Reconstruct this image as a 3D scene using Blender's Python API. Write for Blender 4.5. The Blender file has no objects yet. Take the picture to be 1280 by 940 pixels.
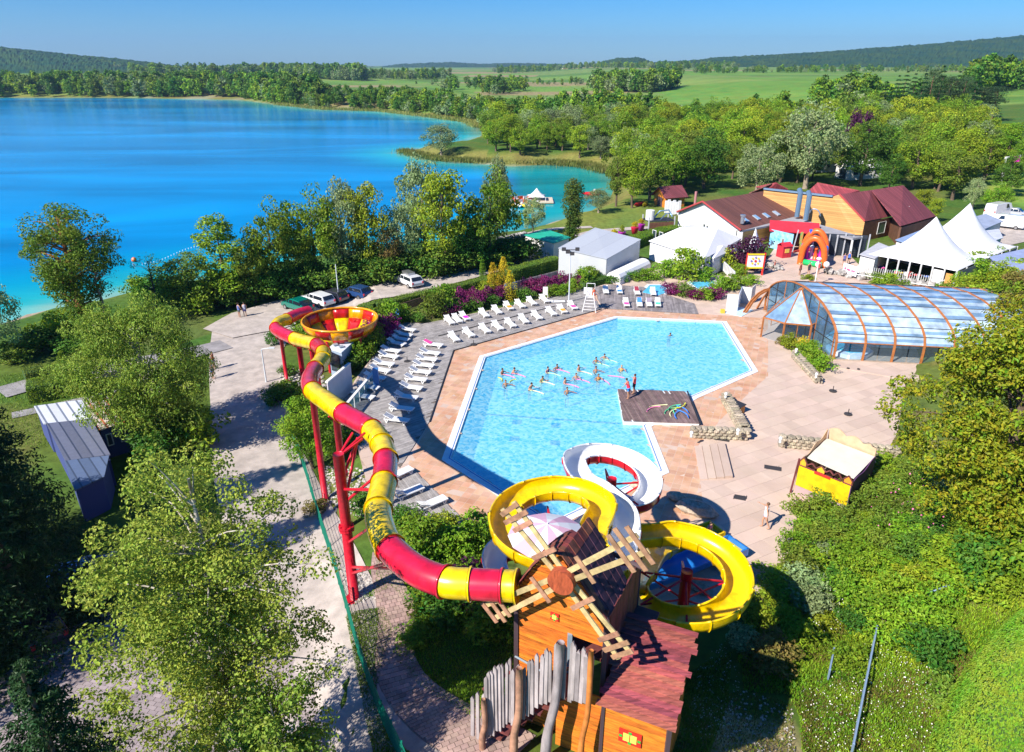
import bpy, math, random
import numpy as np
from mathutils import Vector, Matrix, noise
R = math.radians
rnd = random.Random(7)
nr = np.random.default_rng(11)
scene = bpy.context.scene
COL = scene.collection
# ---------------------------------------------------------------- camera
PITCH = math.atan(390/890.0); CH = 25.0; F = 890.0
cd = bpy.data.cameras.new('camera'); cam = bpy.data.objects.new('camera', cd); COL.objects.link(cam)
cam.location = (0, 0, CH); cam.rotation_euler = (math.pi/2-PITCH, 0, 0)
cd.sensor_width = 36; cd.lens = 36*F/1280; cd.clip_start = .3; cd.clip_end = 20000
scene.camera = cam
# ---------------------------------------------------------------- world and sun
SUN_DIR = Vector((.77, .64, 0)).normalized()      # the way shadows fall
SUN_EL = R(39.5)
w = bpy.data.worlds.new('World'); scene.world = w; w.use_nodes = True
nt = w.node_tree; nt.nodes.clear()
sky = nt.nodes.new('ShaderNodeTexSky'); sky.sky_type = 'NISHITA'; sky.sun_disc = False
sky.sun_elevation = SUN_EL; sky.sun_rotation = math.atan2(-SUN_DIR.x, -SUN_DIR.y)
sky.air_density = 1.0; sky.dust_density = .3; sky.ozone_density = 3.5; sky.altitude = 300
hs = nt.nodes.new('ShaderNodeHueSaturation'); hs.inputs['Saturation'].default_value = 1.22
bg = nt.nodes.new('ShaderNodeBackground'); bg.inputs['Strength'].default_value = .075
wo = nt.nodes.new('ShaderNodeOutputWorld')
tn = nt.nodes.new('ShaderNodeMix'); tn.data_type = 'RGBA'; tn.blend_type = 'MULTIPLY'; tn.inputs[0].default_value = 1; tn.inputs[7].default_value = (.52, .77, 1.14, 1)
nt.links.new(sky.outputs[0], tn.inputs[6]); nt.links.new(tn.outputs[2], hs.inputs['Color']); nt.links.new(hs.outputs[0], bg.inputs[0]); nt.links.new(bg.outputs[0], wo.inputs[0])
sd = bpy.data.lights.new('sun', 'SUN'); sd.energy = 5.0; sd.angle = R(.5); sd.color = (1, .93, .82)
so = bpy.data.objects.new('sun', sd); COL.objects.link(so)
sv = Vector((SUN_DIR.x*math.cos(SUN_EL), SUN_DIR.y*math.cos(SUN_EL), -math.sin(SUN_EL)))
so.rotation_euler = sv.to_track_quat('-Z', 'Y').to_euler(); so.location = (-40, -40, 60)
scene.view_settings.view_transform = 'Standard'; scene.view_settings.look = 'None'
scene.view_settings.exposure = .74; scene.view_settings.gamma = 1
scene.cycles.max_bounces = 6; scene.cycles.transparent_max_bounces = 10
scene.cycles.diffuse_bounces = 2; scene.cycles.glossy_bounces = 2; scene.cycles.transmission_bounces = 3
scene.cycles.volume_bounces = 0; scene.cycles.caustics_reflective = False; scene.cycles.caustics_refractive = False
# ---------------------------------------------------------------- survey helpers: a sight line of the surveyed view met with a height
cp, sp_ = math.cos(PITCH), math.sin(PITCH)
def ray(px, py):
 u = (px-640)/F; v = (470-py)/F
 return Vector((u, cp+v*sp_, -sp_+v*cp))
def G(px, py, z=0.0):
 r = ray(px, py); t = (z-CH)/r.z
 return Vector((r.x*t, r.y*t, z))
def D(px, py, Y):
 r = ray(px, py); t = Y/r.y
 return Vector((r.x*t, Y, CH+r.z*t))
def sstep(a, b, x):
 t = np.clip((x-a)/(b-a), 0, 1); return t*t*(3-2*t)
def polydist(P, poly, closed=True):
 """unsigned distance of points P (n,2) to a polyline, and inside test"""
 poly = np.asarray(poly, float); n = len(poly)
 d = np.full(len(P), 1e9); ins = np.zeros(len(P), bool)
 for i in range(n if closed else n-1):
  a = poly[i]; b = poly[(i+1) % n]; ab = b-a
  t = np.clip(((P-a)@ab)/max(ab@ab, 1e-9), 0, 1)
  d = np.minimum(d, np.hypot(*(P-(a+t[:, None]*ab)).T))
  c = (a[1] > P[:, 1]) != (b[1] > P[:, 1])
  xx = a[0]+(P[:, 1]-a[1])*(b[0]-a[0])/(b[1]-a[1] if b[1] != a[1] else 1e-9)
  ins ^= c & (P[:, 0] < xx)
 return d, ins
LZ = -3.0
shore_px = [(-500,520),(-80,425),(0,403),(45,388),(110,378),(160,366),(260,352),(400,326),(560,305),(620,298),(655,290),(690,276),
 (712,272),(738,262),(760,246),(765,232),(758,216),(735,209),(690,206),(640,208),(590,204),(545,201),(503,191),(520,186),(560,183),(600,170),(598,160),
 (585,153),(540,147),(500,142),(470,139),(400,137),(345,131),(300,125),(150,122),(-100,122),(-700,126),(-2200,150),(-2600,420)]
LAKE = np.array([G(x, y, LZ)[:2] for x, y in shore_px])
HILL = np.array([(9,8),(11.5,18),(14,25),(16.2,32),(22,40),(30,50),(37,62),(40,72),(52,86),(75,92),(120,95),(120,-30),(9,-30)], float)
POOL_PX = [(607,447),(772,398),(902,404),(938,463),(864,493),(784,530),(803,532),(824,588),(690,652),(564,573)]
POOL = [G(x, y)[:2] for x, y in POOL_PX]
DK1 = [(410,520),(445,470),(478,430),(500,404),(530,406),(620,388),(735,361),(752,386),(567,438),(537,527),(600,700)]
def zt(P):
 """terrain height at points (n,2)"""
 P = np.atleast_2d(np.asarray(P, float)); x, y = P[:, 0], P[:, 1]
 z = np.zeros(len(P))
 left = sstep(-5, -9, x+.28*(np.clip(y, 20, 90)-20)*.9) if False else sstep(0, 1, (-6.5-.16*(y-22)-x)/3.5)
 z -= 1.1*left*sstep(100, 80, y)
 z += 3.0*sstep(12.5, 4.5, np.hypot((x-2.2), (y-13.5)*1.0))
 d, ins = polydist(P, HILL)
 z += np.where(ins, 5.6*sstep(0, 15, d)+.04*d, 0)
 z += 5.0*sstep(500, 2600, y) + .8*sstep(150, 400, y)*sstep(30, 80, x)
 z += 10*sstep(60, 260, x)*sstep(60, 200, y)
 pd, pin = polydist(P, POOL)
 z = np.where(pin | (pd < 1.6), -2.4, z-.12)
 wet = P[:, 0] < -1e9
 L, lin = polydist(P, LAKE)
 w_ = np.clip(6+.02*y, 6, 40)
 t = np.clip(L/w_, 0, 1); t = t*t*(3-2*t)
 z = np.where(lin, LZ-.1-np.minimum(L*.12, 4), (LZ-.05)*(1-t)+z*t)
 return z
_gx = np.arange(-130, 200, .8); _gy = np.arange(-20, 330, .8)
_GZ = zt(np.stack(np.meshgrid(_gx, _gy), -1).reshape(-1, 2)).reshape(len(_gy), len(_gx)).tolist()
_NX = len(_gx)-2; _NY = len(_gy)-2
def ztp(x, y):
 a = (x+130)/.8; b_ = (y+20)/.8; i = int(a); j = int(b_)
 if a < 0 or b_ < 0 or i > _NX or j > _NY: return float(zt([(x, y)])[0])
 a -= i; b_ -= j; r0 = _GZ[j]; r1 = _GZ[j+1]
 return (r0[i]*(1-a)+r0[i+1]*a)*(1-b_)+(r1[i]*(1-a)+r1[i+1]*a)*b_
def T(px, py, up=0.0):
 """ground point seen at a pixel, met with the real terrain"""
 z = 0.0
 for _ in range(12):
  p = G(px, py, z); z = .5*z+.5*ztp(p.x, p.y)
 p = G(px, py, z); return Vector((p.x, p.y, ztp(p.x, p.y)+up))
# ---------------------------------------------------------------- materials
MATS = {}
def mat(name, col, rough=.6, var=0, scale=6.0, bump=0, metal=0, col2=None, spec=.5, wear=None, island=0, trans=0, coat=0, stretch=None, bscale=None, emis=None):
 if name in MATS: return MATS[name]
 m = bpy.data.materials.new(name); m.use_nodes = True; MATS[name] = m
 N = m.node_tree.nodes; L = m.node_tree.links; b = N['Principled BSDF']
 b.inputs['Base Color'].default_value = (*col, 1); b.inputs['Roughness'].default_value = rough
 b.inputs['Metallic'].default_value = metal; b.inputs['Specular IOR Level'].default_value = spec
 if coat: b.inputs['Coat Weight'].default_value = coat; b.inputs['Coat Roughness'].default_value = .08
 src = None
 if var or bump:
  tc = N.new('ShaderNodeTexCoord'); mp = N.new('ShaderNodeMapping'); L.new(tc.outputs['Object'], mp.inputs[0])
  if stretch: mp.inputs['Scale'].default_value = stretch
  nz = N.new('ShaderNodeTexNoise'); nz.inputs['Scale'].default_value = scale; nz.inputs['Detail'].default_value = 6; nz.inputs['Roughness'].default_value = .65
  L.new(mp.outputs[0], nz.inputs['Vector'])
 if var:
  mx = N.new('ShaderNodeMix'); mx.data_type = 'RGBA'
  c2 = col2 or tuple(max(0, c*(1-var)) for c in col); c1 = col if col2 else tuple(min(1, c*(1+var*.6)) for c in col)
  mx.inputs[6].default_value = (*c1, 1); mx.inputs[7].default_value = (*c2, 1)
  cr = N.new('ShaderNodeValToRGB'); cr.color_ramp.elements[0].position = .35; cr.color_ramp.elements[1].position = .65
  L.new(nz.outputs[0], cr.inputs[0]); L.new(cr.outputs[0], mx.inputs[0]); src = mx.outputs[2]
 if island:
  gi = N.new('ShaderNodeNewGeometry'); hsv = N.new('ShaderNodeHueSaturation')
  ma = N.new('ShaderNodeMapRange'); ma.inputs[3].default_value = 1-island; ma.inputs[4].default_value = 1+island
  oi_ = N.new('ShaderNodeObjectInfo'); sm = N.new('ShaderNodeMath'); sm.operation = 'ADD'; L.new(gi.outputs['Random Per Island'], sm.inputs[0]); L.new(oi_.outputs['Random'], sm.inputs[1]); sf = N.new('ShaderNodeMath'); sf.operation = 'FRACT'; L.new(sm.outputs[0], sf.inputs[0])
  L.new(sf.outputs[0], ma.inputs[0]); L.new(ma.outputs[0], hsv.inputs['Value'])
  mh = N.new('ShaderNodeMapRange'); mh.inputs[3].default_value = .5-island*.06; mh.inputs[4].default_value = .5+island*.06
  m3 = N.new('ShaderNodeMath'); m3.operation = 'FRACT'; m4 = N.new('ShaderNodeMath'); m4.operation = 'MULTIPLY'; m4.inputs[1].default_value = 7.31
  L.new(sf.outputs[0], m4.inputs[0]); L.new(m4.outputs[0], m3.inputs[0]); L.new(m3.outputs[0], mh.inputs[0]); L.new(mh.outputs[0], hsv.inputs['Hue'])
  if src is not None: L.new(src, hsv.inputs['Color'])
  else: hsv.inputs['Color'].default_value = (*col, 1)
  src = hsv.outputs[0]
 if src is not None: L.new(src, b.inputs['Base Color'])
 if bump:
  bp = N.new('ShaderNodeBump'); bp.inputs['Strength'].default_value = bump; bp.inputs['Distance'].default_value = .03
  if bscale:
   n2 = N.new('ShaderNodeTexNoise'); n2.inputs['Scale'].default_value = bscale; n2.inputs['Detail'].default_value = 4; L.new(mp.outputs[0], n2.inputs['Vector']); L.new(n2.outputs[0], bp.inputs['Height'])
  else: L.new(nz.outputs[0], bp.inputs['Height'])
  L.new(bp.outputs[0], b.inputs['Normal'])
 if trans:
  tr = N.new('ShaderNodeBsdfTranslucent'); ms = N.new('ShaderNodeMixShader'); ms.inputs[0].default_value = trans
  if src is not None: L.new(src, tr.inputs['Color'])
  else: tr.inputs['Color'].default_value = (*col, 1)
  L.new(b.outputs[0], ms.inputs[1]); L.new(tr.outputs[0], ms.inputs[2]); L.new(ms.outputs[0], N['Material Output'].inputs[0])
 return m
def leafmat(name, col, col2, island=.35, trans=.3, scale=.35):
 """foliage: hue drifts through the crown, every leaf its own tone, slightly see-through, object-random tint"""
 if name in MATS: return MATS[name]
 m = mat(name, col, .55, var=1, col2=col2, scale=scale, island=island, trans=trans, spec=.25)
 N = m.node_tree.nodes; L = m.node_tree.links; oi = N.new('ShaderNodeObjectInfo'); hv = N.new('ShaderNodeHueSaturation')
 for k, lo, hi in (('Hue', .485, .515), ('Value', .78, 1.25)):
  mr = N.new('ShaderNodeMapRange'); mr.inputs[3].default_value = lo; mr.inputs[4].default_value = hi
  if k == 'Hue': f = N.new('ShaderNodeMath'); f.operation = 'MULTIPLY'; f.inputs[1].default_value = 5.7; g = N.new('ShaderNodeMath'); g.operation = 'FRACT'; L.new(oi.outputs['Random'], f.inputs[0]); L.new(f.outputs[0], g.inputs[0]); L.new(g.outputs[0], mr.inputs[0])
  else: L.new(oi.outputs['Random'], mr.inputs[0])
  L.new(mr.outputs[0], hv.inputs[k])
 for l in list(L):
  if l.to_socket.name in ('Base Color', 'Color') and l.to_node.type in ('BSDF_PRINCIPLED', 'BSDF_TRANSLUCENT'):
   src = l.from_socket; tgt = l.to_socket; L.new(src, hv.inputs['Color']) if not hv.inputs['Color'].is_linked else None; L.new(hv.outputs[0], tgt)
 return m
def striped(name, c1, c2, axis_rot=0, period=.4, duty=.12, rough=.6, bump=.5, var=.15, axis='x', scale=3):
 """boards or sheet seams drawn as fine relief (too fine to pick apart)"""
 if name in MATS: return MATS[name]
 m = bpy.data.materials.new(name); m.use_nodes = True; MATS[name] = m
 N = m.node_tree.nodes; L = m.node_tree.links; b = N['Principled BSDF']; b.inputs['Roughness'].default_value = rough
 tc = N.new('ShaderNodeTexCoord'); mp = N.new('ShaderNodeMapping'); mp.inputs['Rotation'].default_value = (0, 0, axis_rot); L.new(tc.outputs['Object'], mp.inputs[0])
 sx = N.new('ShaderNodeSeparateXYZ'); L.new(mp.outputs[0], sx.inputs[0])
 d = N.new('ShaderNodeMath'); d.operation = 'DIVIDE'; d.inputs[1].default_value = period; L.new(sx.outputs['XYZ'.index(axis.upper())], d.inputs[0])
 fr = N.new('ShaderNodeMath'); fr.operation = 'FRACT'; L.new(d.outputs[0], fr.inputs[0])
 lt = N.new('ShaderNodeMath'); lt.operation = 'LESS_THAN'; lt.inputs[1].default_value = duty; L.new(fr.outputs[0], lt.inputs[0])
 fl = N.new('ShaderNodeMath'); fl.operation = 'FLOOR'; L.new(d.outputs[0], fl.inputs[0])
 wn = N.new('ShaderNodeTexWhiteNoise'); wn.noise_dimensions = '1D'; L.new(fl.outputs[0], wn.inputs['W'])
 nz = N.new('ShaderNodeTexNoise'); nz.inputs['Scale'].default_value = scale; nz.inputs['Detail'].default_value = 5; L.new(tc.outputs['Object'], nz.inputs['Vector'])
 ad = N.new('ShaderNodeMath'); ad.operation = 'ADD'; L.new(wn.outputs[0], ad.inputs[0]); L.new(nz.outputs[0], ad.inputs[1])
 mr = N.new('ShaderNodeMapRange'); mr.inputs[1].default_value = .2; mr.inputs[2].default_value = 1.6; mr.inputs[3].default_value = 1-var; mr.inputs[4].default_value = 1+var; L.new(ad.outputs[0], mr.inputs[0])
 hv = N.new('ShaderNodeHueSaturation'); L.new(mr.outputs[0], hv.inputs['Value'])
 mx = N.new('ShaderNodeMix'); mx.data_type = 'RGBA'; mx.inputs[6].default_value = (*c1, 1); mx.inputs[7].default_value = (*c2, 1)
 L.new(lt.outputs[0], mx.inputs[0]); L.new(mx.outputs[2], hv.inputs['Color']); L.new(hv.outputs[0], b.inputs['Base Color'])
 bp = N.new('ShaderNodeBump'); bp.invert = True; bp.inputs['Strength'].default_value = bump; bp.inputs['Distance'].default_value = .02
 L.new(lt.outputs[0], bp.inputs['Height']); L.new(bp.outputs[0], b.inputs['Normal'])
 return m
def glassmat(name, tint, alpha_mix=.35, rough=.05):
 """thin sheet: part clear, part glossy and tinted"""
 if name in MATS: return MATS[name]
 m = bpy.data.materials.new(name); m.use_nodes = True; MATS[name] = m
 N = m.node_tree.nodes; L = m.node_tree.links; b = N['Principled BSDF']
 b.inputs['Base Color'].default_value = (*tint, 1); b.inputs['Roughness'].default_value = rough; b.inputs['Specular IOR Level'].default_value = .8
 t = N.new('ShaderNodeBsdfTransparent'); t.inputs[0].default_value = (.85, .93, 1, 1); ms = N.new('ShaderNodeMixShader'); ms.inputs[0].default_value = alpha_mix
 L.new(b.outputs[0], ms.inputs[1]); L.new(t.outputs[0], ms.inputs[2]); L.new(ms.outputs[0], N['Material Output'].inputs[0])
 return m
# ---------------------------------------------------------------- mesh builder
class MB:
 def __init__(s): s.v = []; s.f = []; s.mi = []; s.cur = 0
 def add(s, vs, fs):
  o = len(s.v); s.v += [tuple(p) for p in vs]; s.f += [tuple(i+o for i in f) for f in fs]; s.mi += [s.cur]*len(fs); return s
 def m(s, i): s.cur = i; return s
 def hexa(s, b, t):      # bottom 4, top 4, same order
  return s.add(list(b)+list(t), [(3,2,1,0),(4,5,6,7)]+[(i,(i+1)%4,4+(i+1)%4,4+i) for i in range(4)])
 def box(s, c, sz, rz=0):
  x, y, z = (k/2 for k in sz); ca, sa = math.cos(rz), math.sin(rz)
  P = lambda a, b, d: (c[0]+a*ca-b*sa, c[1]+a*sa+b*ca, c[2]+d)
  return s.hexa([P(-x,-y,-z),P(x,-y,-z),P(x,y,-z),P(-x,y,-z)], [P(-x,-y,z),P(x,-y,z),P(x,y,z),P(-x,y,z)])
 def beam(s, p, q, w=.1, h=.1, up=(0,0,1)):
  p, q = Vector(p), Vector(q); d = (q-p).normalized(); u = Vector(up)
  if abs(d.dot(u)) > .98: u = Vector((0,1,0)) if abs(d.y) < .9 else Vector((1,0,0))
  a = d.cross(u).normalized()*w/2; b = a.cross(d).normalized()*h/2
  return s.hexa([p-a-b, p+a-b, p+a+b, p-a+b], [q-a-b, q+a-b, q+a+b, q-a+b])
 def tube(s, path, r, n=8, caps=True, closed=False):
  path = [Vector(p) for p in path]; k = len(path); rs = r if isinstance(r, (list, tuple)) else [r]*k
  vs = []; ref = None
  for i, p in enumerate(path):
   if closed: d = path[(i+1)%k]-path[i-1]
   else: d = path[min(i+1, k-1)]-path[max(i-1, 0)]
   if d.length < 1e-9: d = Vector((0,0,1))
   d.normalize()
   if ref is None: ref = Vector((0,0,1)) if abs(d.z) < .9 else Vector((1,0,0))
   a = d.cross(ref); a = a.normalized() if a.length > 1e-6 else Vector((1,0,0)); b = a.cross(d)
   ref = b
   for j in range(n):
    t = 2*math.pi*j/n; vs.append(p+(a*math.cos(t)+b*math.sin(t))*rs[i])
  fs = [(i*n+j, i*n+(j+1)%n, ((i+1)%k)*n+(j+1)%n, ((i+1)%k)*n+j) for i in range(k if closed else k-1) for j in range(n)]
  if caps and not closed: fs += [tuple(range(n)), tuple(range((k-1)*n+n-1, (k-1)*n-1, -1))]
  return s.add(vs, fs)
 def cyl(s, c, r, h, n=16, r2=None):
  r2 = r if r2 is None else r2
  return s.tube([c, (c[0], c[1], c[2]+h)], [r, r2], n)
 def lathe(s, c, prof, n=16, closed=False):
  vs = []; k = len(prof)
  for (r, z) in prof:
   for j in range(n):
    t = 2*math.pi*j/n; vs.append((c[0]+r*math.cos(t), c[1]+r*math.sin(t), c[2]+z))
  return s.add(vs, [(i*n+j, i*n+(j+1)%n, (i+1)*n+(j+1)%n, (i+1)*n+j) for i in range(k-1) for j in range(n)])
 def prism(s, pts, z0, z1):
  n = len(pts); a = sum(pts[i][0]*pts[(i+1)%n][1]-pts[(i+1)%n][0]*pts[i][1] for i in range(n))
  if a < 0: pts = pts[::-1]
  f0 = z0 if callable(z0) else (lambda p: z0); f1 = z1 if callable(z1) else (lambda p: z1)
  vs = [(p[0], p[1], f0(p)) for p in pts]+[(p[0], p[1], f1(p)) for p in pts]
  return s.add(vs, [tuple(range(n-1, -1, -1)), tuple(range(n, 2*n))]+[(i,(i+1)%n,n+(i+1)%n,n+i) for i in range(n)])
 def slab(s, pts, th):    # planar polygon in space, given thickness along -normal
  pts = [Vector(p) for p in pts]; nn = (pts[1]-pts[0]).cross(pts[2]-pts[0]).normalized()
  if nn.z < 0 or (abs(nn.z) < 1e-4 and nn.y > 0): pts = pts[::-1]; nn = -nn
  n = len(pts); lo = [p-nn*th for p in pts]
  return s.add(lo+pts, [tuple(range(n-1,-1,-1)), tuple(range(n, 2*n))]+[(i,(i+1)%n,n+(i+1)%n,n+i) for i in range(n)])
 def ball(s, c, r, n=8, sq=(1,1,1), jit=0):
  vs = []; k = max(3, n//2)
  for i in range(k+1):
   a = math.pi*i/k
   for j in range(n):
    t = 2*math.pi*j/n; q = 1+(rnd.uniform(-jit, jit) if jit else 0)
    vs.append((c[0]+r*sq[0]*q*math.sin(a)*math.cos(t), c[1]+r*sq[1]*q*math.sin(a)*math.sin(t), c[2]-r*sq[2]*q*math.cos(a)))
  return s.add(vs, [(i*n+j, i*n+(j+1)%n, (i+1)*n+(j+1)%n, (i+1)*n+j) for i in range(k) for j in range(n)])
 def mesh(s, name, mats, smooth=False, org=None, rz=0):
  me = bpy.data.meshes.new(name); v = s.v
  if org is not None:
   ca, sa = math.cos(-rz), math.sin(-rz)
   v = [((x-org[0])*ca-(y-org[1])*sa, (x-org[0])*sa+(y-org[1])*ca, z-org[2]) for x, y, z in v]
  me.from_pydata(v, [], s.f)
  for m_ in (mats if isinstance(mats, (list, tuple)) else [mats]): me.materials.append(m_)
  if any(s.mi): me.polygons.foreach_set('material_index', s.mi)
  if smooth: me.polygons.foreach_set('use_smooth', [True]*len(me.polygons))
  me.update()
  if smooth == 'auto':
   try: me.set_sharp_from_angle(angle=R(35))
   except Exception: pass
  return me
 def build(s, name, mats, parent=None, smooth=False, local=False):
  if parent is not None and not local: me = s.mesh(name, mats, smooth, parent.location, parent.rotation_euler.z)
  else: me = s.mesh(name, mats, smooth)
  o = bpy.data.objects.new(name, me); COL.objects.link(o)
  if parent is not None: o.parent = parent
  return o
def tag(o, label, cat, group=None):
 o['label'] = label; o['category'] = cat
 if group: o['group'] = group
 return o
def thing(name, label, cat, loc=(0,0,0), rz=0, group=None):
 o = bpy.data.objects.new(name, None); COL.objects.link(o); o.location = loc; o.rotation_euler = (0,0,rz); o.empty_display_size = .3
 return tag(o, label, cat, group)
def struct(o): o['kind'] = 'structure'; return o
def stuff(o): o['kind'] = 'stuff'; return o
def inst(name, me, parent, loc=(0,0,0), rz=0, sc=1):
 o = bpy.data.objects.new(name, me); COL.objects.link(o); o.parent = parent; o.location = loc; o.rotation_euler = (0,0,rz) if not isinstance(rz, (tuple, Vector)) else rz
 o.scale = (sc,)*3 if not isinstance(sc, (tuple, list)) else sc
 return o
def copy_thing(o, loc, rz, label, sc=None, group=None):
 c = o.copy(); COL.objects.link(c); c.location = loc; c.rotation_euler = (0,0,rz)
 if label: c['label'] = label
 if group: c['group'] = group
 if sc is not None: c.scale = (sc,)*3 if not isinstance(sc, tuple) else sc
 for ch in list(o.children):
  d = ch.copy(); COL.objects.link(d); d.parent = c
  for g in list(ch.children):
   e = g.copy(); COL.objects.link(e); e.parent = d
 return c
def inpoly(pts, poly):
 return polydist(np.asarray(pts, float), poly)[1]
# ---------------------------------------------------------------- terrain, lake, far hills
def tensor_grid(xs, ys, zf):
 X, Y = np.meshgrid(xs, ys); P = np.c_[X.ravel(), Y.ravel()]
 Z = zf(P); nx = len(xs); ny = len(ys)
 i = np.arange(nx-1)[None, :]+np.arange(ny-1)[:, None]*nx
 Fc = np.stack([i, i+1, i+nx+1, i+nx], -1).reshape(-1, 4)
 return np.c_[P, Z], Fc
def np_mesh(name, V, Fc, mats, smooth=True):
 me = bpy.data.meshes.new(name); V = np.asarray(V, np.float32); Fc = np.asarray(Fc, np.int32)
 k = Fc.shape[1]
 me.vertices.add(len(V)); me.vertices.foreach_set('co', V.ravel())
 me.loops.add(Fc.size); me.loops.foreach_set('vertex_index', Fc.ravel())
 me.polygons.add(len(Fc)); me.polygons.foreach_set('loop_start', np.arange(0, Fc.size, k, dtype=np.int32))
 try: me.polygons.foreach_set('loop_total', np.full(len(Fc), k, np.int32))
 except Exception: pass
 me.polygons.foreach_set('use_smooth', np.full(len(Fc), smooth))
 for m_ in (mats if isinstance(mats, (list, tuple)) else [mats]): me.materials.append(m_)
 me.update(calc_edges=True); me.validate()
 return me
def grow(a, b, s0, g):
 out = [a]; s = s0
 while out[-1] < b: out.append(out[-1]+s); s *= g
 return out
xr = grow(32, 7000, .9, 1.075); xl = [-v for v in grow(36, 7000, .9, 1.075)][::-1]
xs = np.array(xl+list(np.arange(-35.3, 31.9, .8))+xr); ys = np.array(list(np.arange(-30, 8, 4.0))+list(np.arange(8, 60, .8))+grow(60, 9000, .9, 1.03))
V, Fc = tensor_grid(xs, ys, zt)
gm = bpy.data.materials.new('ground'); gm.use_nodes = True
N = gm.node_tree.nodes; L = gm.node_tree.links; b = N['Principled BSDF']; b.inputs['Roughness'].default_value = .9; b.inputs['Specular IOR Level'].default_value = .15
at = N.new('ShaderNodeVertexColor'); at.layer_name = 'tone'
tc = N.new('ShaderNodeTexCoord')
n1 = N.new('ShaderNodeTexNoise'); n1.inputs['Scale'].default_value = 1.6; n1.inputs['Detail'].default_value = 8; n1.inputs['Roughness'].default_value = .7; L.new(tc.outputs['Object'], n1.inputs['Vector'])
n2 = N.new('ShaderNodeTexNoise'); n2.inputs['Scale'].default_value = .12; n2.inputs['Detail'].default_value = 6; L.new(tc.outputs['Object'], n2.inputs['Vector'])
mr = N.new('ShaderNodeMapRange'); mr.inputs[1].default_value = .3; mr.inputs[2].default_value = .7; mr.inputs[3].default_value = .62; mr.inputs[4].default_value = 1.35; L.new(n1.outputs[0], mr.inputs[0])
mr2 = N.new('ShaderNodeMapRange'); mr2.inputs[1].default_value = .35; mr2.inputs[2].default_value = .65; mr2.inputs[3].default_value = .47; mr2.inputs[4].default_value = .525; L.new(n2.outputs[0], mr2.inputs[0])
hv = N.new('ShaderNodeHueSaturation'); L.new(at.outputs[0], hv.inputs['Color']); L.new(mr.outputs[0], hv.inputs['Value']); L.new(mr2.outputs[0], hv.inputs['Hue'])
L.new(hv.outputs[0], b.inputs['Base Color'])
bp = N.new('ShaderNodeBump'); bp.inputs['Strength'].default_value = .6; bp.inputs['Distance'].default_value = .08; L.new(n1.outputs[0], bp.inputs['Height']); L.new(bp.outputs[0], b.inputs['Normal'])
me = np_mesh('terrain', V, Fc, gm)
# ground cover colour of each spot: grass, earth, field strips, sandy shore
P2 = V[:, :2]; x, y = P2.T
C = np.empty((len(V), 3)); C[:] = (.075, .14, .022)
nv = np.array([noise.noise(Vector((a*.09, b_*.09, 0))) for a, b_ in P2])
nf = np.array([noise.noise(Vector((a*.5, b_*.5, 3))) for a, b_ in P2])
C[(nv > .12) & (y < 200)] = (.12, .15, .035)
far = y > 330
fx = np.floor((x+.35*y)/150+np.sin(y*.006)*.5); fy = np.floor(np.log(np.maximum(y, 50))*9+fx*.37)
hsh = np.abs(np.sin(fx*12.9898+fy*78.233)*43758.5453) % 1
pal = np.array([(.11,.22,.03),(.14,.26,.04),(.09,.18,.03),(.17,.25,.05),(.12,.24,.035),(.26,.22,.10),(.15,.23,.05),(.1,.2,.03)])
C[far] = 1.1*pal[(hsh[far]*8).astype(int)]
Ld, Lin = polydist(P2, LAKE)
C[(Ld < 5) & (y < 260)] = (.36, .30, .2)
C[(Ld < 9) & (y >= 150)] = (.2, .2, .05)
C[Lin] = (.25, .3, .22)
hd, hin = polydist(P2, HILL)
C[hin] = (.10, .15, .03); C[hin & (nf > .15)] = (.17, .16, .05)
c0 = G(945, 905, 3.4); dd = np.hypot(x-c0.x, (y-c0.y)*1.2); C[(dd < 3.6+nf*2)] = (.46, .34, .19)
mnd = np.hypot(x-2, y-15) < 16; C[mnd & ~hin & (dd > 4)] = (.075, .13, .02)
f1 = [G(*q, 0)[:2] for q in [(1195,170),(1290,160),(1300,196),(1215,182)]]
C[inpoly(P2, [G(*q, 9)[:2] for q in [(1190,168),(1400,150),(1400,215),(1225,188)]])] = (.2, .3, .05)
C[inpoly(P2, [G(*q, 0)[:2] for q in [(690,275),(765,250),(830,248),(850,262),(800,285),(700,300),(640,300)]])] = (.16, .21, .04)
C *= (1+.25*nf)[:, None]
ca = me.color_attributes.new('tone', 'FLOAT_COLOR', 'POINT'); ca.data.foreach_set('color', np.c_[np.clip(C, 0, 1), np.ones(len(C))].astype(np.float32).ravel())
ground = struct(bpy.data.objects.new('ground', me)); COL.objects.link(ground)
# lake surface: real colour runs from turquoise over the pale shallows to deep blue
lx = np.array([-v for v in grow(0, 2600, 3, 1.035)][::-1]+[v for v in grow(3, 260, 3, 1.03)]); ly = np.array(grow(55, 900, 2.2, 1.012))
LV, LF = tensor_grid(lx, ly, lambda P: np.full(len(P), LZ))
ld, lin = polydist(LV[:, :2], LAKE)
keep = (lin | (ld < 14)); fk = keep[LF].all(1); LF = LF[fk]
wm = bpy.data.materials.new('lake_water'); wm.use_nodes = True
N = wm.node_tree.nodes; L = wm.node_tree.links; b = N['Principled BSDF']; b.inputs['Roughness'].default_value = .12; b.inputs['IOR'].default_value = 1.33
b.inputs['Specular IOR Level'].default_value = .13
at = N.new('ShaderNodeVertexColor'); at.layer_name = 'tone'
tc = N.new('ShaderNodeTexCoord'); mp = N.new('ShaderNodeMapping'); mp.inputs['Scale'].default_value = (.004, .015, 1); L.new(tc.outputs['Object'], mp.inputs[0])
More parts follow.
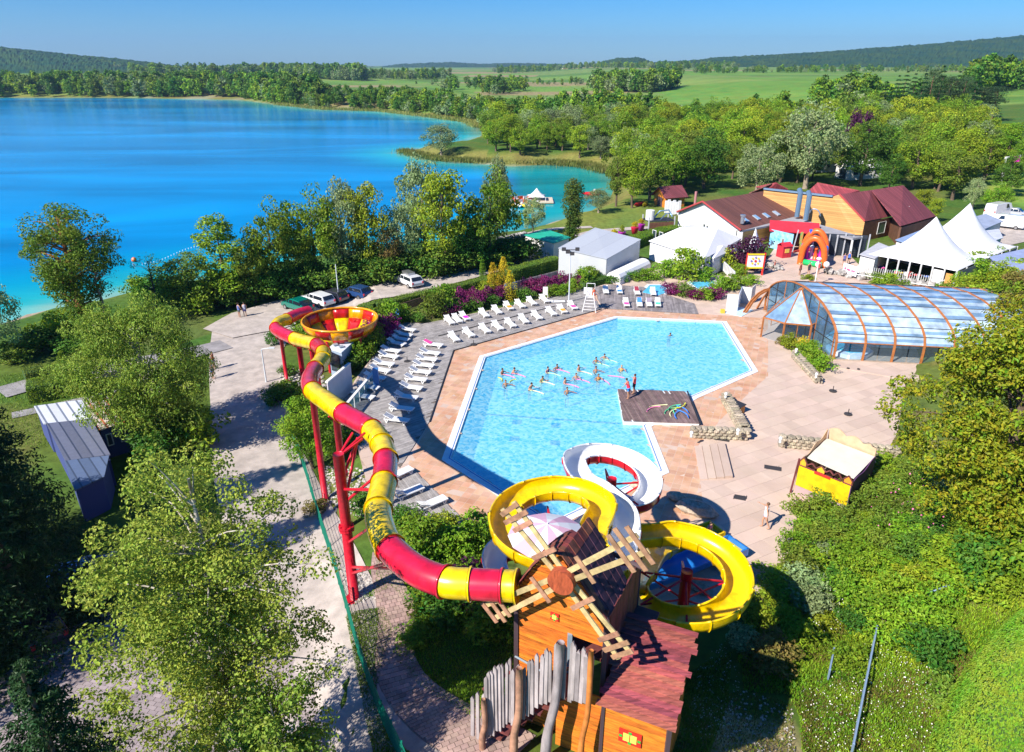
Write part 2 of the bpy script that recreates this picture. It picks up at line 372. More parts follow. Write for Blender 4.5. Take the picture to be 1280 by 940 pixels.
n2 = N.new('ShaderNodeTexNoise'); n2.inputs['Scale'].default_value = 2; n2.inputs['Detail'].default_value = 6; n2.inputs['Distortion'].default_value = .8; L.new(mp.outputs[0], n2.inputs['Vector'])
mr = N.new('ShaderNodeMapRange'); mr.inputs[1].default_value = .35; mr.inputs[2].default_value = .7; mr.inputs[3].default_value = .72; mr.inputs[4].default_value = 1.5; L.new(n2.outputs[0], mr.inputs[0])
hv = N.new('ShaderNodeHueSaturation'); L.new(at.outputs[0], hv.inputs['Color']); L.new(mr.outputs[0], hv.inputs['Value']); L.new(hv.outputs[0], b.inputs['Base Color'])
m2 = N.new('ShaderNodeMapping'); m2.inputs['Scale'].default_value = (1, 1.7, 1); L.new(tc.outputs['Object'], m2.inputs[0])
n3 = N.new('ShaderNodeTexNoise'); n3.inputs['Scale'].default_value = .9; n3.inputs['Detail'].default_value = 4; L.new(m2.outputs[0], n3.inputs['Vector'])
bp = N.new('ShaderNodeBump'); bp.inputs['Strength'].default_value = .25; bp.inputs['Distance'].default_value = .12; L.new(n3.outputs[0], bp.inputs['Height']); L.new(bp.outputs[0], b.inputs['Normal'])
lme = np_mesh('lake', LV, LF, wm)
deep = np.array((.0, .205, .47)); mid = np.array((.0, .28, .43)); shal = np.array((.02, .38, .38)); sand = np.array((.25, .40, .30))
yy = LV[:, 1]; wdt = np.interp(yy, [60, 110, 200, 700], [34, 28, 26, 30]); t = np.clip(ld/wdt, 0, 1)[:, None]
lc = np.where(t < .12, sand+(shal-sand)*(t/.12), np.where(t < .5, shal+(mid-shal)*((t-.12)/.38), mid+(deep-mid)*((t-.5)/.5)))
cove = ((LV[:, 0] > 2) & (yy > 130) & (yy < 300))[:, None]; lc = np.where(cove, lc*.35+np.array((.0,.25,.22))*.65, lc)
ca = lme.color_attributes.new('tone', 'FLOAT_COLOR', 'POINT'); ca.data.foreach_set('color', np.c_[lc, np.ones(len(lc))].astype(np.float32).ravel())
lake = struct(bpy.data.objects.new('lake', lme)); COL.objects.link(lake)
# wooded hills on the skyline
hm = mat('hill_wood', (.015, .06, .03), .95, var=1, col2=(.05, .09, .018), scale=.012, spec=0)
def hill(name, pts, Y0, Y1, back, n=260, rows=26, amp=9, seed=0):
 """ridge whose crest follows directions/heights given as (px, py) sights at distance Y1"""
 px = np.linspace(pts[0][0], pts[-1][0], n); py = np.interp(px, [p[0] for p in pts], [p[1] for p in pts])
 V = []
 for i in range(n):
  top = D(px[i], py[i], Y1); foot = D(px[i], py[i], Y0)
  for j in range(rows):
   s = j/(rows-1)
   if s < .8: q = s/.8; Yq = Y0+(Y1-Y0)*q; zq = 2+(top.z-2)*(math.sin(q*math.pi/2)**1.1)
   else: q = (s-.8)/.2; Yq = Y1+back*q; zq = top.z*(1-q*.9)
   xq = top.x*Yq/Y1
   zq += (noise.noise(Vector((xq*.02, Yq*.02, seed)))*amp*.5+noise.noise(Vector((xq*.07, Yq*.05, seed+9)))*amp*.6+nr.uniform(-.25, .25)*amp)*min(1, s*6)*(1 if s < .97 else 0)
   V.append((xq, Yq, max(zq, 0)-1.5*(s == 0 or s > .99)*amp))
 i = np.arange(rows-1)[None, :]+np.arange(n-1)[:, None]*rows
 Fc = np.stack([i, i+rows, i+rows+1, i+1], -1).reshape(-1, 4)
 o = struct(bpy.data.objects.new(name, np_mesh(name, V, Fc, hm, False))); COL.objects.link(o); return o
hill('hill', [(640,88),(700,84),(745,80),(770,73),(800,72),(815,78),(860,76),(900,72),(1000,67),(1100,60),(1180,54),(1280,45),(1400,38)], 2300, 3300, 900, n=420, rows=34, amp=7, seed=1)
hill('hill', [(-260,40),(-120,50),(0,59),(60,65),(120,71),(180,77),(230,84)], 1900, 2600, 700, n=220, amp=6, seed=4)
hill('hill', [(360,84),(400,80),(440,83),(475,84),(500,80),(560,78),(600,80),(640,79),(700,80),(760,82),(830,84)], 4700, 5600, 900, n=240, amp=9, seed=7)
# ---------------------------------------------------------------- pool, paving, timber decks
def clip_cell(poly, cell):
 out = [tuple(p[:2]) for p in poly]; n = len(cell)
 for i in range(n):
  a = cell[i]; b_ = cell[(i+1) % n]; inp = out; out = []
  ex, ey = b_[0]-a[0], b_[1]-a[1]
  s = lambda p: ex*(p[1]-a[1])-ey*(p[0]-a[0])
  for j in range(len(inp)):
   p, q = inp[j], inp[(j+1) % len(inp)]; sp, sq = s(p), s(q)
   if sp >= 0: out.append(p)
   if (sp >= 0) != (sq >= 0):
    t = sp/(sp-sq); out.append((p[0]+t*(q[0]-p[0]), p[1]+t*(q[1]-p[1])))
  if len(out) < 3: return []
 return out
def area(p): return abs(sum(p[i][0]*p[(i+1)%len(p)][1]-p[(i+1)%len(p)][0]*p[i][1] for i in range(len(p))))/2
def tiles(poly, L_, W_, ang, z0, z1, gap=.012, stagger=True, hole=None, jit=0, mb=None, zfun=None):
 """separate slabs of size L_ x W_ laid over a polygon and cut at its edge"""
 mb = mb or MB(); poly = [tuple(p[:2]) for p in poly]
 ca, sa = math.cos(ang), math.sin(ang)
 U = [(p[0]*ca+p[1]*sa, -p[0]*sa+p[1]*ca) for p in poly]
 u0, u1 = min(p[0] for p in U), max(p[0] for p in U); v0, v1 = min(p[1] for p in U), max(p[1] for p in U)
 rows = int((v1-v0)/W_)+2; cols = int((u1-u0)/L_)+3
 cells = []; cen = []
 for r in range(rows):
  off = (r % 2)*L_/2 if stagger is True else (rnd.random()*L_ if stagger == 'r' else 0)
  for c in range(-1, cols):
   a = u0+c*L_-off; b_ = v0+r*W_
   q = [(a+gap, b_+gap), (a+L_-gap, b_+gap), (a+L_-gap, b_+W_-gap), (a+gap, b_+W_-gap)]
   cells.append([(s*ca-t*sa, s*sa+t*ca) for s, t in q]); cen.append(((a+L_/2)*ca-(b_+W_/2)*sa, (a+L_/2)*sa+(b_+W_/2)*ca))
 cen = np.array(cen); d, ins = polydist(cen, poly)
 hd_ = polydist(cen, hole)[1] if hole is not None else np.zeros(len(cen), bool)
 rad = math.hypot(L_, W_)/2
 for i, c in enumerate(cells):
  if hd_[i]: continue
  if d[i] > rad:
   if not ins[i]: continue
   pc = c
  else:
   pc = clip_cell(poly, c)
   if len(pc) < 3 or area(pc) < .15*L_*W_: continue
  j = rnd.uniform(-jit, jit) if jit else 0
  if zfun: mb.prism(pc, lambda p: zfun(p)-.04, lambda p: zfun(p)+z1+j)
  else: mb.prism(pc, z0, z1+j)
 return mb
def offset(poly, d):
 n = len(poly); out = []
 a = sum(poly[i][0]*poly[(i+1)%n][1]-poly[(i+1)%n][0]*poly[i][1] for i in range(n)); sg = 1 if a > 0 else -1
 for i in range(n):
  p0, p1, p2 = (Vector(poly[(i+k)%n][:2]) for k in (-1, 0, 1))
  e1 = (p1-p0).normalized(); e2 = (p2-p1).normalized(); n1 = Vector((e1.y, -e1.x))*sg; n2_ = Vector((e2.y, -e2.x))*sg
  m_ = n1+n2_; m_ = m_/max(.35, m_.dot(n1)) if m_.length > 1e-6 else n1
  out.append(p1+m_*d)
 return out
def ring(mb, inner, outer, z0, z1, gap=.01):
 n = len(inner)
 for i in range(n):
  a, b_, c, d = inner[i], inner[(i+1)%n], outer[(i+1)%n], outer[i]
  mb.hexa([(*a[:2], z0), (*b_[:2], z0), (*c[:2], z0), (*d[:2], z0)], [(*a[:2], z1), (*b_[:2], z1), (*c[:2], z1), (*d[:2], z1)])
def holed(name, outer, holes, z, th, m_):
 import bmesh
 bm = bmesh.new(); es = []
 for lp in [outer]+holes:
  vs = [bm.verts.new((p[0], p[1], z)) for p in lp]; es += [bm.edges.new((vs[i], vs[(i+1)%len(vs)])) for i in range(len(vs))]
 bmesh.ops.triangle_fill(bm, edges=es, use_beauty=True)
 for f in bm.faces:
  if f.normal.z < 0: f.normal_flip()
 r = bmesh.ops.extrude_face_region(bm, geom=list(bm.faces));
 for v in [g for g in r['geom'] if isinstance(g, bmesh.types.BMVert)]: v.co.z -= th
 bmesh.ops.recalc_face_normals(bm, faces=bm.faces)
 me = bpy.data.meshes.new(name); bm.to_mesh(me); bm.free(); me.materials.append(m_)
 o = struct(bpy.data.objects.new(name, me)); COL.objects.link(o); return o
POOL = [Vector(G(x, y)[:2]) for x, y in [(607,447),(772,398),(902,404),(938,463),(864,495),(803,532),(824,588),(690,652),(564,573)]]
COPE = offset(POOL, .62)
PLZ_PX = [(505,655),(470,640),(455,590),(440,530),(415,518),(447,470),(478,430),(503,402),(530,404),(620,386),(735,360),(768,341),(830,336),(905,345),(930,338),(960,322),(975,300),(1005,296),(1045,300),(1085,343),(1130,358),(1300,372),(1330,440),(1135,468),(1128,500),(1120,560),(1065,600),(992,652),(990,690),(950,740),(900,765),(820,765),(740,745),(670,715),(612,662),(560,662)]
PLZ = [G(x, y)[:2] for x, y in PLZ_PX]
m_grout = mat('paving_joint', (.42, .31, .25), .9, var=.3, scale=3)
holed('plaza', PLZ, [offset(POOL, .05)], -.03, .5, m_grout)
m_pink = mat('pink_paving_slab', (.62, .40, .28), .75, var=.9, col2=(.52, .27, .15), scale=.5, bump=.25, bscale=40, island=.12)
m_pale = mat('pale_paving_slab', (.60, .46, .38), .8, var=.9, col2=(.53, .40, .32), scale=.35, bump=.25, bscale=40, island=.08)
BAND = [G(x, y)[:2] for x, y in [(500,600),(537,527),(567,438),(752,386),(872,392),(960,398),(960,470),(905,520),(870,560),(880,640),(800,700),(690,690),(612,660),(560,660),(540,650)]]
stuff(tiles(BAND, .55, .55, R(-22), -.025, 0, hole=offset(POOL, .4), jit=.003, stagger=False).build('terracotta_paving', m_pink))
mbp = tiles(PLZ, 1.1, 1.1, R(28), -.025, -.003, hole=offset(POOL, .4), jit=.0015, stagger=False, gap=.007)
o = stuff(mbp.build('plaza_paving', m_pale))
# spilled wet patches left as dark damp stains on the paving round the pool
m_cope = mat('pool_coping_white', (.80, .82, .84), .35, var=.12, scale=2, bump=.1)
mb = MB(); ring(mb, POOL, COPE, -.2, .045); struct(mb.build('pool_coping', m_cope))
m_line = mat('pool_line_blue', (.01, .12, .42), .4)
mb = MB(); ring(mb, offset(POOL, .10), offset(POOL, .16), .03, .052); struct(mb.build('overflow_channel', m_line))
m_poolw = mat('pool_liner', (.40, .78, .92), .5, var=.04, scale=3, bump=.1)
mb = MB(); mb.prism([tuple(p) for p in POOL], -1.5, -1.35)
n = len(POOL); INN = offset(POOL, -.02)
for i in range(n):
 a, b_ = INN[i], INN[(i+1)%n]; mb.add([(*a, -1.4), (*b_, -1.4), (*b_, .02), (*a, .02)], [(0,1,2,3)]);
struct(mb.build('pool_basin', m_poolw))
# dark lane lines and squares on the pool floor
mb = MB()
def floorline(p, q, w_, z=-1.345):
 a, b_ = G(*p, -1.3), G(*q, -1.3); mb.beam((a.x, a.y, z), (b_.x, b_.y, z), w_, .012)
m2_ = None
floorline((590,516), (776,529), .28); floorline((610,485), (762,493), .14)
for sx, sy in [(646,527),(695,531),(643,548),(694,553),(720,425),(693,432)]:
 c = G(sx, sy, -1.3); mb.box((c.x, c.y, -1.338), (.75 if sy > 500 else .9, .75, .014), R(-5))
struct(mb.build('pool_floor_line', m_line))
# water sheet: gloss over a blue-tinted clear layer, rippled
pm = bpy.data.materials.new('pool_water'); pm.use_nodes = True
N = pm.node_tree.nodes; L = pm.node_tree.links; N.remove(N['Principled BSDF'])
tr = N.new('ShaderNodeBsdfTransparent'); tr.inputs[0].default_value = (.80, .98, 1, 1)
gl = N.new('ShaderNodeBsdfGlossy'); gl.inputs['Roughness'].default_value = .06
dfn = N.new('ShaderNodeBsdfDiffuse'); dfn.inputs[0].default_value = (.20, .66, .92, 1)
fr = N.new('ShaderNodeFresnel'); fr.inputs['IOR'].default_value = 1.33
tc = N.new('ShaderNodeTexCoord'); nz = N.new('ShaderNodeTexNoise'); nz.inputs['Scale'].default_value = 1.5; nz.inputs['Detail'].default_value = 3; nz.inputs['Distortion'].default_value = 1.2; L.new(tc.outputs['Object'], nz.inputs['Vector'])
vr = N.new('ShaderNodeTexVoronoi'); vr.feature = 'SMOOTH_F1'; vr.inputs['Scale'].default_value = 3.4
mxv = N.new('ShaderNodeVectorMath'); mxv.operation = 'ADD'; sc_ = N.new('ShaderNodeVectorMath'); sc_.operation = 'SCALE'; sc_.inputs['Scale'].default_value = .9
L.new(nz.outputs['Color'], sc_.inputs[0]); L.new(sc_.outputs[0], mxv.inputs[0]); L.new(tc.outputs['Object'], mxv.inputs[1]); L.new(mxv.outputs[0], vr.inputs['Vector'])
bp = N.new('ShaderNodeBump'); bp.inputs['Strength'].default_value = .4; bp.inputs['Distance'].default_value = .08; L.new(vr.outputs['Distance'], bp.inputs['Height'])
bp2 = N.new('ShaderNodeBump'); bp2.inputs['Strength'].default_value = .35; bp2.inputs['Distance'].default_value = .05; L.new(nz.outputs[0], bp2.inputs['Height']); L.new(bp.outputs[0], bp2.inputs['Normal'])
for q in (gl, fr, dfn): L.new(bp2.outputs[0], q.inputs['Normal'])
cr = N.new('ShaderNodeValToRGB'); cr.color_ramp.elements[0].position = .15; cr.color_ramp.elements[0].color = (.06,.50,.84,1); cr.color_ramp.elements[1].position = .6; cr.color_ramp.elements[1].color = (.36,.78,.93,1)
L.new(vr.outputs['Distance'], cr.inputs[0]); L.new(cr.outputs[0], dfn.inputs[0])  # caustic-like ripple light painted into the water's scatter colour
a1 = N.new('ShaderNodeMixShader'); a1.inputs[0].default_value = .56; L.new(tr.outputs[0], a1.inputs[1]); L.new(dfn.outputs[0], a1.inputs[2])
a2 = N.new('ShaderNodeMixShader'); gb_ = N.new('ShaderNodeNewGeometry'); mf = N.new('ShaderNodeMath'); mf.operation = 'SUBTRACT'; mf.inputs[0].default_value = 1; L.new(gb_.outputs['Backfacing'], mf.inputs[1]); mg_ = N.new('ShaderNodeMath'); mg_.operation = 'MULTIPLY'; L.new(fr.outputs[0], mg_.inputs[0]); L.new(mf.outputs[0], mg_.inputs[1]); L.new(mg_.outputs[0], a2.inputs[0]); L.new(a1.outputs[0], a2.inputs[1]); L.new(gl.outputs[0], a2.inputs[2]); L.new(a2.outputs[0], N['Material Output'].inputs[0])
mb = MB(); mb.add([(*p, -.09) for p in offset(POOL, .01)], [tuple(range(n))]); o = mb.build('pool_water', pm); struct(o)
if o.data.polygons[0].normal.z < 0: o.data.flip_normals()
# timber decks
m_deckg = mat('weathered_deck_board', (.34, .315, .30), .8, var=.3, scale=1.2, bump=.3, bscale=30, island=.22)
m_deckb = mat('brown_deck_board', (.20, .135, .125), .7, var=.3, scale=1.2, bump=.3, bscale=30, island=.25)
DKA = [G(x, y)[:2] for x, y in [(530,405),(620,387),(737,361),(752,386),(567,438),(537,527),(500,585),(470,560),(452,530),(418,516),(450,470),(480,430),(504,403)]]
e = (G(567,438)-G(752,386)); ang = math.atan2(e.y, e.x)
mb = MB(); mb.prism([tuple(p) for p in DKA], -1.3, .02); root = mb.build('sun_deck', mat('deck_under', (.16,.13,.11), .9)); struct(root)
stuff(tiles(DKA, 3.0, .15, ang, .025, .05, gap=.006, stagger='r', jit=.002).build('deck_board', m_deckg, root))
mb = MB()
for a, b_ in (((537,527),(567,438)), ((567,438),(752,386))):
 p, q = G(*a, .06), G(*b_, .06); mb.beam(p, q, .09, .05)
mb.build('edge_trim', mat('dark_trim', (.03,.03,.035), .5), root)
DKB = [G(x, y)[:2] for x, y in [(739,360),(765,356),(803,359),(868,380),(873,393),(754,386)]]
mb = MB(); mb.prism([tuple(p) for p in DKB], -.02, .03); root = struct(mb.build('sun_deck', MATS['deck_under']))
stuff(tiles(DKB, 3.0, .15, R(82), .035, .06, gap=.006, stagger='r', jit=.002).build('deck_board', mat('grey_brown_deck', (.27,.24,.24), .8, var=.3, scale=1, island=.25), root))
DKC = [G(x, y)[:2] for x, y in [(498,599),(519,589),(578,649),(600,665),(560,668),(520,650),(490,640)]]
mb = MB(); mb.prism([tuple(p) for p in DKC], -.1, .03); root = struct(mb.build('sun_deck', MATS['deck_under']))
stuff(tiles(DKC, 2.4, .15, R(-62), .035, .06, gap=.006, stagger='r', jit=.002).build('deck_board', m_deckg, root))
# diving platform over the pool, with white fascia
pf = [G(x, y, .25) for x, y in [(772,486),(858,489),(874,529),(779,526)]]
t_ = thing('platform', 'brown timber platform jutting into the pool where two instructors stand', 'platform', (*pf[0][:2], 0))
cx_ = sum(p.x for p in pf)/4; cy_ = sum(p.y for p in pf)/4
mb = MB(); mb.prism([tuple(p[:2]) for p in pf], -.35, .19); mb.build('fascia', mat('white_fascia', (.74,.76,.78), .5), t_)
stuff(tiles(pf, 4.0, .14, R(96), .195, .25, gap=.008, stagger='r', jit=.002).build('deck_board', m_deckb, t_))
mb = MB(); mb.beam(pf[1]+Vector((.08,0,0)), pf[2]+Vector((.08,0,0)), .1, .08); mb.build('edge_trim', MATS['dark_trim'], t_)
# long dark drain strip between the two rows of loungers
mb = MB(); mb.beam(G(548,420,.07), G(694,382.5,.07), .16, .05); struct(mb.build('drain', MATS['dark_trim']))
# small toddler pools behind
for pts in ([(803,366),(812,357),(831,357),(834,366),(822,370)], [(862,353),(892,352),(893,358),(872,361)]):
 q = [Vector(G(x, y)[:2]) for x, y in pts]; mb = MB(); mb.prism([tuple(p) for p in offset(q, .4)], 0, .05); k = struct(mb.build('toddler_pool', m_cope))
 mb = MB(); mb.prism([tuple(p) for p in q], .04, .07); mb.build('toddler_pool_water', mat('toddler_water', (.12,.55,.85), .1, var=.3, scale=2, bump=.4), k)
# roads and paths
m_road = mat('pale_road_gravel', (.46, .40, .36), .9, var=.24, scale=.9, bump=.4, bscale=14)
m_asph = mat('dusty_asphalt', (.30, .28, .285), .9, var=.3, scale=.6, bump=.25, bscale=30)
def ribbon(name, pix, widths, m_, up=.05, seg=.9, lift=None):
 pts = [T(*p) for p in pix]; P = []; W = []
 for i in range(len(pts)-1):
  k = max(1, int((pts[i+1]-pts[i]).length/seg))
  for j in range(k):
   t = j/k; P.append(pts[i].lerp(pts[i+1], t)); W.append(widths[i]*(1-t)+widths[i+1]*t)
 P.append(pts[-1]); W.append(widths[-1])
 for _ in range(6):
  P = [P[0]]+[(P[i-1]+P[i]*2+P[i+1])/4 for i in range(1, len(P)-1)]+[P[-1]]
 vs = []; nc = 6
 for i, p in enumerate(P):
  d = P[min(i+1, len(P)-1)]-P[max(i-1, 0)]; d.z = 0; d.normalize(); s = Vector((d.y, -d.x, 0))
  for c in range(nc+1):
   q = p+s*W[i]*(c/nc-.5); vs.append((q.x, q.y, ztp(q.x, q.y)+up))
 mb = MB(); mb.add(vs, [(i*(nc+1)+c, i*(nc+1)+c+1, (i+1)*(nc+1)+c+1, (i+1)*(nc+1)+c) for i in range(len(P)-1) for c in range(nc)])
 o = mb.build(name, m_); struct(o)
 if o.data.polygons[0].normal.z < 0: o.data.flip_normals()
 return o, P, W
ribbon('road', [(500,1060),(435,960),(405,850),(375,740),(345,640),(318,560),(310,500),(308,440),(320,405)], [8,8,7.5,7,6.5,6.2,6,7,9], m_road)
ribbon('car_park', [(272,418),(320,402),(400,378),(480,362),(560,345),(640,325),(700,309)], [5,9,8.5,8,7,6,5], m_road, up=.14)
ribbon('path', [(1,492),(50,478),(110,464),(170,455),(250,440),(283,431)], [3,3,3,3,3,3], m_asph, up=.11)
ribbon('path', [(15,520),(80,506),(120,497),(165,486)], [1.3,1.3,1.3,1.3], m_asph, up=.06)
ribbon('path', [(560,385),(600,377),(640,368),(700,352)], [3,3,3,3], m_road, up=.08)
ribbon('path', [(640,318),(690,308),(740,290),(800,285),(860,285)], [2.2,2.2,2.2,2.2,2.2], m_road, up=.07)
ribbon('path', [(640,297),(690,286),(740,284)], [1.6,1.6,1.6], m_road, up=.06)
ribbon('car_park', [(1130,330),(1200,305),(1300,278),(1420,262)], [6,9,12,12], m_road, up=.08)
# lower left yard of small paving blocks
YARD = [T(x, y) for x, y in [(-40,870),(0,850),(58,797),(130,768),(240,745),(330,760),(390,860),(420,980),(330,1050),(0,1060),(-200,1000)]]
mb = MB(); V_ = tiles(YARD, .42, .42, 0, 0, 0, gap=0, mb=MB(), zfun=lambda p: ztp(*p)+.03)
struct(V_.build('yard', mat('yard_joint', (.2,.17,.17), .9)))
m_block = mat('paving_block', (.33,.275,.28), .85, var=.25, scale=.7, bump=.3, bscale=40, island=.16)
stuff(tiles(YARD, .42, .21, R(-14), 0, .07, gap=.012, mb=MB(), zfun=lambda p: ztp(*p)).build('paving_block', m_block))
# garden path beside the green fence, block paved
o, P, W = ribbon('garden_path', [(478,690),(478,720),(497,755),(500,790),(488,815),(497,845),(530,880),(570,912),(640,950)], [1.1,1.4,1.9,1.9,1.8,2.0,2.3,2.5,2.6], mat('path_joint', (.25,.19,.17), .9), up=.05, seg=.5)
poly = []; rgt = []
for i, p in enumerate(P):
 d = P[min(i+1, len(P)-1)]-P[max(i-1, 0)]; d.z = 0; d.normalize(); s = Vector((d.y, -d.x, 0)); poly.append((p+s*W[i]*.48)[:2]); rgt.append((p-s*W[i]*.48)[:2])
stuff(tiles(poly+rgt[::-1], .28, .28, R(20), 0, .085, gap=.012, zfun=lambda p: ztp(*p)).build('path_block', mat('rosy_block', (.42,.29,.25), .85, var=.3, scale=1, island=.18, bump=.3, bscale=30)))
# column footing slab of pale concrete
c = T(440,752)
# stone walls by the plaza: each stone its own piece
m_stone = mat('wall_stone', (.40,.34,.25), .9, var=.45, scale=5, bump=.8, island=.3)
def stonewall(label, pa, pb, w_, h, group=None, za=0):
 a, b_ = G(*pa, za), G(*pb, za); d = b_-a; Lx = d.length; d.normalize(); s = Vector((-d.y, d.x, 0))
 t = thing('stone_wall', label, 'wall', a, math.atan2(d.y, d.x), group)
 mb = MB(); mb.box((Lx/2, 0, h/2-.1), (Lx-.06, w_-.1, h-.06)); mb.build('mortar_core', mat('mortar', (.3,.27,.22), .95), t, local=True)
 sh = [MB() for _ in range(3)]; ms = []
 for q in sh:
  q.ball((0,0,0), .5, 8, (1, 1, 1), .12); me_ = q.mesh('stone', m_stone); ms.append(me_)
 for row in range(max(1, int(h/.24))):
  for side in (-1, 1):
   x_ = rnd.uniform(0, .2)
   while x_ < Lx:
    l = rnd.uniform(.3, .55); inst('stone', ms[rnd.randrange(3)], t, (x_+l/2, side*(w_/2-.06), .12+row*.24), (rnd.uniform(-.2,.2),rnd.uniform(-.1,.1),0), (l, .26, .27)); x_ += l*.96
 x_ = 0
 while x_ < Lx:
  l = rnd.uniform(.35, .6); inst('capstone', ms[rnd.randrange(3)], t, (x_+l/2, rnd.uniform(-.03,.03), h-.02), (0,0,rnd.uniform(-.1,.1)), (l*1.05, w_*1.0, .16)); x_ += l*.98
 return t
stonewall('low rubble wall running from the platform corner across the paving', (862,545), (931,548), .7, .75)
stonewall('low rubble wall slanting back toward the pool corner beside the timber platform', (906,500), (929,541), .7, .75)
stonewall('rubble wall edging the flower bed beside the glazed pool hall', (992,446), (1022,478), .6, .7)
stonewall('rubble wall behind the yellow play stall', (972,556), (1120,572), .7, .8)
m_lampw = mat('white_globe', (.8,.8,.8), .3)
for k, (x_, y_, lb) in enumerate([(907,497,'back end of the slanting rubble wall'),(864,546,'platform end of the rubble wall'),(922,543,'corner where two rubble walls meet'),(975,553,'left end of the wall behind the play stall'),(1020,472,'near end of the flower bed wall'),(995,441,'far end of the flower bed wall')]):
 c = G(x_, y_, .8); t = thing('wall_lamp', 'small white bollard lamp on the '+lb, 'lamp', c, 0, 'lamps on the stone walls')
 mb = MB(); mb.cyl((0,0,0), .09, .22, 10); mb.build('base', m_lampw, t, local=True); mb = MB(); mb.ball((0,0,.32), .14, 10); mb.build('globe', m_lampw, t, True, True)
# broad shallow steps
mb = MB(); a, b_ = G(868,558), G(875,600); u = (G(906,556)-G(868,558));
for k in range(4):
 p0 = a+u*(k*.25); p1 = b_+u*(k*.25); q = u*.235; z_ = .05+.05*k
 mb.hexa([(*p0[:2],-.01),(*p1[:2],-.01),(*(p1+q)[:2],-.01),(*(p0+q)[:2],-.01)], [(*p0[:2],z_),(*p1[:2],z_),(*(p1+q)[:2],z_),(*(p0+q)[:2],z_)])
t = thing('steps', 'broad shallow pale steps on the plaza below the rubble wall', 'steps', (a.x, a.y, 0)); mb.build('tread', m_pale, t)
# drain grates
m_iron = mat('dark_grate', (.05,.045,.045), .6)
for x_, y_, lb in [(966,585,'in the pale paving left of the play stall'),(925,622,'in the paving above the woman in white'),(902,549,'in the paving in front of the rubble wall')]:
 c = G(x_, y_, .0); mb = MB(); mb.box((c.x, c.y, .01), (1.1 if y_<600 else .7, .5, .03), R(-20));
 for k in range(6): mb.box((c.x-.4+k*.16, c.y+.02*k*0, .03), (.03,.4,.02), R(-20))
 tag(mb.build('drain_grate', m_iron), 'dark metal drain grate '+lb, 'drain grate', 'drain grates in the plaza')
# ---------------------------------------------------------------- sun loungers
m_lw = mat('white_plastic', (.82,.82,.82), .4)
def lounger_proto():
 t = thing('sun_lounger', 'x', 'sun lounger', (0,0,0), 0, 'white sun loungers round the pool')
 mb = MB()
 for s in (-1, 1): mb.beam((-.95, s*.30, .30), (.95, s*.30, .30), .05, .07)
 for x_ in (-.95, .95): mb.beam((x_, -.3, .30), (x_, .3, .30), .05, .07)
 mb.build('frame', m_lw, t, local=True)
 mb = MB()
 for k in range(12):
  x_ = -.28+k*.105; mb.box((x_, 0, .335), (.085, .54, .02))
 mb.build('seat', m_lw, t, local=True)
 mb = MB()
 for k in range(7):
  q = k*.1; mb.beam((-.36-q*.93, -.27, .36+q*.42), (-.36-q*.93, .27, .36+q*.42), .02, .085, up=(-.42,0,.93))
 for s in (-1, 1): mb.beam((-.3, s*.27, .34), (-1.0, s*.27, .65), .04, .04)
 mb.build('backrest', m_lw, t, local=True)
 for x_, s in ((-.75,-1),(-.75,1),(.7,-1),(.7,1)):
  mb = MB(); mb.beam((x_-.14, s*.29, .30), (x_, s*.29, 0), .05, .06); mb.beam((x_+.14, s*.29, .30), (x_, s*.29, 0), .05, .06); mb.build('leg', m_lw, t, local=True)
 return t
LP0 = lounger_proto(); used = [False]
towels = {'pink': mat('pink_towel', (.85,.08,.35), .9), 'magenta': mat('magenta_towel', (.85,.02,.6), .9), 'blue': mat('blue_towel', (.05,.25,.8), .9), 'green': mat('green_towel', (.1,.6,.4), .9), 'red': mat('red_towel', (.75,.04,.04), .9), 'orange': mat('orange_towel', (.9,.35,.03), .9), 'grey': mat('grey_towel', (.3,.25,.32), .9), 'dark red': mat('dark_towel', (.3,.03,.06), .9)}
def lounger(px, py, toward, label, zb=.05, towel=None):
 """toward: pixel the foot end points at"""
 c = G(px, py, zb); q = G(px+toward[0], py+toward[1], zb); rz = math.atan2(q.y-c.y, q.x-c.x)+rnd.uniform(-.05,.05)
 if not used[0]: o = LP0; o.location = c; o.rotation_euler = (0,0,rz); o['label'] = label; used[0] = True
 else: o = copy_thing(LP0, c, rz, label)
 if towel:
  mb = MB(); k = rnd.choice([0, 1])
  if k: mb.hexa([(-.1,-.25,.35),(.6,-.27,.35),(.62,.24,.35),(-.1,.26,.35)], [(-.1,-.25,.375),(.6,-.27,.372),(.62,.24,.372),(-.1,.26,.378)])
  else: mb.hexa([(-.92,-.24,.63),(-.2,-.25,.36),(-.2,.25,.36),(-.9,.24,.63)], [(-.94,-.24,.66),(-.2,-.25,.385),(-.2,.25,.385),(-.92,.24,.66)])
  tw = mb.mesh('towel', towels[towel]); to = bpy.data.objects.new('towel', tw); COL.objects.link(to); to.location = c; to.rotation_euler = (0,0,rz)
  tag(to, towel+' towel on the '+label.replace('white lounger, ', '').replace(' from the left in the', ' lounger of the').replace(' from left in the', ' lounger of the').replace('first from the back in the','first lounger of the'), 'towel')
 return o
ordn = ['first','second','third','fourth','fifth','sixth','seventh','eighth','ninth','tenth','eleventh','twelfth']
row1 = [(562,404),(571.5,402),(581,399),(605,395),(621,391),(635.5,386),(650,383.5),(664.5,380),(680.5,377)]
for i, (x_, y_) in enumerate(row1):
 tw = {2:'magenta', 5:'orange'}.get(i); lounger(x_, y_, (5.5,4.2), 'white lounger, %s from left in the back row along the shrubs' % ordn[i], towel=tw)
row2 = [(567.5,425),(586,419.5),(606,414.5),(622,411),(638,407.5),(654.5,402.5),(671,398),(689,393),(702.5,390),(715.5,385.5)]
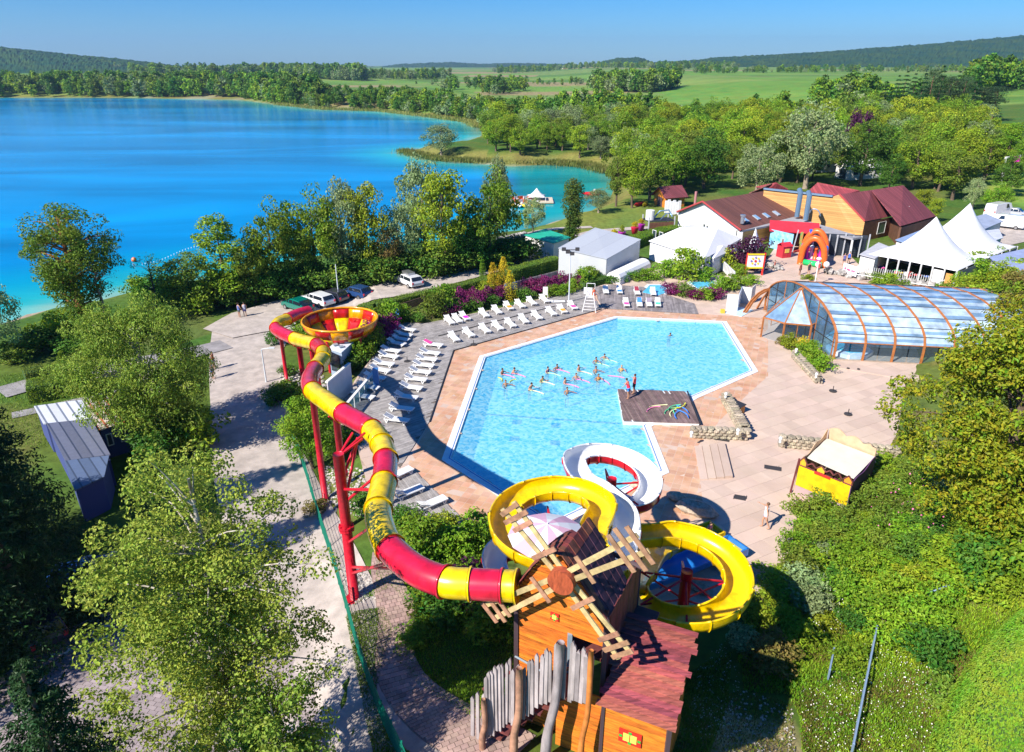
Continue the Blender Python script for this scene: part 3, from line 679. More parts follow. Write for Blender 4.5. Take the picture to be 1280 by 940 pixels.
for i, (x_, y_) in enumerate(row2):
 tw = {8:'orange', 9:'pink'}.get(i); lounger(x_, y_, (5.5,4.2), 'white lounger, %s from left in the front row by the drain strip' % ordn[i], towel=tw)
colA = [(509,414.5),(505,421),(500.5,426.5),(496,432),(489,441),(486.5,448),(480.5,457.5),(476,465.5),(469,475),(461,487),(454.5,499)]
for i, (x_, y_) in enumerate(colA):
 lounger(x_, y_, (8,1.3), 'white lounger, %s from the back in the left column by the planting bed' % ordn[i])
colB = [(542,433.6),(538,444),(534,451.8),(530,459.5),(526,467.8),(520.5,477),(514.6,487.5),(508.5,499.5),(502.6,514),(496.5,528)]
for i, (x_, y_) in enumerate(colB):
 lounger(x_, y_, (8,1.0), 'white lounger, %s from the back in the right column next to the pink paving' % ordn[i], towel='pink' if i == 0 else None)
for (x_, y_), lb in zip([(500,596),(512,619),(541,633)], ['rearmost','middle','nearest']):
 lounger(x_, y_, (8,-3.5), 'white lounger, %s of the three on the small deck by the green garden' % lb)
for i, ((x_, y_), tw) in enumerate(zip([(757,366),(774,366),(796,367.5),(816,368)], [None,'blue','dark red',None])):
 lounger(x_, y_, (1.5,6), 'white lounger, %s from the left in the back row on the far brown deck' % ordn[i], zb=.06, towel=tw)
for i, ((x_, y_), tw) in enumerate(zip([(782.5,382),(799,382),(811,382),(822,382)], ['pink','blue','grey','green'])):
 lounger(x_, y_, (1.5,6), 'white lounger, %s from the left in the front row on the far brown deck' % ordn[i], zb=.06, towel=tw)
c = G(697,378,.05); mb = MB(); mb.box((0,0,.12), (1.7,.6,.05)); mb.box((-.8,0,.22), (.5,.6,.05)); o = mb.build('folded_lounger', [m_lw]); o.location = c; o.rotation_euler = (0,0,.1)
tag(o, 'flat folded white lounger lying at the right end of the back row', 'sun lounger')
# parasol base stands on the deck
for (x_, y_, lb) in [(509,452,'on the grey deck between the two lounger columns'),(701,385,'between the two lounger rows near the lifeguard chair'),(1041,489,'on the pale plaza, back one of two'),(1060,518,'on the pale plaza, front one of two'),(592,431,'by the pool edge near the front lounger row')]:
 c = G(x_, y_, .03); mb = MB(); mb.cyl((0,0,0), .3, .07, 12); mb.cyl((0,0,.07), .035, .4, 8)
 o = mb.build('parasol_base', m_iron); o.location = c; o.name = 'weighted_stand'; tag(o, 'small black parasol stand '+lb, 'stand')
# lifeguard chair
c = G(737,388,.03); t = thing('lifeguard_chair', 'tall white lifeguard chair where the grey and brown decks meet', 'lifeguard chair', c, R(-10))
for sx in (-1, 1):
 for sy in (-1, 1): mb = MB(); mb.beam((sx*.75, sy*.75, 0), (sx*.35, sy*.35, 2.1), .07, .07); mb.build('leg', m_lw, t, local=True)
mb = MB(); mb.box((0,0,1.75), (.9,.8,.07)); mb.build('seat', m_lw, t, local=True)
mb = MB(); mb.box((-.3,.35,2.15), (.9,.06,.7)); mb.build('backrest', m_lw, t, local=True)
mb = MB();
for k in range(5): mb.box((0,-.72+k*.08,.3+k*.33), (1.3-k*.16,.06,.05))
mb.build('ladder', m_lw, t, local=True)
mb = MB()
for s in (-1, 1): mb.beam((s*.4,-.35,2.15), (s*.4,.35,2.15), .06,.06); mb.beam((s*.4,-.35,2.15), (s*.4,-.35,1.75), .06,.06)
for s in (-1, 1): mb.beam((s*.45,.3,2.1), (s*.45,.3,3.0), .05,.05);
mb.beam((-.45,.3,3.0), (.45,.3,3.0), .05,.05); mb.build('armrest', m_lw, t, local=True)
# ---------------------------------------------------------------- people
m_skin = mat('skin', (.50,.27,.17), .5, var=.15, scale=8); m_skin2 = mat('tanned_skin', (.38,.19,.11), .5, var=.15, scale=8)
m_hair = {'dark': mat('dark_hair', (.03,.02,.015), .6), 'brown': mat('brown_hair', (.12,.06,.03), .6), 'fair': mat('fair_hair', (.4,.28,.12), .6)}
def cloth(c): return mat('cloth_%d_%d_%d' % tuple(int(k*99) for k in c), c, .8, bump=.2, var=.15, scale=12)
BODY = {}
def skinned(name, nodes, edges, m_, parent):
 me = bpy.data.meshes.new(name); me.from_pydata([n_[0] for n_ in nodes], edges, []); me.materials.append(m_)
 o = bpy.data.objects.new(name, me); COL.objects.link(o); o.parent = parent
 md = o.modifiers.new('skin', 'SKIN'); md.use_smooth_shade = True
 if not me.skin_vertices: me.skin_vertices.new() if hasattr(me.skin_vertices, 'new') else None
 sv_ = me.skin_vertices[0].data
 for i, n_ in enumerate(nodes):
  r_ = n_[1]; sv_[i].radius = (r_, r_) if not isinstance(r_, tuple) else r_
 sv_[0].use_root = True
 s2 = o.modifiers.new('sub', 'SUBSURF'); s2.levels = 1; s2.render_levels = 1
 return o
def body_nodes(p):
 """p: joint angles; person faces +x. Returns nodes, edges"""
 V3 = Vector; lean = p.get('lean', 0); hz = p.get('hip', .93)
 hip = V3((0,0,hz)); up = V3((math.sin(lean), 0, math.cos(lean)))
 fw = V3((math.cos(lean), 0, -math.sin(lean)))
 Nn = [(hip, (.11,.15)), (hip+up*.15, (.10,.14)), (hip+up*.33, (.11,.16)), (hip+up*.47, (.10,.15)), (hip+up*.55, .055), (hip+up*.62+fw*.01, .055), (hip+up*.71+fw*.02, (.095,.085)), (hip+up*.80+fw*.015, .075)]
 E = [(i, i+1) for i in range(7)]
 nose = len(Nn); Nn.append((hip+up*.70+fw*.12, .018)); E.append((6, nose))
 for s, key in ((-1, 'armR'), (1, 'armL')):
  d1, d2 = p.get(key, (V3((0,s*.15,-1)), V3((.15,0,-1)))); d1 = V3(d1).normalized(); d2 = V3(d2).normalized()
  sh = hip+up*.48+V3((0,s*.19,0)); el = sh+d1*.29; wr = el+d2*.25; i0 = len(Nn)
  Nn += [(sh, .055), (el, .038), (wr, .026), (wr+d2*.06, (.035,.018))]; E += [(3, i0), (i0, i0+1), (i0+1, i0+2), (i0+2, i0+3)]
  side = d2.cross(V3((0,0,1))); side = side.normalized() if side.length > .1 else V3((0,1,0))
  for k in range(4):
   i1 = len(Nn); b0 = wr+d2*.09+side*(k-1.5)*.02; ln = (.065,.08,.075,.055)[k]
   Nn += [(b0, .009), (b0+d2*ln*.6, .008), (b0+d2*ln-V3((0,0,.012)), .007)]; E += [(i0+3, i1), (i1, i1+1), (i1+1, i1+2)]
  i1 = len(Nn); Nn += [(wr+d2*.04+side*.045, .01), (wr+d2*.075+side*.06, .008)]; E += [(i0+2, i1), (i1, i1+1)]
 for s, key in ((-1, 'legR'), (1, 'legL')):
  d1, d2 = p.get(key, (V3((0,s*.04,-1)), V3((-.02,0,-1)))); d1 = V3(d1).normalized(); d2 = V3(d2).normalized()
  hp = hip+V3((0,s*.09,-.04)); kn = hp+d1*.42; an = kn+d2*.40; i0 = len(Nn); ft = V3((1,0,0)) if abs(d2.x) < .8 else V3((0,0,1))
  Nn += [(hp, .085), (hp+d1*.2, .08), (kn, .055), (kn+d2*.13, .055), (an, .035), (an+V3((0,0,-.04))+ft*.06, .035), (an+V3((0,0,-.05))+ft*.17, (.02,.04))]
  E += [(0, i0)]+[(i0+j, i0+j+1) for j in range(6)]
 return Nn, E, hip, up, fw
def person(label, loc, rz, pose, top=None, bottom=None, hair='dark', skin=None, scale=1, group=None, sub=None):
 t = thing('person', label, 'person', loc, rz, group); t.scale = (scale,)*3
 Nn, E, hip, up, fw = body_nodes(pose); skinned('body', Nn, E, skin or m_skin, t)
 mb = MB(); hc = hip+up*.735+fw*-.005
 vs = []; n_ = 10
 mb.ball(hc, .105, 10, (.98,.9,1.0)); o = mb.build('hair', m_hair[hair], t, True, True)
 # keep the cap off the face
 o.data.transform(Matrix.Translation(-fw*.018+up*.02))
 def shell(p0, p1, r0, r1, nm, c, wid=1.35):
  ax = (p1-p0).normalized(); q = Vector((0,1,0)); fv = q.cross(ax).normalized(); vs = []; K = 4; M_ = 12
  for i in range(K+1):
   s_ = i/K; r_ = r0+(r1-r0)*s_; c_ = p0.lerp(p1, s_)
   for j in range(M_):
    a_ = 2*math.pi*j/M_; vs.append(c_+fv*math.cos(a_)*r_+q*math.sin(a_)*r_*wid)
  mb = MB(); mb.add(vs, [(i*M_+j, i*M_+(j+1)%M_, (i+1)*M_+(j+1)%M_, (i+1)*M_+j) for i in range(K) for j in range(M_)]+[tuple(range(M_)), tuple(range(K*M_, (K+1)*M_))])
  return mb.build(nm, cloth(c), t, True, True)
 if top: shell(hip+up*.02, hip+up*.52, .13, .12, 'shirt', top)
 if bottom:
  shell(hip-up*.05, hip+up*.10, .135, .125, 'swimwear' if not top else 'shorts', bottom, 1.3)
  if pose.get('shorts', True):
   for s, key in ((-1,'legR'),(1,'legL')):
    d1 = Vector(pose.get(key, (Vector((0,s*.04,-1)), 0))[0]).normalized(); hp = hip+Vector((0,s*.09,-.04))
    mb = MB(); mb.tube([hp, hp+d1*.2], [.098,.092], 10); mb.build('short_leg', cloth(bottom), t, True, True)
 return t
WADE = [dict(armR=((.6,-.5,-.3),(1,.2,.2)), armL=((.6,.5,-.3),(1,-.2,.2)), lean=.15), dict(armR=((.3,-.8,-.2),(.8,.1,.1)), armL=((.8,.3,-.4),(.9,-.1,.3)), lean=.3), dict(armR=((.8,-.3,-.3),(1,.1,.1)), armL=((.1,.9,-.3),(.6,.6,0)), lean=.05)]
m_noodle = {'pink': mat('pink_foam', (.9,.25,.5), .7), 'yellow': mat('yellow_foam', (.75,.75,.05), .7), 'pale green': mat('pale_green_foam', (.5,.8,.45), .7), 'green': mat('green_foam', (.1,.6,.3), .7), 'blue': mat('blue_foam', (.05,.25,.85), .7), 'pale yellow': mat('pale_foam', (.85,.85,.45), .7)}
def noodle(label, px, py, dx, dy, color, z=-.03, bend=.15, L_=1.5, n_=7):
 c = G(px, py, z); q = G(px+dx, py+dy, z); d = (q-c).normalized(); s = Vector((-d.y, d.x, 0))
 pts = [c+d*(t-.5)*L_+s*bend*(1-(2*t-1)**2) for t in [i/(n_-1) for i in range(n_)]]
 mb = MB(); mb.tube(pts, .04, 8); tag(mb.build('foam_noodle', m_noodle[color], None, True), label, 'foam noodle')
SW = [  # px, py of head, facing px direction, noodle, hair, costume
 (627,461,(6,2),'pink','dark',(.5,.3,.2),'farthest left swimmer, in front of a pink noodle'), (640,460,(6,0),'pink','brown',(.1,.1,.3),'second swimmer from the left in the back, resting on a pink noodle'),
 (632,476,(2,6),'yellow','brown',None,'swimmer between two yellow noodle ends near the blue floor line'), (684,459,(6,3),'pale green','dark',(.02,.02,.2),'swimmer in dark costume left of the one with a pink noodle'),
 (695,455,(6,4),'pink','dark',(.6,.1,.1),'swimmer bending over a pink noodle, left of the middle of the group'), (723,457,(6,2),'pale yellow','dark',(.6,.3,.1),'swimmer with pale yellow noodle in the middle of the group'),
 (745,447,(3,5),'pale green','dark',None,'swimmer at the back of the group with pale green noodle'), (755,442,(4,5),'pale green','dark',(.7,.3,.1),'swimmer farthest back in the pool group'),
 (745,459,(2,6),None,'dark',(.05,.05,.05),'swimmer with dark straps just behind the one on a pink noodle'), (720,467,(3,6),'pink','brown',(.1,.1,.1),'swimmer with arms down beside the middle of the group'),
 (676,470,(6,2),'pale yellow','dark',(.6,.6,.2),'swimmer in pale costume holding a pale yellow noodle'), (706,473,(6,2),'pink','dark',(.1,.05,.05),'black haired swimmer in front with a pink noodle stretched right'),
 (748,468,(3,6),'pink','brown',(.6,.25,.05),'swimmer in orange leaning over a long pink noodle nearest the platform'), (662,481,(6,2),'pale yellow','dark',(.02,.02,.04),'bare backed swimmer in dark trunks standing nearest the camera on the left'),
 (709,485,(3,6),None,'dark',(.1,.4,.6),'small swimmer alone in front over the blue floor line'), (777,457,(2,6),None,'fair',(.8,.4,.1),'fair haired swimmer in yellow beyond the instructors'), (837,413,(5,3),None,'dark',(.1,.1,.1),'lone swimmer in the far right of the pool')]
for i, (x_, y_, fd, nd, hr, cs, lb) in enumerate(SW):
 c = G(x_, y_, .42); q = G(x_+fd[0], y_+fd[1], .42); rz = math.atan2(q.y-c.y, q.x-c.x)
 dep_ = -1.25 if i not in (13,) else -1.05
 if i == 16: dep_ = -1.5
 person(lb, (c.x, c.y, dep_), rz, WADE[i % 3], bottom=cs or (.1,.1,.3), top=cs if i in (3,10,12,15) else None, hair=hr, skin=m_skin if i % 2 else m_skin2, group='swimmers in the exercise class' if i < 16 else None)
 if nd and i != 2: noodle({13:'pale yellow foam noodle held by the bare backed swimmer in front', 4:'pink foam noodle under the bending swimmer left of the middle',9:'pink foam noodle beside the swimmer with lowered arms',12:'long pink foam noodle under the orange-clad swimmer'}.get(i, nd+' foam noodle held by the '+lb.split(',')[0].split(' with ')[0]), x_+8, y_+9, 8, 2 if i != 12 else 5, nd)
 elif i == 2: noodle('yellow foam noodle left of the swimmer near the floor line', 625,474,5,5,'yellow',L_=.9); noodle('yellow foam noodle right of the swimmer near the floor line', 641,476,6,-3,'yellow',L_=.9)
noodle('long pale pink noodle drifting left of the instructors', 770,471,8,1,'pink', bend=.1)
c = G(792,492,.25); person('instructor in red shirt and dark shorts standing upright on the platform corner', c, R(150), dict(armR=((.2,-.5,-.7),(.9,0,.2))), (.75,.03,.08), (.02,.02,.04), 'dark', group='instructors in red shirts')
c = G(785,498,.25); person('instructor in red shirt and blue shorts leaning toward the pool', c, R(140), dict(lean=.35, armR=((.5,-.3,-.8),(.8,0,-.2)), armL=((.3,.3,-.9),(.6,0,-.5)), legL=((-.1,.1,-1),(-.15,0,-1))), (.75,.03,.08), (.03,.25,.7), 'dark', group='instructors in red shirts')
c = G(955,660,.0); person('woman in white swimsuit walking barefoot on the plaza with one arm out', c, R(160), dict(armR=((.5,-.6,-.2),(1,-.3,.1)), armL=((-.3,.3,-1),(.1,.1,-1)), legR=((.35,-.03,-1),(-.1,0,-1)), legL=((-.3,.05,-1),(-.45,0,-1)), shorts=False), (.75,.77,.85), (.35,.45,.85), 'brown')
c = D(746,371,G(737,388,.03).y); person('lifeguard in red sitting up on the white chair', (c.x-.35,c.y-.1,1.05), R(-60), dict(hip=.85, legR=((1,-.1,-.15),(.1,0,-1)), legL=((1,.1,-.15),(.1,0,-1)), armL=((.3,.2,-.9),(.9,0,-.2))), (.8,.08,.02), (.8,.1,.02), 'dark')
# noodles heaped on the platform
c0 = [(823,507,9,-1,'pale yellow','lying straight left of the heap'),(817,511,8,-3,'pink','curved on the platform left of the heap'),(838,513,6,-3,'green','at the left of the heap'),(842,516,4,-6,'pale yellow','upright in the heap'),(846,513,2,-7,'green','in the middle of the heap'),(848,518,3,-6,'blue','at the near side of the heap'),(852,511,7,4,'blue','at top right of the heap'),(853,517,6,4,'blue','at the lower right of the heap'),(843,509,7,-3,'green','at the back of the heap'),(849,507,-7,3,'yellow','crossing the back of the heap')]
for i, (x_, y_, dx, dy, cl, lb) in enumerate(c0): noodle(cl+' foam noodle '+lb+' on the timber platform', x_, y_, dx, dy, cl, z=.29+.015*i, bend=(.25 if i else .05), L_=1.5)
# orange lifejacket chest by the wall, beach ball and small boxes
c = G(921,514,0); t = thing('equipment_chest', 'orange and black equipment chest on the shaded side of the slanting rubble wall', 'chest', c, R(35))
mb = MB(); mb.box((0,0,.3), (.55,1.0,.6)); mb.build('box', mat('orange_plastic', (.7,.25,.03), .5), t, local=True); mb = MB(); mb.slab([(-.35,-.55,.62),(.35,-.55,.72),(.35,.55,.72),(-.35,.55,.62)], .05); mb.build('lid', MATS['dark_trim'], t, local=True)
# ---------------------------------------------------------------- tube slide
gl_ = dict(rough=.3, coat=.45, var=.34, stretch=(1,1,.5))
m_red = mat('red_fibreglass', (.62,.01,.045), scale=2, **gl_); m_yel = mat('yellow_fibreglass', (.80,.56,.0), scale=2, **gl_)
m_steel = mat('red_painted_steel', (.60,.01,.03), .4, var=.25, scale=4)
m_or = mat('orange_yellow_fibreglass', (.80,.33,.0), scale=2, **gl_); m_dred = mat('deep_red_fibreglass', (.50,.01,.01), scale=2, **gl_)
def smooth(pts, k=6):
 """Catmull-Rom through the points"""
 P = [Vector(p) for p in pts]; P = [P[0]*2-P[1]]+P+[P[-1]*2-P[-2]]; out = []
 for i in range(1, len(P)-2):
  for j in range(k):
   t = j/k; a, b_, c, d = P[i-1], P[i], P[i+1], P[i+2]
   out.append(.5*((2*b_)+(c-a)*t+(2*a-5*b_+4*c-d)*t*t+(3*b_-a-3*c+d)*t**3))
 out.append(P[-2]); return out
TUBE = [  # px, py, z, colour from here on, ribbed
 (646,733,9.0,'y',0),(627,732,8.95,'r',0),(588,730,8.9,'y',0),(556,727,8.85,'r',0),(519,712,8.75,'r',0),(488,685,8.65,'y',0),(476,660,8.6,'y',0),(473,636,8.5,'y',1),(480,602,8.4,'r',0),(482,574,8.3,'y',0),(477,555,8.15,'y',1),(464,537,8.0,'r',0),
 (447,526,7.85,'r',0),(429,516,7.7,'y',1),(409,502,7.45,'y',1),(391,488,7.0,'r',0),(387,475,6.6,'r',0),(394,461,6.15,'y',1),(403,449,5.7,'y',0),(404,440,5.3,'r',0),(396,431,4.8,'y',0),(382,427,4.3,'y',0),(368,423,3.9,'r',0),(352,416,3.6,'r',0),(345,410,3.45,'y',0),(349,403,3.35,'y',0),(359,399,3.25,'r',0),(372,393,3.15,'r',0),(386,389,3.05,'r',0)]
t = thing('tube_slide', 'closed red and yellow tube slide winding from the windmill tower to the funnel bowl', 'water slide', G(443,745,0))
pts = [G(a, b_, z) for a, b_, z, *_ in TUBE]; SM = smooth(pts, 6)
TR = .54
i = 0
while i < len(TUBE)-1:
 j = i+1
 while j < len(TUBE)-1 and TUBE[j][3] == TUBE[i][3] and TUBE[j][4] == TUBE[i][4] and j-i < 2: j += 1
 seg = SM[i*6:j*6+1]; mm = m_red if TUBE[i][3] == 'r' else m_yel
 mb = MB()
 if TUBE[i][4]:
  fine = []
  for a in range(len(seg)-1):
   for q in range(4): fine.append(seg[a].lerp(seg[a+1], q/4))
  fine.append(seg[-1]); mb.tube(fine, [TR+.018*math.cos(k*math.pi) for k in range(len(fine))], 24, caps=False)
 else: mb.tube(seg, TR, 24, caps=False)
 mb.build('tube_section', mm, t, True)
 d = (seg[0]-seg[1]).normalized(); mb = MB(); mb.tube([seg[0]-d*.04, seg[0]+d*.04], TR+.065, 24); mb.build('flange', mm, t, True)
 i = j
# funnel bowl: two rings of coloured panels, rim, floor
bc = G(425,399,3.0); BR = 3.5
bt = thing('slide_bowl', 'open funnel bowl of red, orange and yellow panels where the tube slide ends', 'water slide', (bc.x, bc.y, ztp(bc.x, bc.y)))
prof = [(BR,0),(BR*.97,-.45),(BR*.9,-.95),(BR*.8,-1.35),(BR*.66,-1.75),(BR*.48,-2.15),(BR*.3,-2.45),(.35,-2.7)]
def panel(k, n_, i0, i1, m_, off):
 vs = []; rows = prof[i0:i1+1]; K = 3
 for r_, z_ in rows:
  for q in range(K+1):
   a = 2*math.pi*(k+q/K)/n_+off; vs.append((bc.x+r_*math.cos(a), bc.y+r_*math.sin(a), bc.z+z_))
 mb = MB(); mb.add(vs, [(i*(K+1)+q, i*(K+1)+q+1, (i+1)*(K+1)+q+1, (i+1)*(K+1)+q) for i in range(len(rows)-1) for q in range(K)])
 o = mb.build('bowl_panel', m_, bt, True); md = o.modifiers.new('thick', 'SOLIDIFY'); md.thickness = .03; return o
for k in range(14):
 panel(k, 14, 0, 2, (m_or, m_dred)[k % 2], .2); panel(k, 14, 2, 5, (m_dred, m_yel)[k % 2], .2); panel(k, 14, 5, 7, (m_yel, m_red)[k % 2], .2)
mb = MB(); mb.tube([(bc.x+BR*math.cos(a*.2244), bc.y+BR*math.sin(a*.2244), bc.z+.02) for a in range(28)], .1, 8, closed=True); mb.build('rim', m_or, bt, True)
for k in range(6):
 a = k*math.pi/3+.3; x_, y_ = bc.x+BR*.85*math.cos(a), bc.y+BR*.85*math.sin(a); mb = MB(); mb.cyl((x_, y_, ztp(x_, y_)-.1), .13, bc.z-1.0-ztp(x_, y_), 10); mb.build('support_post', m_steel, bt)
# support columns of the tube
def column(base_px, top, r_=.26, split=True, label=''):
 b0 = T(*base_px); top = Vector(top); tt = thing('slide_column', label, 'column', b0, 0, 'red steel columns under the tube slide')
 mb = MB(); hgt = top.z-b0.z-TR-.15; x_, y_ = b0.x, b0.y
 mb.cyl((x_, y_, b0.z-.2), r_, hgt+.2, 14); mb.build('shaft', m_steel, tt, True)
 if split:
  mb = MB(); zz = b0.z+hgt*.5; mb.cyl((x_, y_, zz), r_+.12, .1, 14); mb.cyl((x_, y_, zz+.14), r_+.12, .1, 14)
  for k in range(8): a = k*math.pi/4; mb.cyl((x_+(r_+.08)*math.cos(a), y_+(r_+.08)*math.sin(a), zz-.08), .03, .42, 5)
  mb.build('flange', m_steel, tt)
 mb = MB(); mb.cyl((x_, y_, b0.z-.05), r_+.2, .1, 14); mb.build('base_plate', m_steel, tt)
 hd_ = Vector((x_, y_, b0.z+hgt))
 for q in ((-.3,.3),(.3,-.3),(-.35,-.25),(.3,.3)):
  mb = MB(); mb.beam(hd_-Vector((0,0,.15)), (top.x+q[0], top.y+q[1], top.z-TR*.8), .09, .09); mb.build('bracket', m_steel, tt)
 dxy = Vector((top.x-x_, top.y-y_, 0))
 if dxy.length > .7:
  for f in (.5, .25):
   mb = MB(); mb.tube([(x_, y_, b0.z+hgt*(1-f*.7)), (top.x, top.y, top.z-TR)], .07, 8); mb.build('strut', m_steel, tt)
 return tt
def pxg(p):
 z = ztp(p.x, p.y)-CH; dpt = p.y*cp-z*sp_; return (640+F*p.x/dpt, 470-F*(p.y*sp_+z*cp)/dpt)
def tubeat(px, py): return min(SM, key=lambda p: (p-D(px, py, p.y)).length)
column((443,748), tubeat(455,531)*.35+D(440,537,T(443,748).y)*.65, label='tall red steel column with bolted flange nearest the green fence')
q_ = tubeat(420,510); column(pxg(q_), q_, .2, True, 'red column behind the round bush under the ribbed yellow tube')
q_ = tubeat(392,484); column(pxg(q_), q_, .2, False, 'red column beside the white wall panel')
q_ = tubeat(391,429); column(pxg(q_), q_, .24, False, 'red column right of the two at the far bend')
q_ = tubeat(372,424); column(pxg(q_), q_, .22, False, 'red column in the middle at the far bend')
q_ = tubeat(350,414); column(pxg(q_), q_, .16, False, 'slim red column farthest left at the tube bend')
# long struts from the tall column to the low tube run
kb = T(443,748);
kc = thing('slide_brace', 'thin red struts tying the tall column to the yellow tube bend', 'brace', kb)
for z0_, q in ((3.5, tubeat(478,640)), (2.0, tubeat(500,700)), (6.6, tubeat(480,600)), (5.8, tubeat(482,575)), (1.6, tubeat(489,688))):
 mb = MB(); mb.tube([(kb.x, kb.y, kb.z+z0_), q-Vector((0,0,TR*.8))], .07, 8); mb.build('strut', m_steel, kc)
# ---------------------------------------------------------------- open flumes
m_wf = mat('white_fibreglass', (.80,.81,.83), .25, coat=.5, var=.06, scale=1); m_bf = mat('blue_fibreglass', (.02,.20,.62), .3, coat=.4, var=.2, scale=1)
m_yf = mat('yellow_flume_fibreglass', (.84,.55,.0), .3, coat=.4, var=.25, scale=2.5)
def flume(pts, wid, dep_, m_in, m_out, parent, nm='channel', k=8, sub=3, lipm=None):
 """U-shaped channel swept along a path in sections, each section its own mesh with a rolled lip"""
 P = smooth(pts, k); nseg = (len(pts)-1)
 cs = [(-.5,1.0),(-.5,.55),(-.42,.22),(-.25,.05),(0,0),(.25,.05),(.42,.22),(.5,.55),(.5,1.0)]
 rows = []
 for i, p in enumerate(P):
  d = P[min(i+1, len(P)-1)]-P[max(i-1, 0)]; d.z = 0; d.normalize(); s = Vector((d.y, -d.x, 0))
  # banking by turn
  d2 = P[min(i+3, len(P)-1)]-P[i]; d1 = P[i]-P[max(i-3, 0)]; cr_ = (d1.x*d2.y-d1.y*d2.x)/max(1e-6, d1.length*d2.length) if d1.length > 0 and d2.length > 0 else 0
  bank = max(-.35, min(.35, cr_*.5))
  rows.append([p+s*a*wid+Vector((0,0,(b_-.4)*dep_+a*wid*bank)) for a, b_ in cs])
 step = k
 for a in range(0, len(P)-1, step):
  R_ = rows[a:a+step+1]; c_ = len(cs); mb = MB()
  vs = [q for r_ in R_ for q in r_]; th = .035
  inn = [[q for q in r_] for r_ in R_]
  out = []
  for ri, r_ in enumerate(R_):
   mid_ = (r_[0]+r_[-1])/2+Vector((0,0,.1)); out.append([q+(q-mid_).normalized()*th for q in r_])
  nr_ = len(R_)
  mb.m(0).add([q for r_ in inn for q in r_], [(i*c_+j, (i+1)*c_+j, (i+1)*c_+j+1, i*c_+j+1) for i in range(nr_-1) for j in range(c_-1)])
  mb.m(1).add([q for r_ in out for q in r_], [(i*c_+j, i*c_+j+1, (i+1)*c_+j+1, (i+1)*c_+j) for i in range(nr_-1) for j in range(c_-1)])
  o = mb.build(nm, [m_in, m_out], parent, True)
  mb = MB(); mb.tube([r_[0] for r_ in R_], .05, 6); mb.tube([r_[-1] for r_ in R_], .05, 6); mb.build('lip', lipm or m_in, o if False else parent, True)
  mb = MB(); rr = out[0]; mb.add([q for q in rr]+[q+(q-(rr[0]+rr[-1])/2).normalized()*.06 for q in rr], [(j, j+1, c_+j+1, c_+j) for j in range(c_-1)]); mb.build('flange', m_out, parent)
 return P
def ringpts(cx, cy, r_, a0, a1, z0, z1, n_):
 return [Vector((cx+r_*math.cos(R(a0+(a1-a0)*i/n_)), cy+r_*math.sin(R(a0+(a1-a0)*i/n_)), z0+(z1-z0)*i/n_)) for i in range(n_+1)]
def hub(label, cx, cy, ztop, zring, rr, n_=5, r_=.24, a0=20):
 t = thing('slide_post', label, 'column', (cx, cy, 0)); mb = MB(); mb.cyl((cx, cy, -.3 if cy < 29 else -1.4), r_, ztop+(.3 if cy < 29 else 1.4), 16); mb.build('shaft', m_steel, t, True)
 for k in range(n_):
  a = R(a0+k*360/n_); q = Vector((cx+rr*math.cos(a), cy+rr*math.sin(a), zring-.45)); mb = MB(); mb.tube([(cx, cy, ztop-.35), q], .05, 6); mb.build('strut', m_steel, t)
  mb = MB(); mb.tube([(cx, cy, ztop-1.5), q], .045, 6); mb.build('strut', m_steel, t)
 return t
TH = math.atan2(-.455, .89)   # tower turn
# yellow flume
A0 = G(690,650,7.3); B0 = G(858,721,5.3)
yt = thing('yellow_slide', 'open yellow flume looping twice down from the windmill tower', 'water slide', (A0.x, A0.y, 0))
yp = [D(738,690,19.9), G(742,668,7.9)]+ringpts(A0.x, A0.y, 2.1, 0, 262, 7.7, 6.7, 9)+[Vector((A0.x+1.2, A0.y-2.45, 6.5)), Vector((B0.x-4.4, B0.y+.2, 6.25)), Vector((B0.x-2.9, B0.y+1.3, 6.1))]+ringpts(B0.x, B0.y, 2.1, 118, -225, 5.9, 4.1, 12)
e0 = G(826,690,1.6); e1 = G(880,668,.75)
yp += [e0, e1]
flume(yp, 1.1, .62, m_yf, m_yf, yt, k=6)
hub('red post with radial struts in the middle of the upper yellow loop', A0.x, A0.y, 7.3, 7.0, 2.1)
hub('dark red post with radial struts in the middle of the right yellow loop', B0.x, B0.y, 5.6, 4.9, 2.1, 6)
# run-out troughs
def trough(label, nm, pa, pb, wid, m_, z):
 a, b_ = G(*pa, z), G(*pb, z); d = (b_-a); Lx = d.length; t = thing(nm, label, 'slide run-out', (a.x, a.y, 0), math.atan2(d.y, d.x))
 mb = MB(); mb.box((Lx/2,0,.25), (Lx,wid,.08)); mb.build('floor', m_, t, local=True)
 for s in (-1, 1): mb = MB(); mb.box((Lx/2, s*wid/2, .45), (Lx,.09,.45)); mb.build('side_wall', m_, t, local=True)
 mb = MB(); mb.box((Lx,0,.45), (.09,wid+.1,.45)); mb.build('end_wall', m_, t, local=True)
 mb = MB(); mb.box((Lx/2,0,.38), (Lx-.1,wid-.1,.02)); mb.build('water', mat('trough_water', (.05,.3,.6) if m_ is m_bf else (.6,.5,.1), .08), t, local=True)
trough('short yellow end trough of the yellow slide where a child steps out', 'run_out_trough', (868,672), (896,662), 1.2, m_yf, .45)
trough('blue end trough of the white slide beyond the right yellow loop', 'run_out_trough', (886,697), (922,681), 1.4, m_bf, .45)
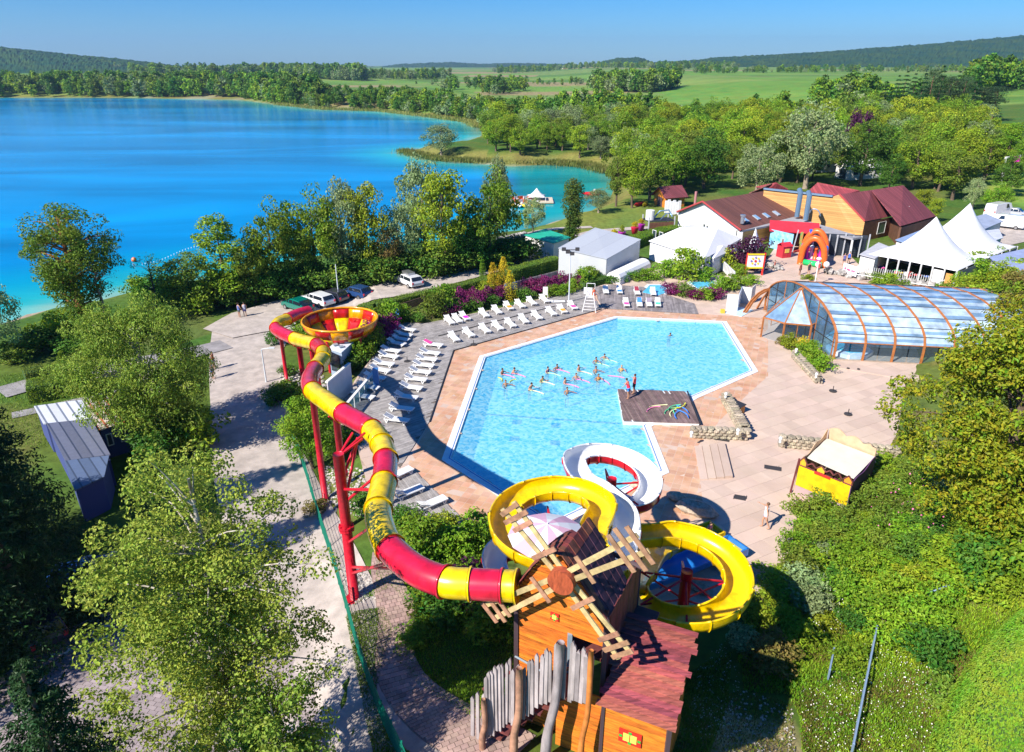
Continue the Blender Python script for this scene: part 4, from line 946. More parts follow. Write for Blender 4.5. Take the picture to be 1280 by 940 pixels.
# white flume
W0 = G(765,600,5.6)
wt = thing('white_slide', 'open white flume with red outside making an S and a loop over the pool corner', 'water slide', (W0.x, W0.y, 0))
wp = [D(775,697,20.6), G(782,672,7.4), G(777,645,7.1), G(752,620,6.8), G(727,602,6.5)]+ringpts(W0.x, W0.y, 1.95, 172, -62, 6.3, 5.0, 8)+[G(768,640,4.6), G(722,668,4.1), G(672,690,3.7), G(632,690,3.4), G(618,706,3.2), G(632,732,3.0), G(690,748,2.7)]
flume(wp, 1.1, .62, m_wf, mat('red_flume_outside', (.65,.02,.04), .3, coat=.4), wt, k=6, lipm=m_wf)
flume([G(690,748,2.7), G(760,738,2.0), G(815,724,1.2), G(890,694,.75)], 1.3, .55, m_bf, m_bf, wt, k=6)
hub('red post inside the white loop standing in the pool corner', W0.x, W0.y, 5.7, 5.5, 1.95, 5)
c = G(884,671,.7); person('child in purple top standing in the yellow end trough', (c.x, c.y, .3), R(-60), dict(lean=.25), (.22,.05,.2), (.03,.02,.03), 'dark', scale=.85)
# ---------------------------------------------------------------- windmill tower, sails, fence, hut
TL = G(646,729,8.9); ex = Vector((.89,-.456,0)); ey = Vector((.456,.89,0))
TO = Vector((TL.x, TL.y, 0)); TWd = 3.25; TDp = 3.4; TZ = 2.9
def L2(u, v, z): p = TO+ex*u+ey*v; return Vector((p.x, p.y, z))
tw = thing('windmill_tower', 'orange timber windmill tower with dark shingled roof and open doorway', 'windmill tower', (TO.x, TO.y, TZ-.5))
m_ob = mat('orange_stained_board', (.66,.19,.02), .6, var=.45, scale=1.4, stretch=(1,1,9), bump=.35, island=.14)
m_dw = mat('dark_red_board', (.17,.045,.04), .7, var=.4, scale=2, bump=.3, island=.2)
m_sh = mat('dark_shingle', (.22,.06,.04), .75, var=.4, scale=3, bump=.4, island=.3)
m_shd = mat('shaded_purple_board', (.07,.025,.05), .8, var=.3, scale=2, island=.25); m_post = mat('dark_post', (.08,.05,.06), .7); m_bgp = mat('blue_grey_post', (.25,.32,.38), .6)
def roofz(u): # arched gable line
 s = (u/TWd)*2-1; return 8.75+2.25*(1-abs(s)**(1.5 if s < 0 else 1.12))
# front boards, laid one on another, left of the door and over it
bh = .16; z = TZ-.5; k = 0; proto = []
while z < 11:
 za, zb = z+.012, z+bh-.012
 u0_, u1_ = 0, TWd
 # limits under the roof
 us = [u for u in np.linspace(0, TWd, 66) if roofz(u) > zb]
 if not us: break
 u0_, u1_ = us[0], us[-1]
 if zb < 7.6: u1_ = TWd*.62 if u1_ > TWd*.62 else u1_
 mb = MB(); o_ = rnd.uniform(0, .012)
 mb.hexa([L2(u0_,-.03-o_,za), L2(u1_,-.03-o_,za), L2(u1_,.02,za), L2(u0_,.02,za)], [L2(u0_,-.03-o_,zb), L2(u1_,-.03-o_,zb), L2(u1_,.02,zb), L2(u0_,.02,zb)]); mb.build('board', m_ob, tw)
 z += bh; k += 1
mb = MB()   # inner lining, door opening left dark
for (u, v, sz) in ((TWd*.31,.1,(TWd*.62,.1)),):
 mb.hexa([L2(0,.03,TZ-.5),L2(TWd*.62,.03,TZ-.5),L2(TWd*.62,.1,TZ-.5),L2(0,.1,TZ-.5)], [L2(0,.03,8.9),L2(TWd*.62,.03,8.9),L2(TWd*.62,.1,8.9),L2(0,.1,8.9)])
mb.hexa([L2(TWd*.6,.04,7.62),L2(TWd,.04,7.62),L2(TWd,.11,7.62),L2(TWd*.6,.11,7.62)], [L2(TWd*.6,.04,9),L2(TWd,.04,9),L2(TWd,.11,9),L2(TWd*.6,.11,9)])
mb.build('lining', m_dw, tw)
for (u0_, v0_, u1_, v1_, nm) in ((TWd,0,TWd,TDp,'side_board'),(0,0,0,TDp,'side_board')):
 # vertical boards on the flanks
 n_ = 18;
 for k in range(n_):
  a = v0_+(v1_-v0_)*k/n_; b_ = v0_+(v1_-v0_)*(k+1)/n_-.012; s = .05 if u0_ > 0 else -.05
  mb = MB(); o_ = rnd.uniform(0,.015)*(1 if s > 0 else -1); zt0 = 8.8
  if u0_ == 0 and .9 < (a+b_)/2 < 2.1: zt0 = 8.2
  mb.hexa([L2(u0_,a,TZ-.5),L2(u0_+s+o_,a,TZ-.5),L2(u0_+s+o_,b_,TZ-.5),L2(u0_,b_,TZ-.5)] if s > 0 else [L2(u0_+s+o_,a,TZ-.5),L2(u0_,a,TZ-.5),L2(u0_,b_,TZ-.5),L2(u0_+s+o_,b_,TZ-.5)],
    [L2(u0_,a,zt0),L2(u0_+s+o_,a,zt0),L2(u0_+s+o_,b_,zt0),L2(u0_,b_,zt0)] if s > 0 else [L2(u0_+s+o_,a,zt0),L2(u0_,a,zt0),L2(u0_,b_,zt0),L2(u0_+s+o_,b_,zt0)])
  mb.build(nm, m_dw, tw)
mb = MB(); mb.hexa([L2(.1,.3,6.5),L2(TWd,.3,6.5),L2(TWd,TDp,6.5),L2(.1,TDp,6.5)], [L2(.1,.3,6.62),L2(TWd,.3,6.62),L2(TWd,TDp,6.62),L2(.1,TDp,6.62)]); mb.build('floor', m_dw, tw)
for (u, v) in ((0,0),(TWd*.62,0),(TWd,0),(TWd,TDp),(0,TDp)):
 mb = MB(); mb.beam(L2(u,v-.05,TZ-.6), L2(u,v-.05,8.8 if u != TWd*.62 else 7.6), .15, .15); mb.build('corner_post', m_bgp if abs(u-TWd*.62) < .01 else m_post, tw)
# arched roof of shingles in rows along the slope, front rows jagged
courses = 15; rows = 12
me_sh = []
for ci in range(courses):
 u0_ = TWd*ci/courses; u1_ = TWd*(ci+1)/courses; za = roofz(u0_); zb = roofz(u1_)
 for ri in range(rows if ci > courses/2 else 6):
  v0_ = -.32+(TDp*.62+.1)*ri/rows; v1_ = v0_+(TDp*.62+.1)/rows*1.12; jg = rnd.uniform(-.07,.07) if ri == 0 else 0
  lift = .05+.02*(ri % 2); ov = .05
  if u0_ < TWd/2: p = [L2(u0_-ov,v0_+jg,za+lift-.05),L2(u1_,v0_+jg,zb+lift),L2(u1_,v1_,zb+lift-.02),L2(u0_-ov,v1_,za+lift-.07)]
  else: p = [L2(u0_,v0_+jg,za+lift),L2(u1_+ov,v0_+jg,zb+lift-.05),L2(u1_+ov,v1_,zb+lift-.07),L2(u0_,v1_,za+lift-.02)]
  mb = MB(); mb.slab(p, .03); mb.build('shingle', m_sh if ci < courses/2+1 or ri < 2 else m_shd, tw)  # right slope: its shade is put into the dark purple colour
mb = MB()
for ci in range(courses):
 u0_ = TWd*ci/courses; u1_ = TWd*(ci+1)/courses
 vv = TDp*(.6 if ci > courses/2 else .3); mb.slab([L2(u0_,-.1,roofz(u0_)-.02),L2(u1_,-.1,roofz(u1_)-.02),L2(u1_,vv,roofz(u1_)-.02),L2(u0_,vv,roofz(u0_)-.02)], .05)
mb.build('roof_deck', m_dw, tw)
# small window with red and green surround
m_wr = mat('window_red', (.6,.03,.02), .5); m_wg = mat('window_green', (.05,.4,.05), .5); m_wy = mat('window_lime_pane', (.6,.7,.12), .3)
def cwin(u, v, z, wd, ht, parent, f=L2, nx=2, ny=2):
 fr_ = MB(); fr_.hexa([f(u-wd/2,v-.07,z-ht/2),f(u+wd/2,v-.07,z-ht/2),f(u+wd/2,v-.02,z-ht/2),f(u-wd/2,v-.02,z-ht/2)], [f(u-wd/2,v-.07,z+ht/2),f(u+wd/2,v-.07,z+ht/2),f(u+wd/2,v-.02,z+ht/2),f(u-wd/2,v-.02,z+ht/2)])
 o = fr_.build('window_frame', m_wr, parent)
 k_ = .64
 for i in range(nx):
  for j in range(ny):
   a0_ = u-wd*k_/2+wd*k_*i/nx+.015; a1_ = u-wd*k_/2+wd*k_*(i+1)/nx-.015; b0_ = z-ht*k_/2+ht*k_*j/ny+.012; b1_ = z-ht*k_/2+ht*k_*(j+1)/ny-.012
   mb = MB(); mb.hexa([f(a0_,v-.085,b0_),f(a1_,v-.085,b0_),f(a1_,v-.06,b0_),f(a0_,v-.06,b0_)], [f(a0_,v-.085,b1_),f(a1_,v-.085,b1_),f(a1_,v-.06,b1_),f(a0_,v-.06,b1_)]); mb.build('pane', m_wy, parent)
 for (a, b_) in ((-.41,0),(.41,0),(0,-.41),(0,.41)):
  mb = MB(); uu, zz = u+a*wd, z+b_*ht; mb.hexa([f(uu-wd*.07,v-.09,zz-ht*.08),f(uu+wd*.07,v-.09,zz-ht*.08),f(uu+wd*.07,v-.06,zz-ht*.08),f(uu-wd*.07,v-.06,zz-ht*.08)], [f(uu-wd*.07,v-.09,zz+ht*.08),f(uu+wd*.07,v-.09,zz+ht*.08),f(uu+wd*.07,v-.06,zz+ht*.08),f(uu-wd*.07,v-.06,zz+ht*.08)]); mb.build('corner_block', m_wg, parent)
cwin(1.45, -.02, 8.1, .30, .30, tw, nx=1, ny=1)
mb = MB(); mb.tube([L2(.0,-.12,5.75), L2(TWd*.6,-.12,5.35)], .04, 8); mb.build('handrail', m_bgp, tw)
# platform and gate bar behind the roof
mb = MB(); mb.hexa([L2(.1,TDp*.55,6.5),L2(TWd+.9,TDp*.55,6.5),L2(TWd+.9,TDp,6.5),L2(.1,TDp,6.5)], [L2(.1,TDp*.55,6.62),L2(TWd+.9,TDp*.55,6.62),L2(TWd+.9,TDp,6.62),L2(.1,TDp,6.62)]); mb.build('landing', m_dw, tw)
mb = MB(); mb.tube([L2(1.0,TDp*.9,9.1), L2(TWd+.3,TDp*.8,8.9)], .09, 8); mb.build('start_bar', m_post, tw)
# sails
H = G(705,722,9.25) if False else D(705,722,L2(TWd*.5,-.75,0).y); n_f = -ey
sl = thing('windmill_sails', 'four slatted pale timber sails on a round hub in front of the tower', 'windmill sails', H)
m_sail = mat('pale_sail_timber', (.56,.42,.20), .75, var=.35, scale=3, bump=.3, island=.1); m_slat = mat('sail_slat', (.42,.22,.13), .75, var=.4, scale=3, bump=.3, island=.15)
zz = Vector((0,0,1))
def pix(p):
 v = p-Vector((0,0,CH)); dpt = v.y*cp-v.z*sp_; return (640+F*v.x/dpt, 470-F*(v.y*sp_+v.z*cp)/dpt)
def Sp(a, b_, o_=0): return H+ex*a+zz*b_+n_f*o_
def solve(tx, ty):     # point of the sail plane seen at a pixel
 r = ray(tx, ty); nn = n_f; t_ = (H-Vector((0,0,CH))).dot(nn)/r.dot(nn); p = Vector((0,0,CH))+r*t_; return ((p-H).dot(ex), (p-H).z)
d1 = solve(631,634); d4 = solve(777,822); d2 = solve(806,678); d3 = solve(612,765)
angA = math.atan2(d1[1]-d4[1], d1[0]-d4[0]); lenA = (math.hypot(*d1)+math.hypot(*d4))/2
SAILINFO = [(angA, math.hypot(*d1)), (angA+math.pi, math.hypot(*d4)), (math.atan2(d2[1]-d3[1], d2[0]-d3[0]), math.hypot(*d2)), (math.atan2(d2[1]-d3[1], d2[0]-d3[0])+math.pi, math.hypot(*d3))]
print('SAILS', [(round(math.degrees(a)), round(l, 2)) for a, l in SAILINFO], 'H', H, 'TL', TL)
for ai, (a, Ls) in enumerate(SAILINFO):
 u = Vector((math.cos(a), math.sin(a))); v = Vector((-u.y, u.x)); Ls = min(Ls, 5.2)
 lift = .0 if ai < 2 else .07
 at_ = lambda s, t_, o_=0: Sp(u.x*s+v.x*t_, u.y*s+v.y*t_, o_+lift)
 arm = sl
 for t_ in (-.24, .24):
  mb = MB(); mb.beam(at_(-.1, t_*.55), at_(Ls, t_*1.15), .05, .17, up=tuple((at_(0,1)-at_(0,0)))); mb.build('arm_rail', m_sail, sl)
 for s, hw in ((.95,.5),(Ls-.85,.42),(Ls-.5,.52),(Ls-.15,.42)):
  if ai in (2,) and s > 2: hw += .25
  mb = MB(); mb.beam(at_(s+.05*rnd.random(), -hw, .055), at_(s+.08*rnd.random(), hw, .055), .04, .16, up=tuple(at_(1,0)-at_(0,0))); mb.build('slat', m_slat, sl)
mb = MB(); mb.tube([H+n_f*.02, H+n_f*.3], .44, 24); mb.build('hub', mat('hub_wood', (.40,.08,.03), .6, var=.4, scale=3, stretch=(1,8,1), bump=.3), sl)
mb = MB(); mb.tube([H-n_f*.8, H+n_f*.05], .1, 10); mb.build('axle', m_post, sl)
# striped parasol over the slide start
pc = L2(TWd*.42, TDp*1.05, 0); pz = 9.9; pc = D(684,655,pc.y)
pz = 0; um = thing('parasol', 'pink and white striped parasol above the slide start behind the windmill roof', 'parasol', (pc.x, pc.y, 6.6))
m_pk = mat('pink_canvas', (.80,.48,.62), .8, trans=.2); m_wh = mat('white_canvas', (.82,.82,.84), .8, trans=.15)
for k in range(12):
 a0_, a1_ = R(k*30), R(k*30+30); mb = MB(); rr = 1.45
 r3 = [(0,.0),(.45,-.1),(.9,-.27),(rr,-.52)]
 vs = []
 for r_, dz in r3: vs += [(pc.x+r_*math.cos(a0_), pc.y+r_*math.sin(a0_), pc.z+dz), (pc.x+r_*math.cos(a1_), pc.y+r_*math.sin(a1_), pc.z+dz)]
 mb.add(vs, [(0,1,3,2),(2,3,5,4),(4,5,7,6)]); o = mb.build('canopy_panel', m_pk if k % 2 else m_wh, um, False); md = o.modifiers.new('thick','SOLIDIFY'); md.thickness = .012
mb = MB(); mb.cyl((pc.x, pc.y, 6.6), .03, pc.z-6.55, 8); mb.build('pole', m_lw, um)
# picket ramp fence
m_pick = mat('grey_picket', (.36,.31,.31), .85, var=.4, scale=3, stretch=(1,1,.25), bump=.4, island=.22); m_rp = mat('bark_post', (.42,.22,.14), .8, var=.4, scale=2, bump=.5)
pf_ = thing('picket_fence', 'tall weathered picket fence climbing beside the ramp to the windmill door', 'fence', T(600,925))
# picket runs: (x0,top0,bot0, x1,top1,bot1, n, Y0, Y1) in sighted terms
runs = [(591,870,922,605,868,926,3,18.1,18.0),(608,846,922,637,822,902,8,17.9,17.95),(641,834,908,648,833,890,2,17.55,17.5),(654,832,896,693,808,872,8,17.5,17.3),(704,808,872,712,806,874,2,17.2,17.15),(715,808,876,736,816,879,5,17.1,16.9)]
for (x0_, t0_, b0_, x1_, t1_, b1_, n_, Y0_, Y1_) in runs:
 for k in range(n_):
  s = k/max(1, n_-1); Y_ = Y0_+(Y1_-Y0_)*s; jt = rnd.uniform(-5, 3); X_ = x0_+(x1_-x0_)*s
  b0p = D(X_, b0_+(b1_-b0_)*s+rnd.uniform(-3,3), Y_); zt_ = D(X_, t0_+(t1_-t0_)*s+jt, Y_).z
  b0p.z = max(b0p.z, ztp(b0p.x, b0p.y)-.1)
  w_ = rnd.uniform(.055,.075); tl = rnd.uniform(-.04,.04)
  mb = MB(); h_ = zt_-b0p.z; e2 = ex*w_; f2 = ey*.035; tp = Vector((b0p.x+tl, b0p.y, zt_-.12));
  mb.hexa([b0p-e2-f2, b0p+e2-f2, b0p+e2+f2, b0p-e2+f2], [tp-e2-f2, tp+e2-f2, tp+e2+f2, tp-e2+f2])
  ap = tp+Vector((rnd.uniform(-.03,.03),0,.13)); mb.add([tp-e2-f2, tp+e2-f2, tp+e2+f2, tp-e2+f2, ap-f2, ap+f2], [(0,1,4),(2,3,5),(1,2,5,4),(3,0,4,5)])
  mb.build('picket', m_pick, pf_)
for (xa, ya, xb, yb, Y_, r_, m_) in [(603,930,604,874,17.9,.10,m_rp),(642,944,649,835,17.5,.13,m_rp),(681,945,701,803,17.3,.16,m_pick),(729,884,739,813,16.9,.10,mat('orange_post',(.6,.2,.04),.7,var=.3,scale=2))]:
 p, q = D(xa, ya, Y_-.15), D(xb, yb, Y_-.15); p.z = min(p.z, ztp(p.x, p.y)); md_ = p.lerp(q, .55)+ex*.08
 mb = MB(); mb.tube(smooth([p, p.lerp(q,.28)-ex*.03, md_, q], 4), [r_*1.15]*4+[r_]*4+[r_*.95]*4+[r_*.8], 8); mb.build('post', m_, pf_, True)
for (xa, ya, xb, yb, Ya, Yb) in [(604,862,640,838,17.98,17.85),(645,850,738,830,17.65,17.05),(608,905,640,893,18,17.9),(650,882,736,868,17.6,17.05)]:
 mb = MB(); mb.beam(D(xa,ya,Ya+.08), D(xb,yb,Yb+.08), .06,.1); mb.build('rail', m_dw, pf_)
# ramp stair
rs = thing('ramp_stairs', 'dark timber stairs rising behind the picket fence', 'stairs', T(640,935))
for k in range(9):
 p = Vector((-0.35,18.6,0)).lerp(L2(TWd*.75,-.5,0), k/9); zk = ztp(p.x, p.y)*0+3.0+.36*k; mb = MB(); mb.box((p.x, p.y, zk), (.5,1.2,.08), TH); mb.build('tread', m_dw, rs)
# hut
hu = thing('orange_hut', 'low orange timber hut with red plank roof in front of the windmill', 'hut', D(790,935,16.2))
fa, fb_ = D(753,880,16.9), D(840,914,15.95); fb_.z = fa.z; HZ = fa.z
dx_ = (fb_-fa); dx_.z = 0; wl = dx_.length; hxu = dx_.normalized(); hyu = Vector((-hxu.y, hxu.x, 0))
def HL(u, v, z): p = fa+hxu*u+hyu*v; return Vector((p.x, p.y, z))
bz = ztp(fa.x, fa.y)-.3
bd = 0; z = bz
while z < HZ-.05:
 mb = MB(); za, zb = z+.006, min(z+.17, HZ)-.006; mb.hexa([HL(.08,.0,za),HL(wl-.12,.0,za),HL(wl-.12,.05,za),HL(.08,.05,za)], [HL(.08,.0,zb),HL(wl-.12,.0,zb),HL(wl-.12,.05,zb),HL(.08,.05,zb)]); mb.build('board', m_ob, hu);
 mb = MB(); mb.hexa([HL(wl-.17,.06,za),HL(wl-.12,.06,za),HL(wl-.12,2.9,za),HL(wl-.17,2.9,za)], [HL(wl-.17,.06,zb),HL(wl-.12,.06,zb),HL(wl-.12,2.9,zb),HL(wl-.17,2.9,zb)]); mb.build('board', m_ob, hu); z += .17
mb = MB(); mb.hexa([HL(.1,.06,bz),HL(wl-.2,.06,bz),HL(wl-.2,2.9,bz),HL(.1,2.9,bz)], [HL(.1,.06,HZ-.02),HL(wl-.2,.06,HZ-.02),HL(wl-.2,2.9,HZ+.9),HL(.1,2.9,HZ+.9)]); mb.build('core', m_dw, hu)
mb = MB(); mb.beam(HL(wl-.08,-.02,bz), HL(wl-.08,-.02,HZ), .14,.14); mb.build('corner_post', m_post, hu)
mb = MB(); mb.beam(HL(.04,-.02,bz), HL(.04,-.02,HZ), .1,.1); mb.build('corner_post', m_post, hu)
m_rr = mat('red_roof_plank', (.34,.075,.07), .8, var=.5, scale=3, stretch=(.6,5,1), bump=.5, island=.32)
nP = 17; sl_ = 1.15/3.0
for k in range(nP):
 v0_ = -.2+3.2*k/nP; v1_ = v0_+3.2/nP*1.18; z0_ = HZ+.07+(v0_+.2)*sl_; j1, j2 = rnd.uniform(-.09,.09), rnd.uniform(-.1,.1)
 mb = MB(); mb.slab([HL(-.12+j1,v0_,z0_+.075),HL(wl+.1+j2,v0_,z0_+.075),HL(wl+.1+j2,v1_,z0_+.035+(v1_-v0_)*sl_*.6),HL(-.12+j1,v1_,z0_+.035+(v1_-v0_)*sl_*.6)], .035); mb.build('roof_plank', m_rr, hu)
wu, wz = solve_ = (0, 0)
r = ray(788,921); nn = -hyu; t_ = (fa-Vector((0,0,CH))).dot(nn)/r.dot(nn); p = Vector((0,0,CH))+r*t_
cwin((p-fa).dot(hxu), 0, p.z, .75, .55, hu, HL, 2, 2)
# low side building between tower and hut (dark orange wall under the fence)
lw = thing('side_wall', 'orange board wall in shade between the picket fence and the hut', 'wall', HL(-1.5,.3,bz))
z = bz
while z < HZ-.3:
 mb = MB(); za, zb = z+.006, z+.164; mb.hexa([HL(-1.7,.35,za),HL(-.05,.35,za),HL(-.05,.4,za),HL(-1.7,.4,za)], [HL(-1.7,.35,zb),HL(-.05,.35,zb),HL(-.05,.4,zb),HL(-1.7,.4,zb)]); mb.build('board', m_ob, lw); z += .17
# ---------------------------------------------------------------- writing
def text_mesh(s, size, m_, ext=.004, shear=0):
 cu = bpy.data.curves.new('writing', 'FONT'); cu.body = s; cu.size = size; cu.extrude = ext; cu.align_x = 'CENTER'; cu.align_y = 'CENTER'; cu.shear = shear; cu.resolution_u = 3
 o = bpy.data.objects.new('tmp_writing', cu); COL.objects.link(o); bpy.context.view_layer.update()
 me = bpy.data.meshes.new_from_object(o.evaluated_get(bpy.context.evaluated_depsgraph_get())); bpy.data.objects.remove(o); me.materials.clear(); me.materials.append(m_); me.name = 'writing'
 return me
# ---------------------------------------------------------------- glazed pool hall
m_arch = mat('orange_timber_arch', (.42,.15,.045), .5, var=.25, scale=3)
def glz(nm, diff, mixf):
 m = bpy.data.materials.new(nm); m.use_nodes = True; N = m.node_tree.nodes; L = m.node_tree.links; b = N['Principled BSDF']
 b.inputs['Base Color'].default_value = (*diff, 1); b.inputs['Roughness'].default_value = .12; b.inputs['Specular IOR Level'].default_value = .9; b.inputs['Coat Weight'].default_value = .6
 tc = N.new('ShaderNodeTexCoord'); nz = N.new('ShaderNodeTexNoise'); nz.inputs['Scale'].default_value = 1.1; nz.inputs['Detail'].default_value = 5; L.new(tc.outputs['Object'], nz.inputs['Vector'])
 mr = N.new('ShaderNodeMapRange'); mr.inputs[1].default_value = .3; mr.inputs[2].default_value = .7; mr.inputs[3].default_value = .6; mr.inputs[4].default_value = 1.25; L.new(nz.outputs[0], mr.inputs[0])
 hv = N.new('ShaderNodeHueSaturation'); hv.inputs['Color'].default_value = (*diff, 1); L.new(mr.outputs[0], hv.inputs['Value']); L.new(hv.outputs[0], b.inputs['Base Color'])
 t = N.new('ShaderNodeBsdfTransparent'); t.inputs[0].default_value = (.7,.88,1,1); ms = N.new('ShaderNodeMixShader'); ms.inputs[0].default_value = mixf
 L.new(b.outputs[0], ms.inputs[1]); L.new(t.outputs[0], ms.inputs[2]); L.new(ms.outputs[0], N['Material Output'].inputs[0]); return m
m_pA = glz('roof_pane_pale', (.52,.66,.80), .18); m_pB = glz('roof_pane_blue', (.26,.42,.62), .3); m_pC = glz('wall_pane', (.25,.40,.5), .8)
hf = G(1041.5,449); ax = Vector((6.9,-1.0,0)).normalized(); av = Vector((-.12,1,0)).normalized(); sp = 2.52
HW = 7.2; prof_h = [(0,0),(-.03,.9),(0,1.7),(.25,2.45),(.85,3.1),(1.9,3.75),(3.4,4.35),(5.2,4.75),(7.2,4.9)]
prof_h = prof_h+[(2*HW-a, b_) for a, b_ in prof_h[-2::-1]]
def HP(k, a, z_, sc=1.0): p = hf+ax*(k*sp)+av*(HW+(a-HW)*sc); return Vector((p.x, p.y, z_*sc))
hall = thing('pool_hall', 'long glazed barrel-roofed pool hall with orange timber arches', 'pool hall', (hf.x, hf.y, 0))
for k in range(9):
 mb = MB(); P_ = [HP(k, a, z_) for a, z_ in prof_h]
 for i in range(len(P_)-1): mb.beam(P_[i], P_[i+1], .12, .2, up=tuple(ax))
 mb.build('arch', m_arch, hall)
for k in range(8):
 for side in (0, 1):
  fac = prof_h[2:9] if side == 0 else prof_h[8:15]
  Pp = []
  for i in range(len(fac)-1):
   for q in (0, .33, .67): Pp.append((fac[i][0]+(fac[i+1][0]-fac[i][0])*q, fac[i][1]+(fac[i+1][1]-fac[i][1])*q))
  Pp.append(fac[-1])
  for i in range(len(Pp)-1):
   (a0_, z0_), (a1_, z1_) = Pp[i], Pp[i+1]
   mb = MB(); g = .035; mb.slab([HP(k+g,a0_,z0_), HP(k+1-g,a0_,z0_), HP(k+1-g,a1_,z1_), HP(k+g,a1_,z1_)], .02)
   mb.build('roof_pane', m_pA if (i+k) % 2 == 0 or rnd.random() < .25 else m_pB, hall)
  bars = MB()
  for i, (a_, z_) in enumerate(Pp[::3]): bars.beam(HP(k,a_,z_+.01), HP(k+1,a_,z_+.01), .05, .05)
  stuff(bars.build('glazing_bar', MATS['dark_trim'], hall))
 for a_ in (0, 2*HW):
  for q in (0, .5):
   mb = MB(); mb.hexa([HP(k+q+.03,a_,.08), HP(k+q+.47,a_,.08), HP(k+q+.47,a_+.02,.08), HP(k+q+.03,a_+.02,.08)], [HP(k+q+.03,a_,1.65), HP(k+q+.47,a_,1.65), HP(k+q+.47,a_+.02,1.65), HP(k+q+.03,a_+.02,1.65)]); mb.build('wall_pane', glassmat('clear_pane', (.4,.5,.55), .94), hall)
  mb = MB(); mb.beam(HP(k,a_,1.7), HP(k+1,a_,1.7), .06,.08); mb.build('eave_rail', m_arch, hall)
# glazed end face with mullions
for side_k in (0, 8):
 for j in range(9):
  a_ = .5+j*(2*HW-1)/8; zt1 = float(np.interp(a_, [p[0] for p in prof_h], [p[1] for p in prof_h])); mb = MB(); mb.beam(HP(side_k,a_,0), HP(side_k,a_,zt1), .09,.09); mb.build('mullion', m_arch if j % 2 == 0 else MATS['dark_trim'], hall)
  if j < 8:
   a2 = a_+(2*HW-1)/8; zt2 = float(np.interp(a2, [p[0] for p in prof_h], [p[1] for p in prof_h])); mb = MB(); o_ = ax*.02
   p4 = [HP(side_k,a_+.06,.1), HP(side_k,a2-.06,.1), HP(side_k,a2-.06,zt2-.08), HP(side_k,a_+.06,zt1-.08)]; mb.add(p4+[p+o_ for p in p4], [(0,1,2,3),(7,6,5,4),(0,4,5,1),(1,5,6,2),(2,6,7,3),(3,7,4,0)]); mb.build('end_pane', m_pC, hall)
 for z_ in (1.5, 3.0):
  mb = MB(); e_ = .3 if z_ < 2 else 1.0; mb.beam(HP(side_k,e_,z_), HP(side_k,2*HW-e_,z_), .06,.06); mb.build('transom', MATS['dark_trim'], hall)
# lower end bay section
for k in range(2):
 c0 = 8.1+k*.9; q = [HP(c0,0,0,.72), HP(c0+.8,0,0,.72)]
for k in (8.15, 9.1, 10.0):
 mb = MB(); P_ = [HP(k, a, z_, .74) for a, z_ in prof_h]
 for i in range(len(P_)-1): mb.beam(P_[i], P_[i+1], .14, .2, up=tuple(ax))
 mb.build('arch', m_arch, hall)
for k in (8.15, 9.1):
 for i in range(2, len(prof_h)-3):
  mb = MB(); mb.slab([HP(k+.04,*prof_h[i],.74), HP(k+.88,*prof_h[i],.74), HP(k+.88,*prof_h[i+1],.74), HP(k+.04,*prof_h[i+1],.74)], .02); mb.build('roof_pane', m_pA if i % 2 else m_pB, hall)
# floor, pool and jacuzzi inside
mb = MB(); mb.prism([HP(-.1,-.2,0)[:2], HP(10.1,-.2,0)[:2], HP(10.1,2*HW+.2,0)[:2], HP(-.1,2*HW+.2,0)[:2]], -.1, .03); struct(mb.build('hall_floor', mat('hall_floor', (.45,.34,.26), .7, var=.2, scale=2)))
m_inw = mat('indoor_water', (.04,.50,.68), .08, var=.3, scale=1.5, bump=.4)
def pool_in(pts, nm):
 mb = MB(); mb.prism(offset([Vector(p[:2]) for p in pts], .35), .02, .12); k_ = struct(mb.build(nm, m_cope)); mb = MB(); mb.prism([p[:2] for p in pts], .1, .14); mb.build('water', m_inw, k_)
pool_in([HP(1.1,4.2,0), HP(7.6,4.2,0), HP(7.6,12,0), HP(1.1,12,0)], 'indoor_pool')
cj = G(1061,440); pts = [Vector((cj.x+1.3*math.cos(R(22+45*i)), cj.y+1.3*math.sin(R(22+45*i)))) for i in range(8)]; mb = MB(); mb.prism(offset(pts, .7), .03, .4); jz = mb.build('jacuzzi', m_cope); tag(jz, 'white octagonal jacuzzi with blue water inside the glazed hall', 'jacuzzi'); mb = MB(); mb.prism(pts, .38, .43); mb.build('water', m_inw, jz)
mb = MB(); mb.prism([G(1150,470)[:2], G(1034,452)[:2], G(1041,459)[:2], G(1150,478)[:2]][::-1], 0, .06); struct(mb.build('kerb', m_pale))
for x_ in (1060,1073): c = G(x_,461 if x_ < 1070 else 462,.05); mb = MB(); mb.cyl((c.x, c.y, c.z), .12, .1, 10); tag(mb.build('floor_vent', m_iron), 'small dark round vent in the kerb of the pool hall, %s one' % ('left' if x_ < 1070 else 'right'), 'vent')
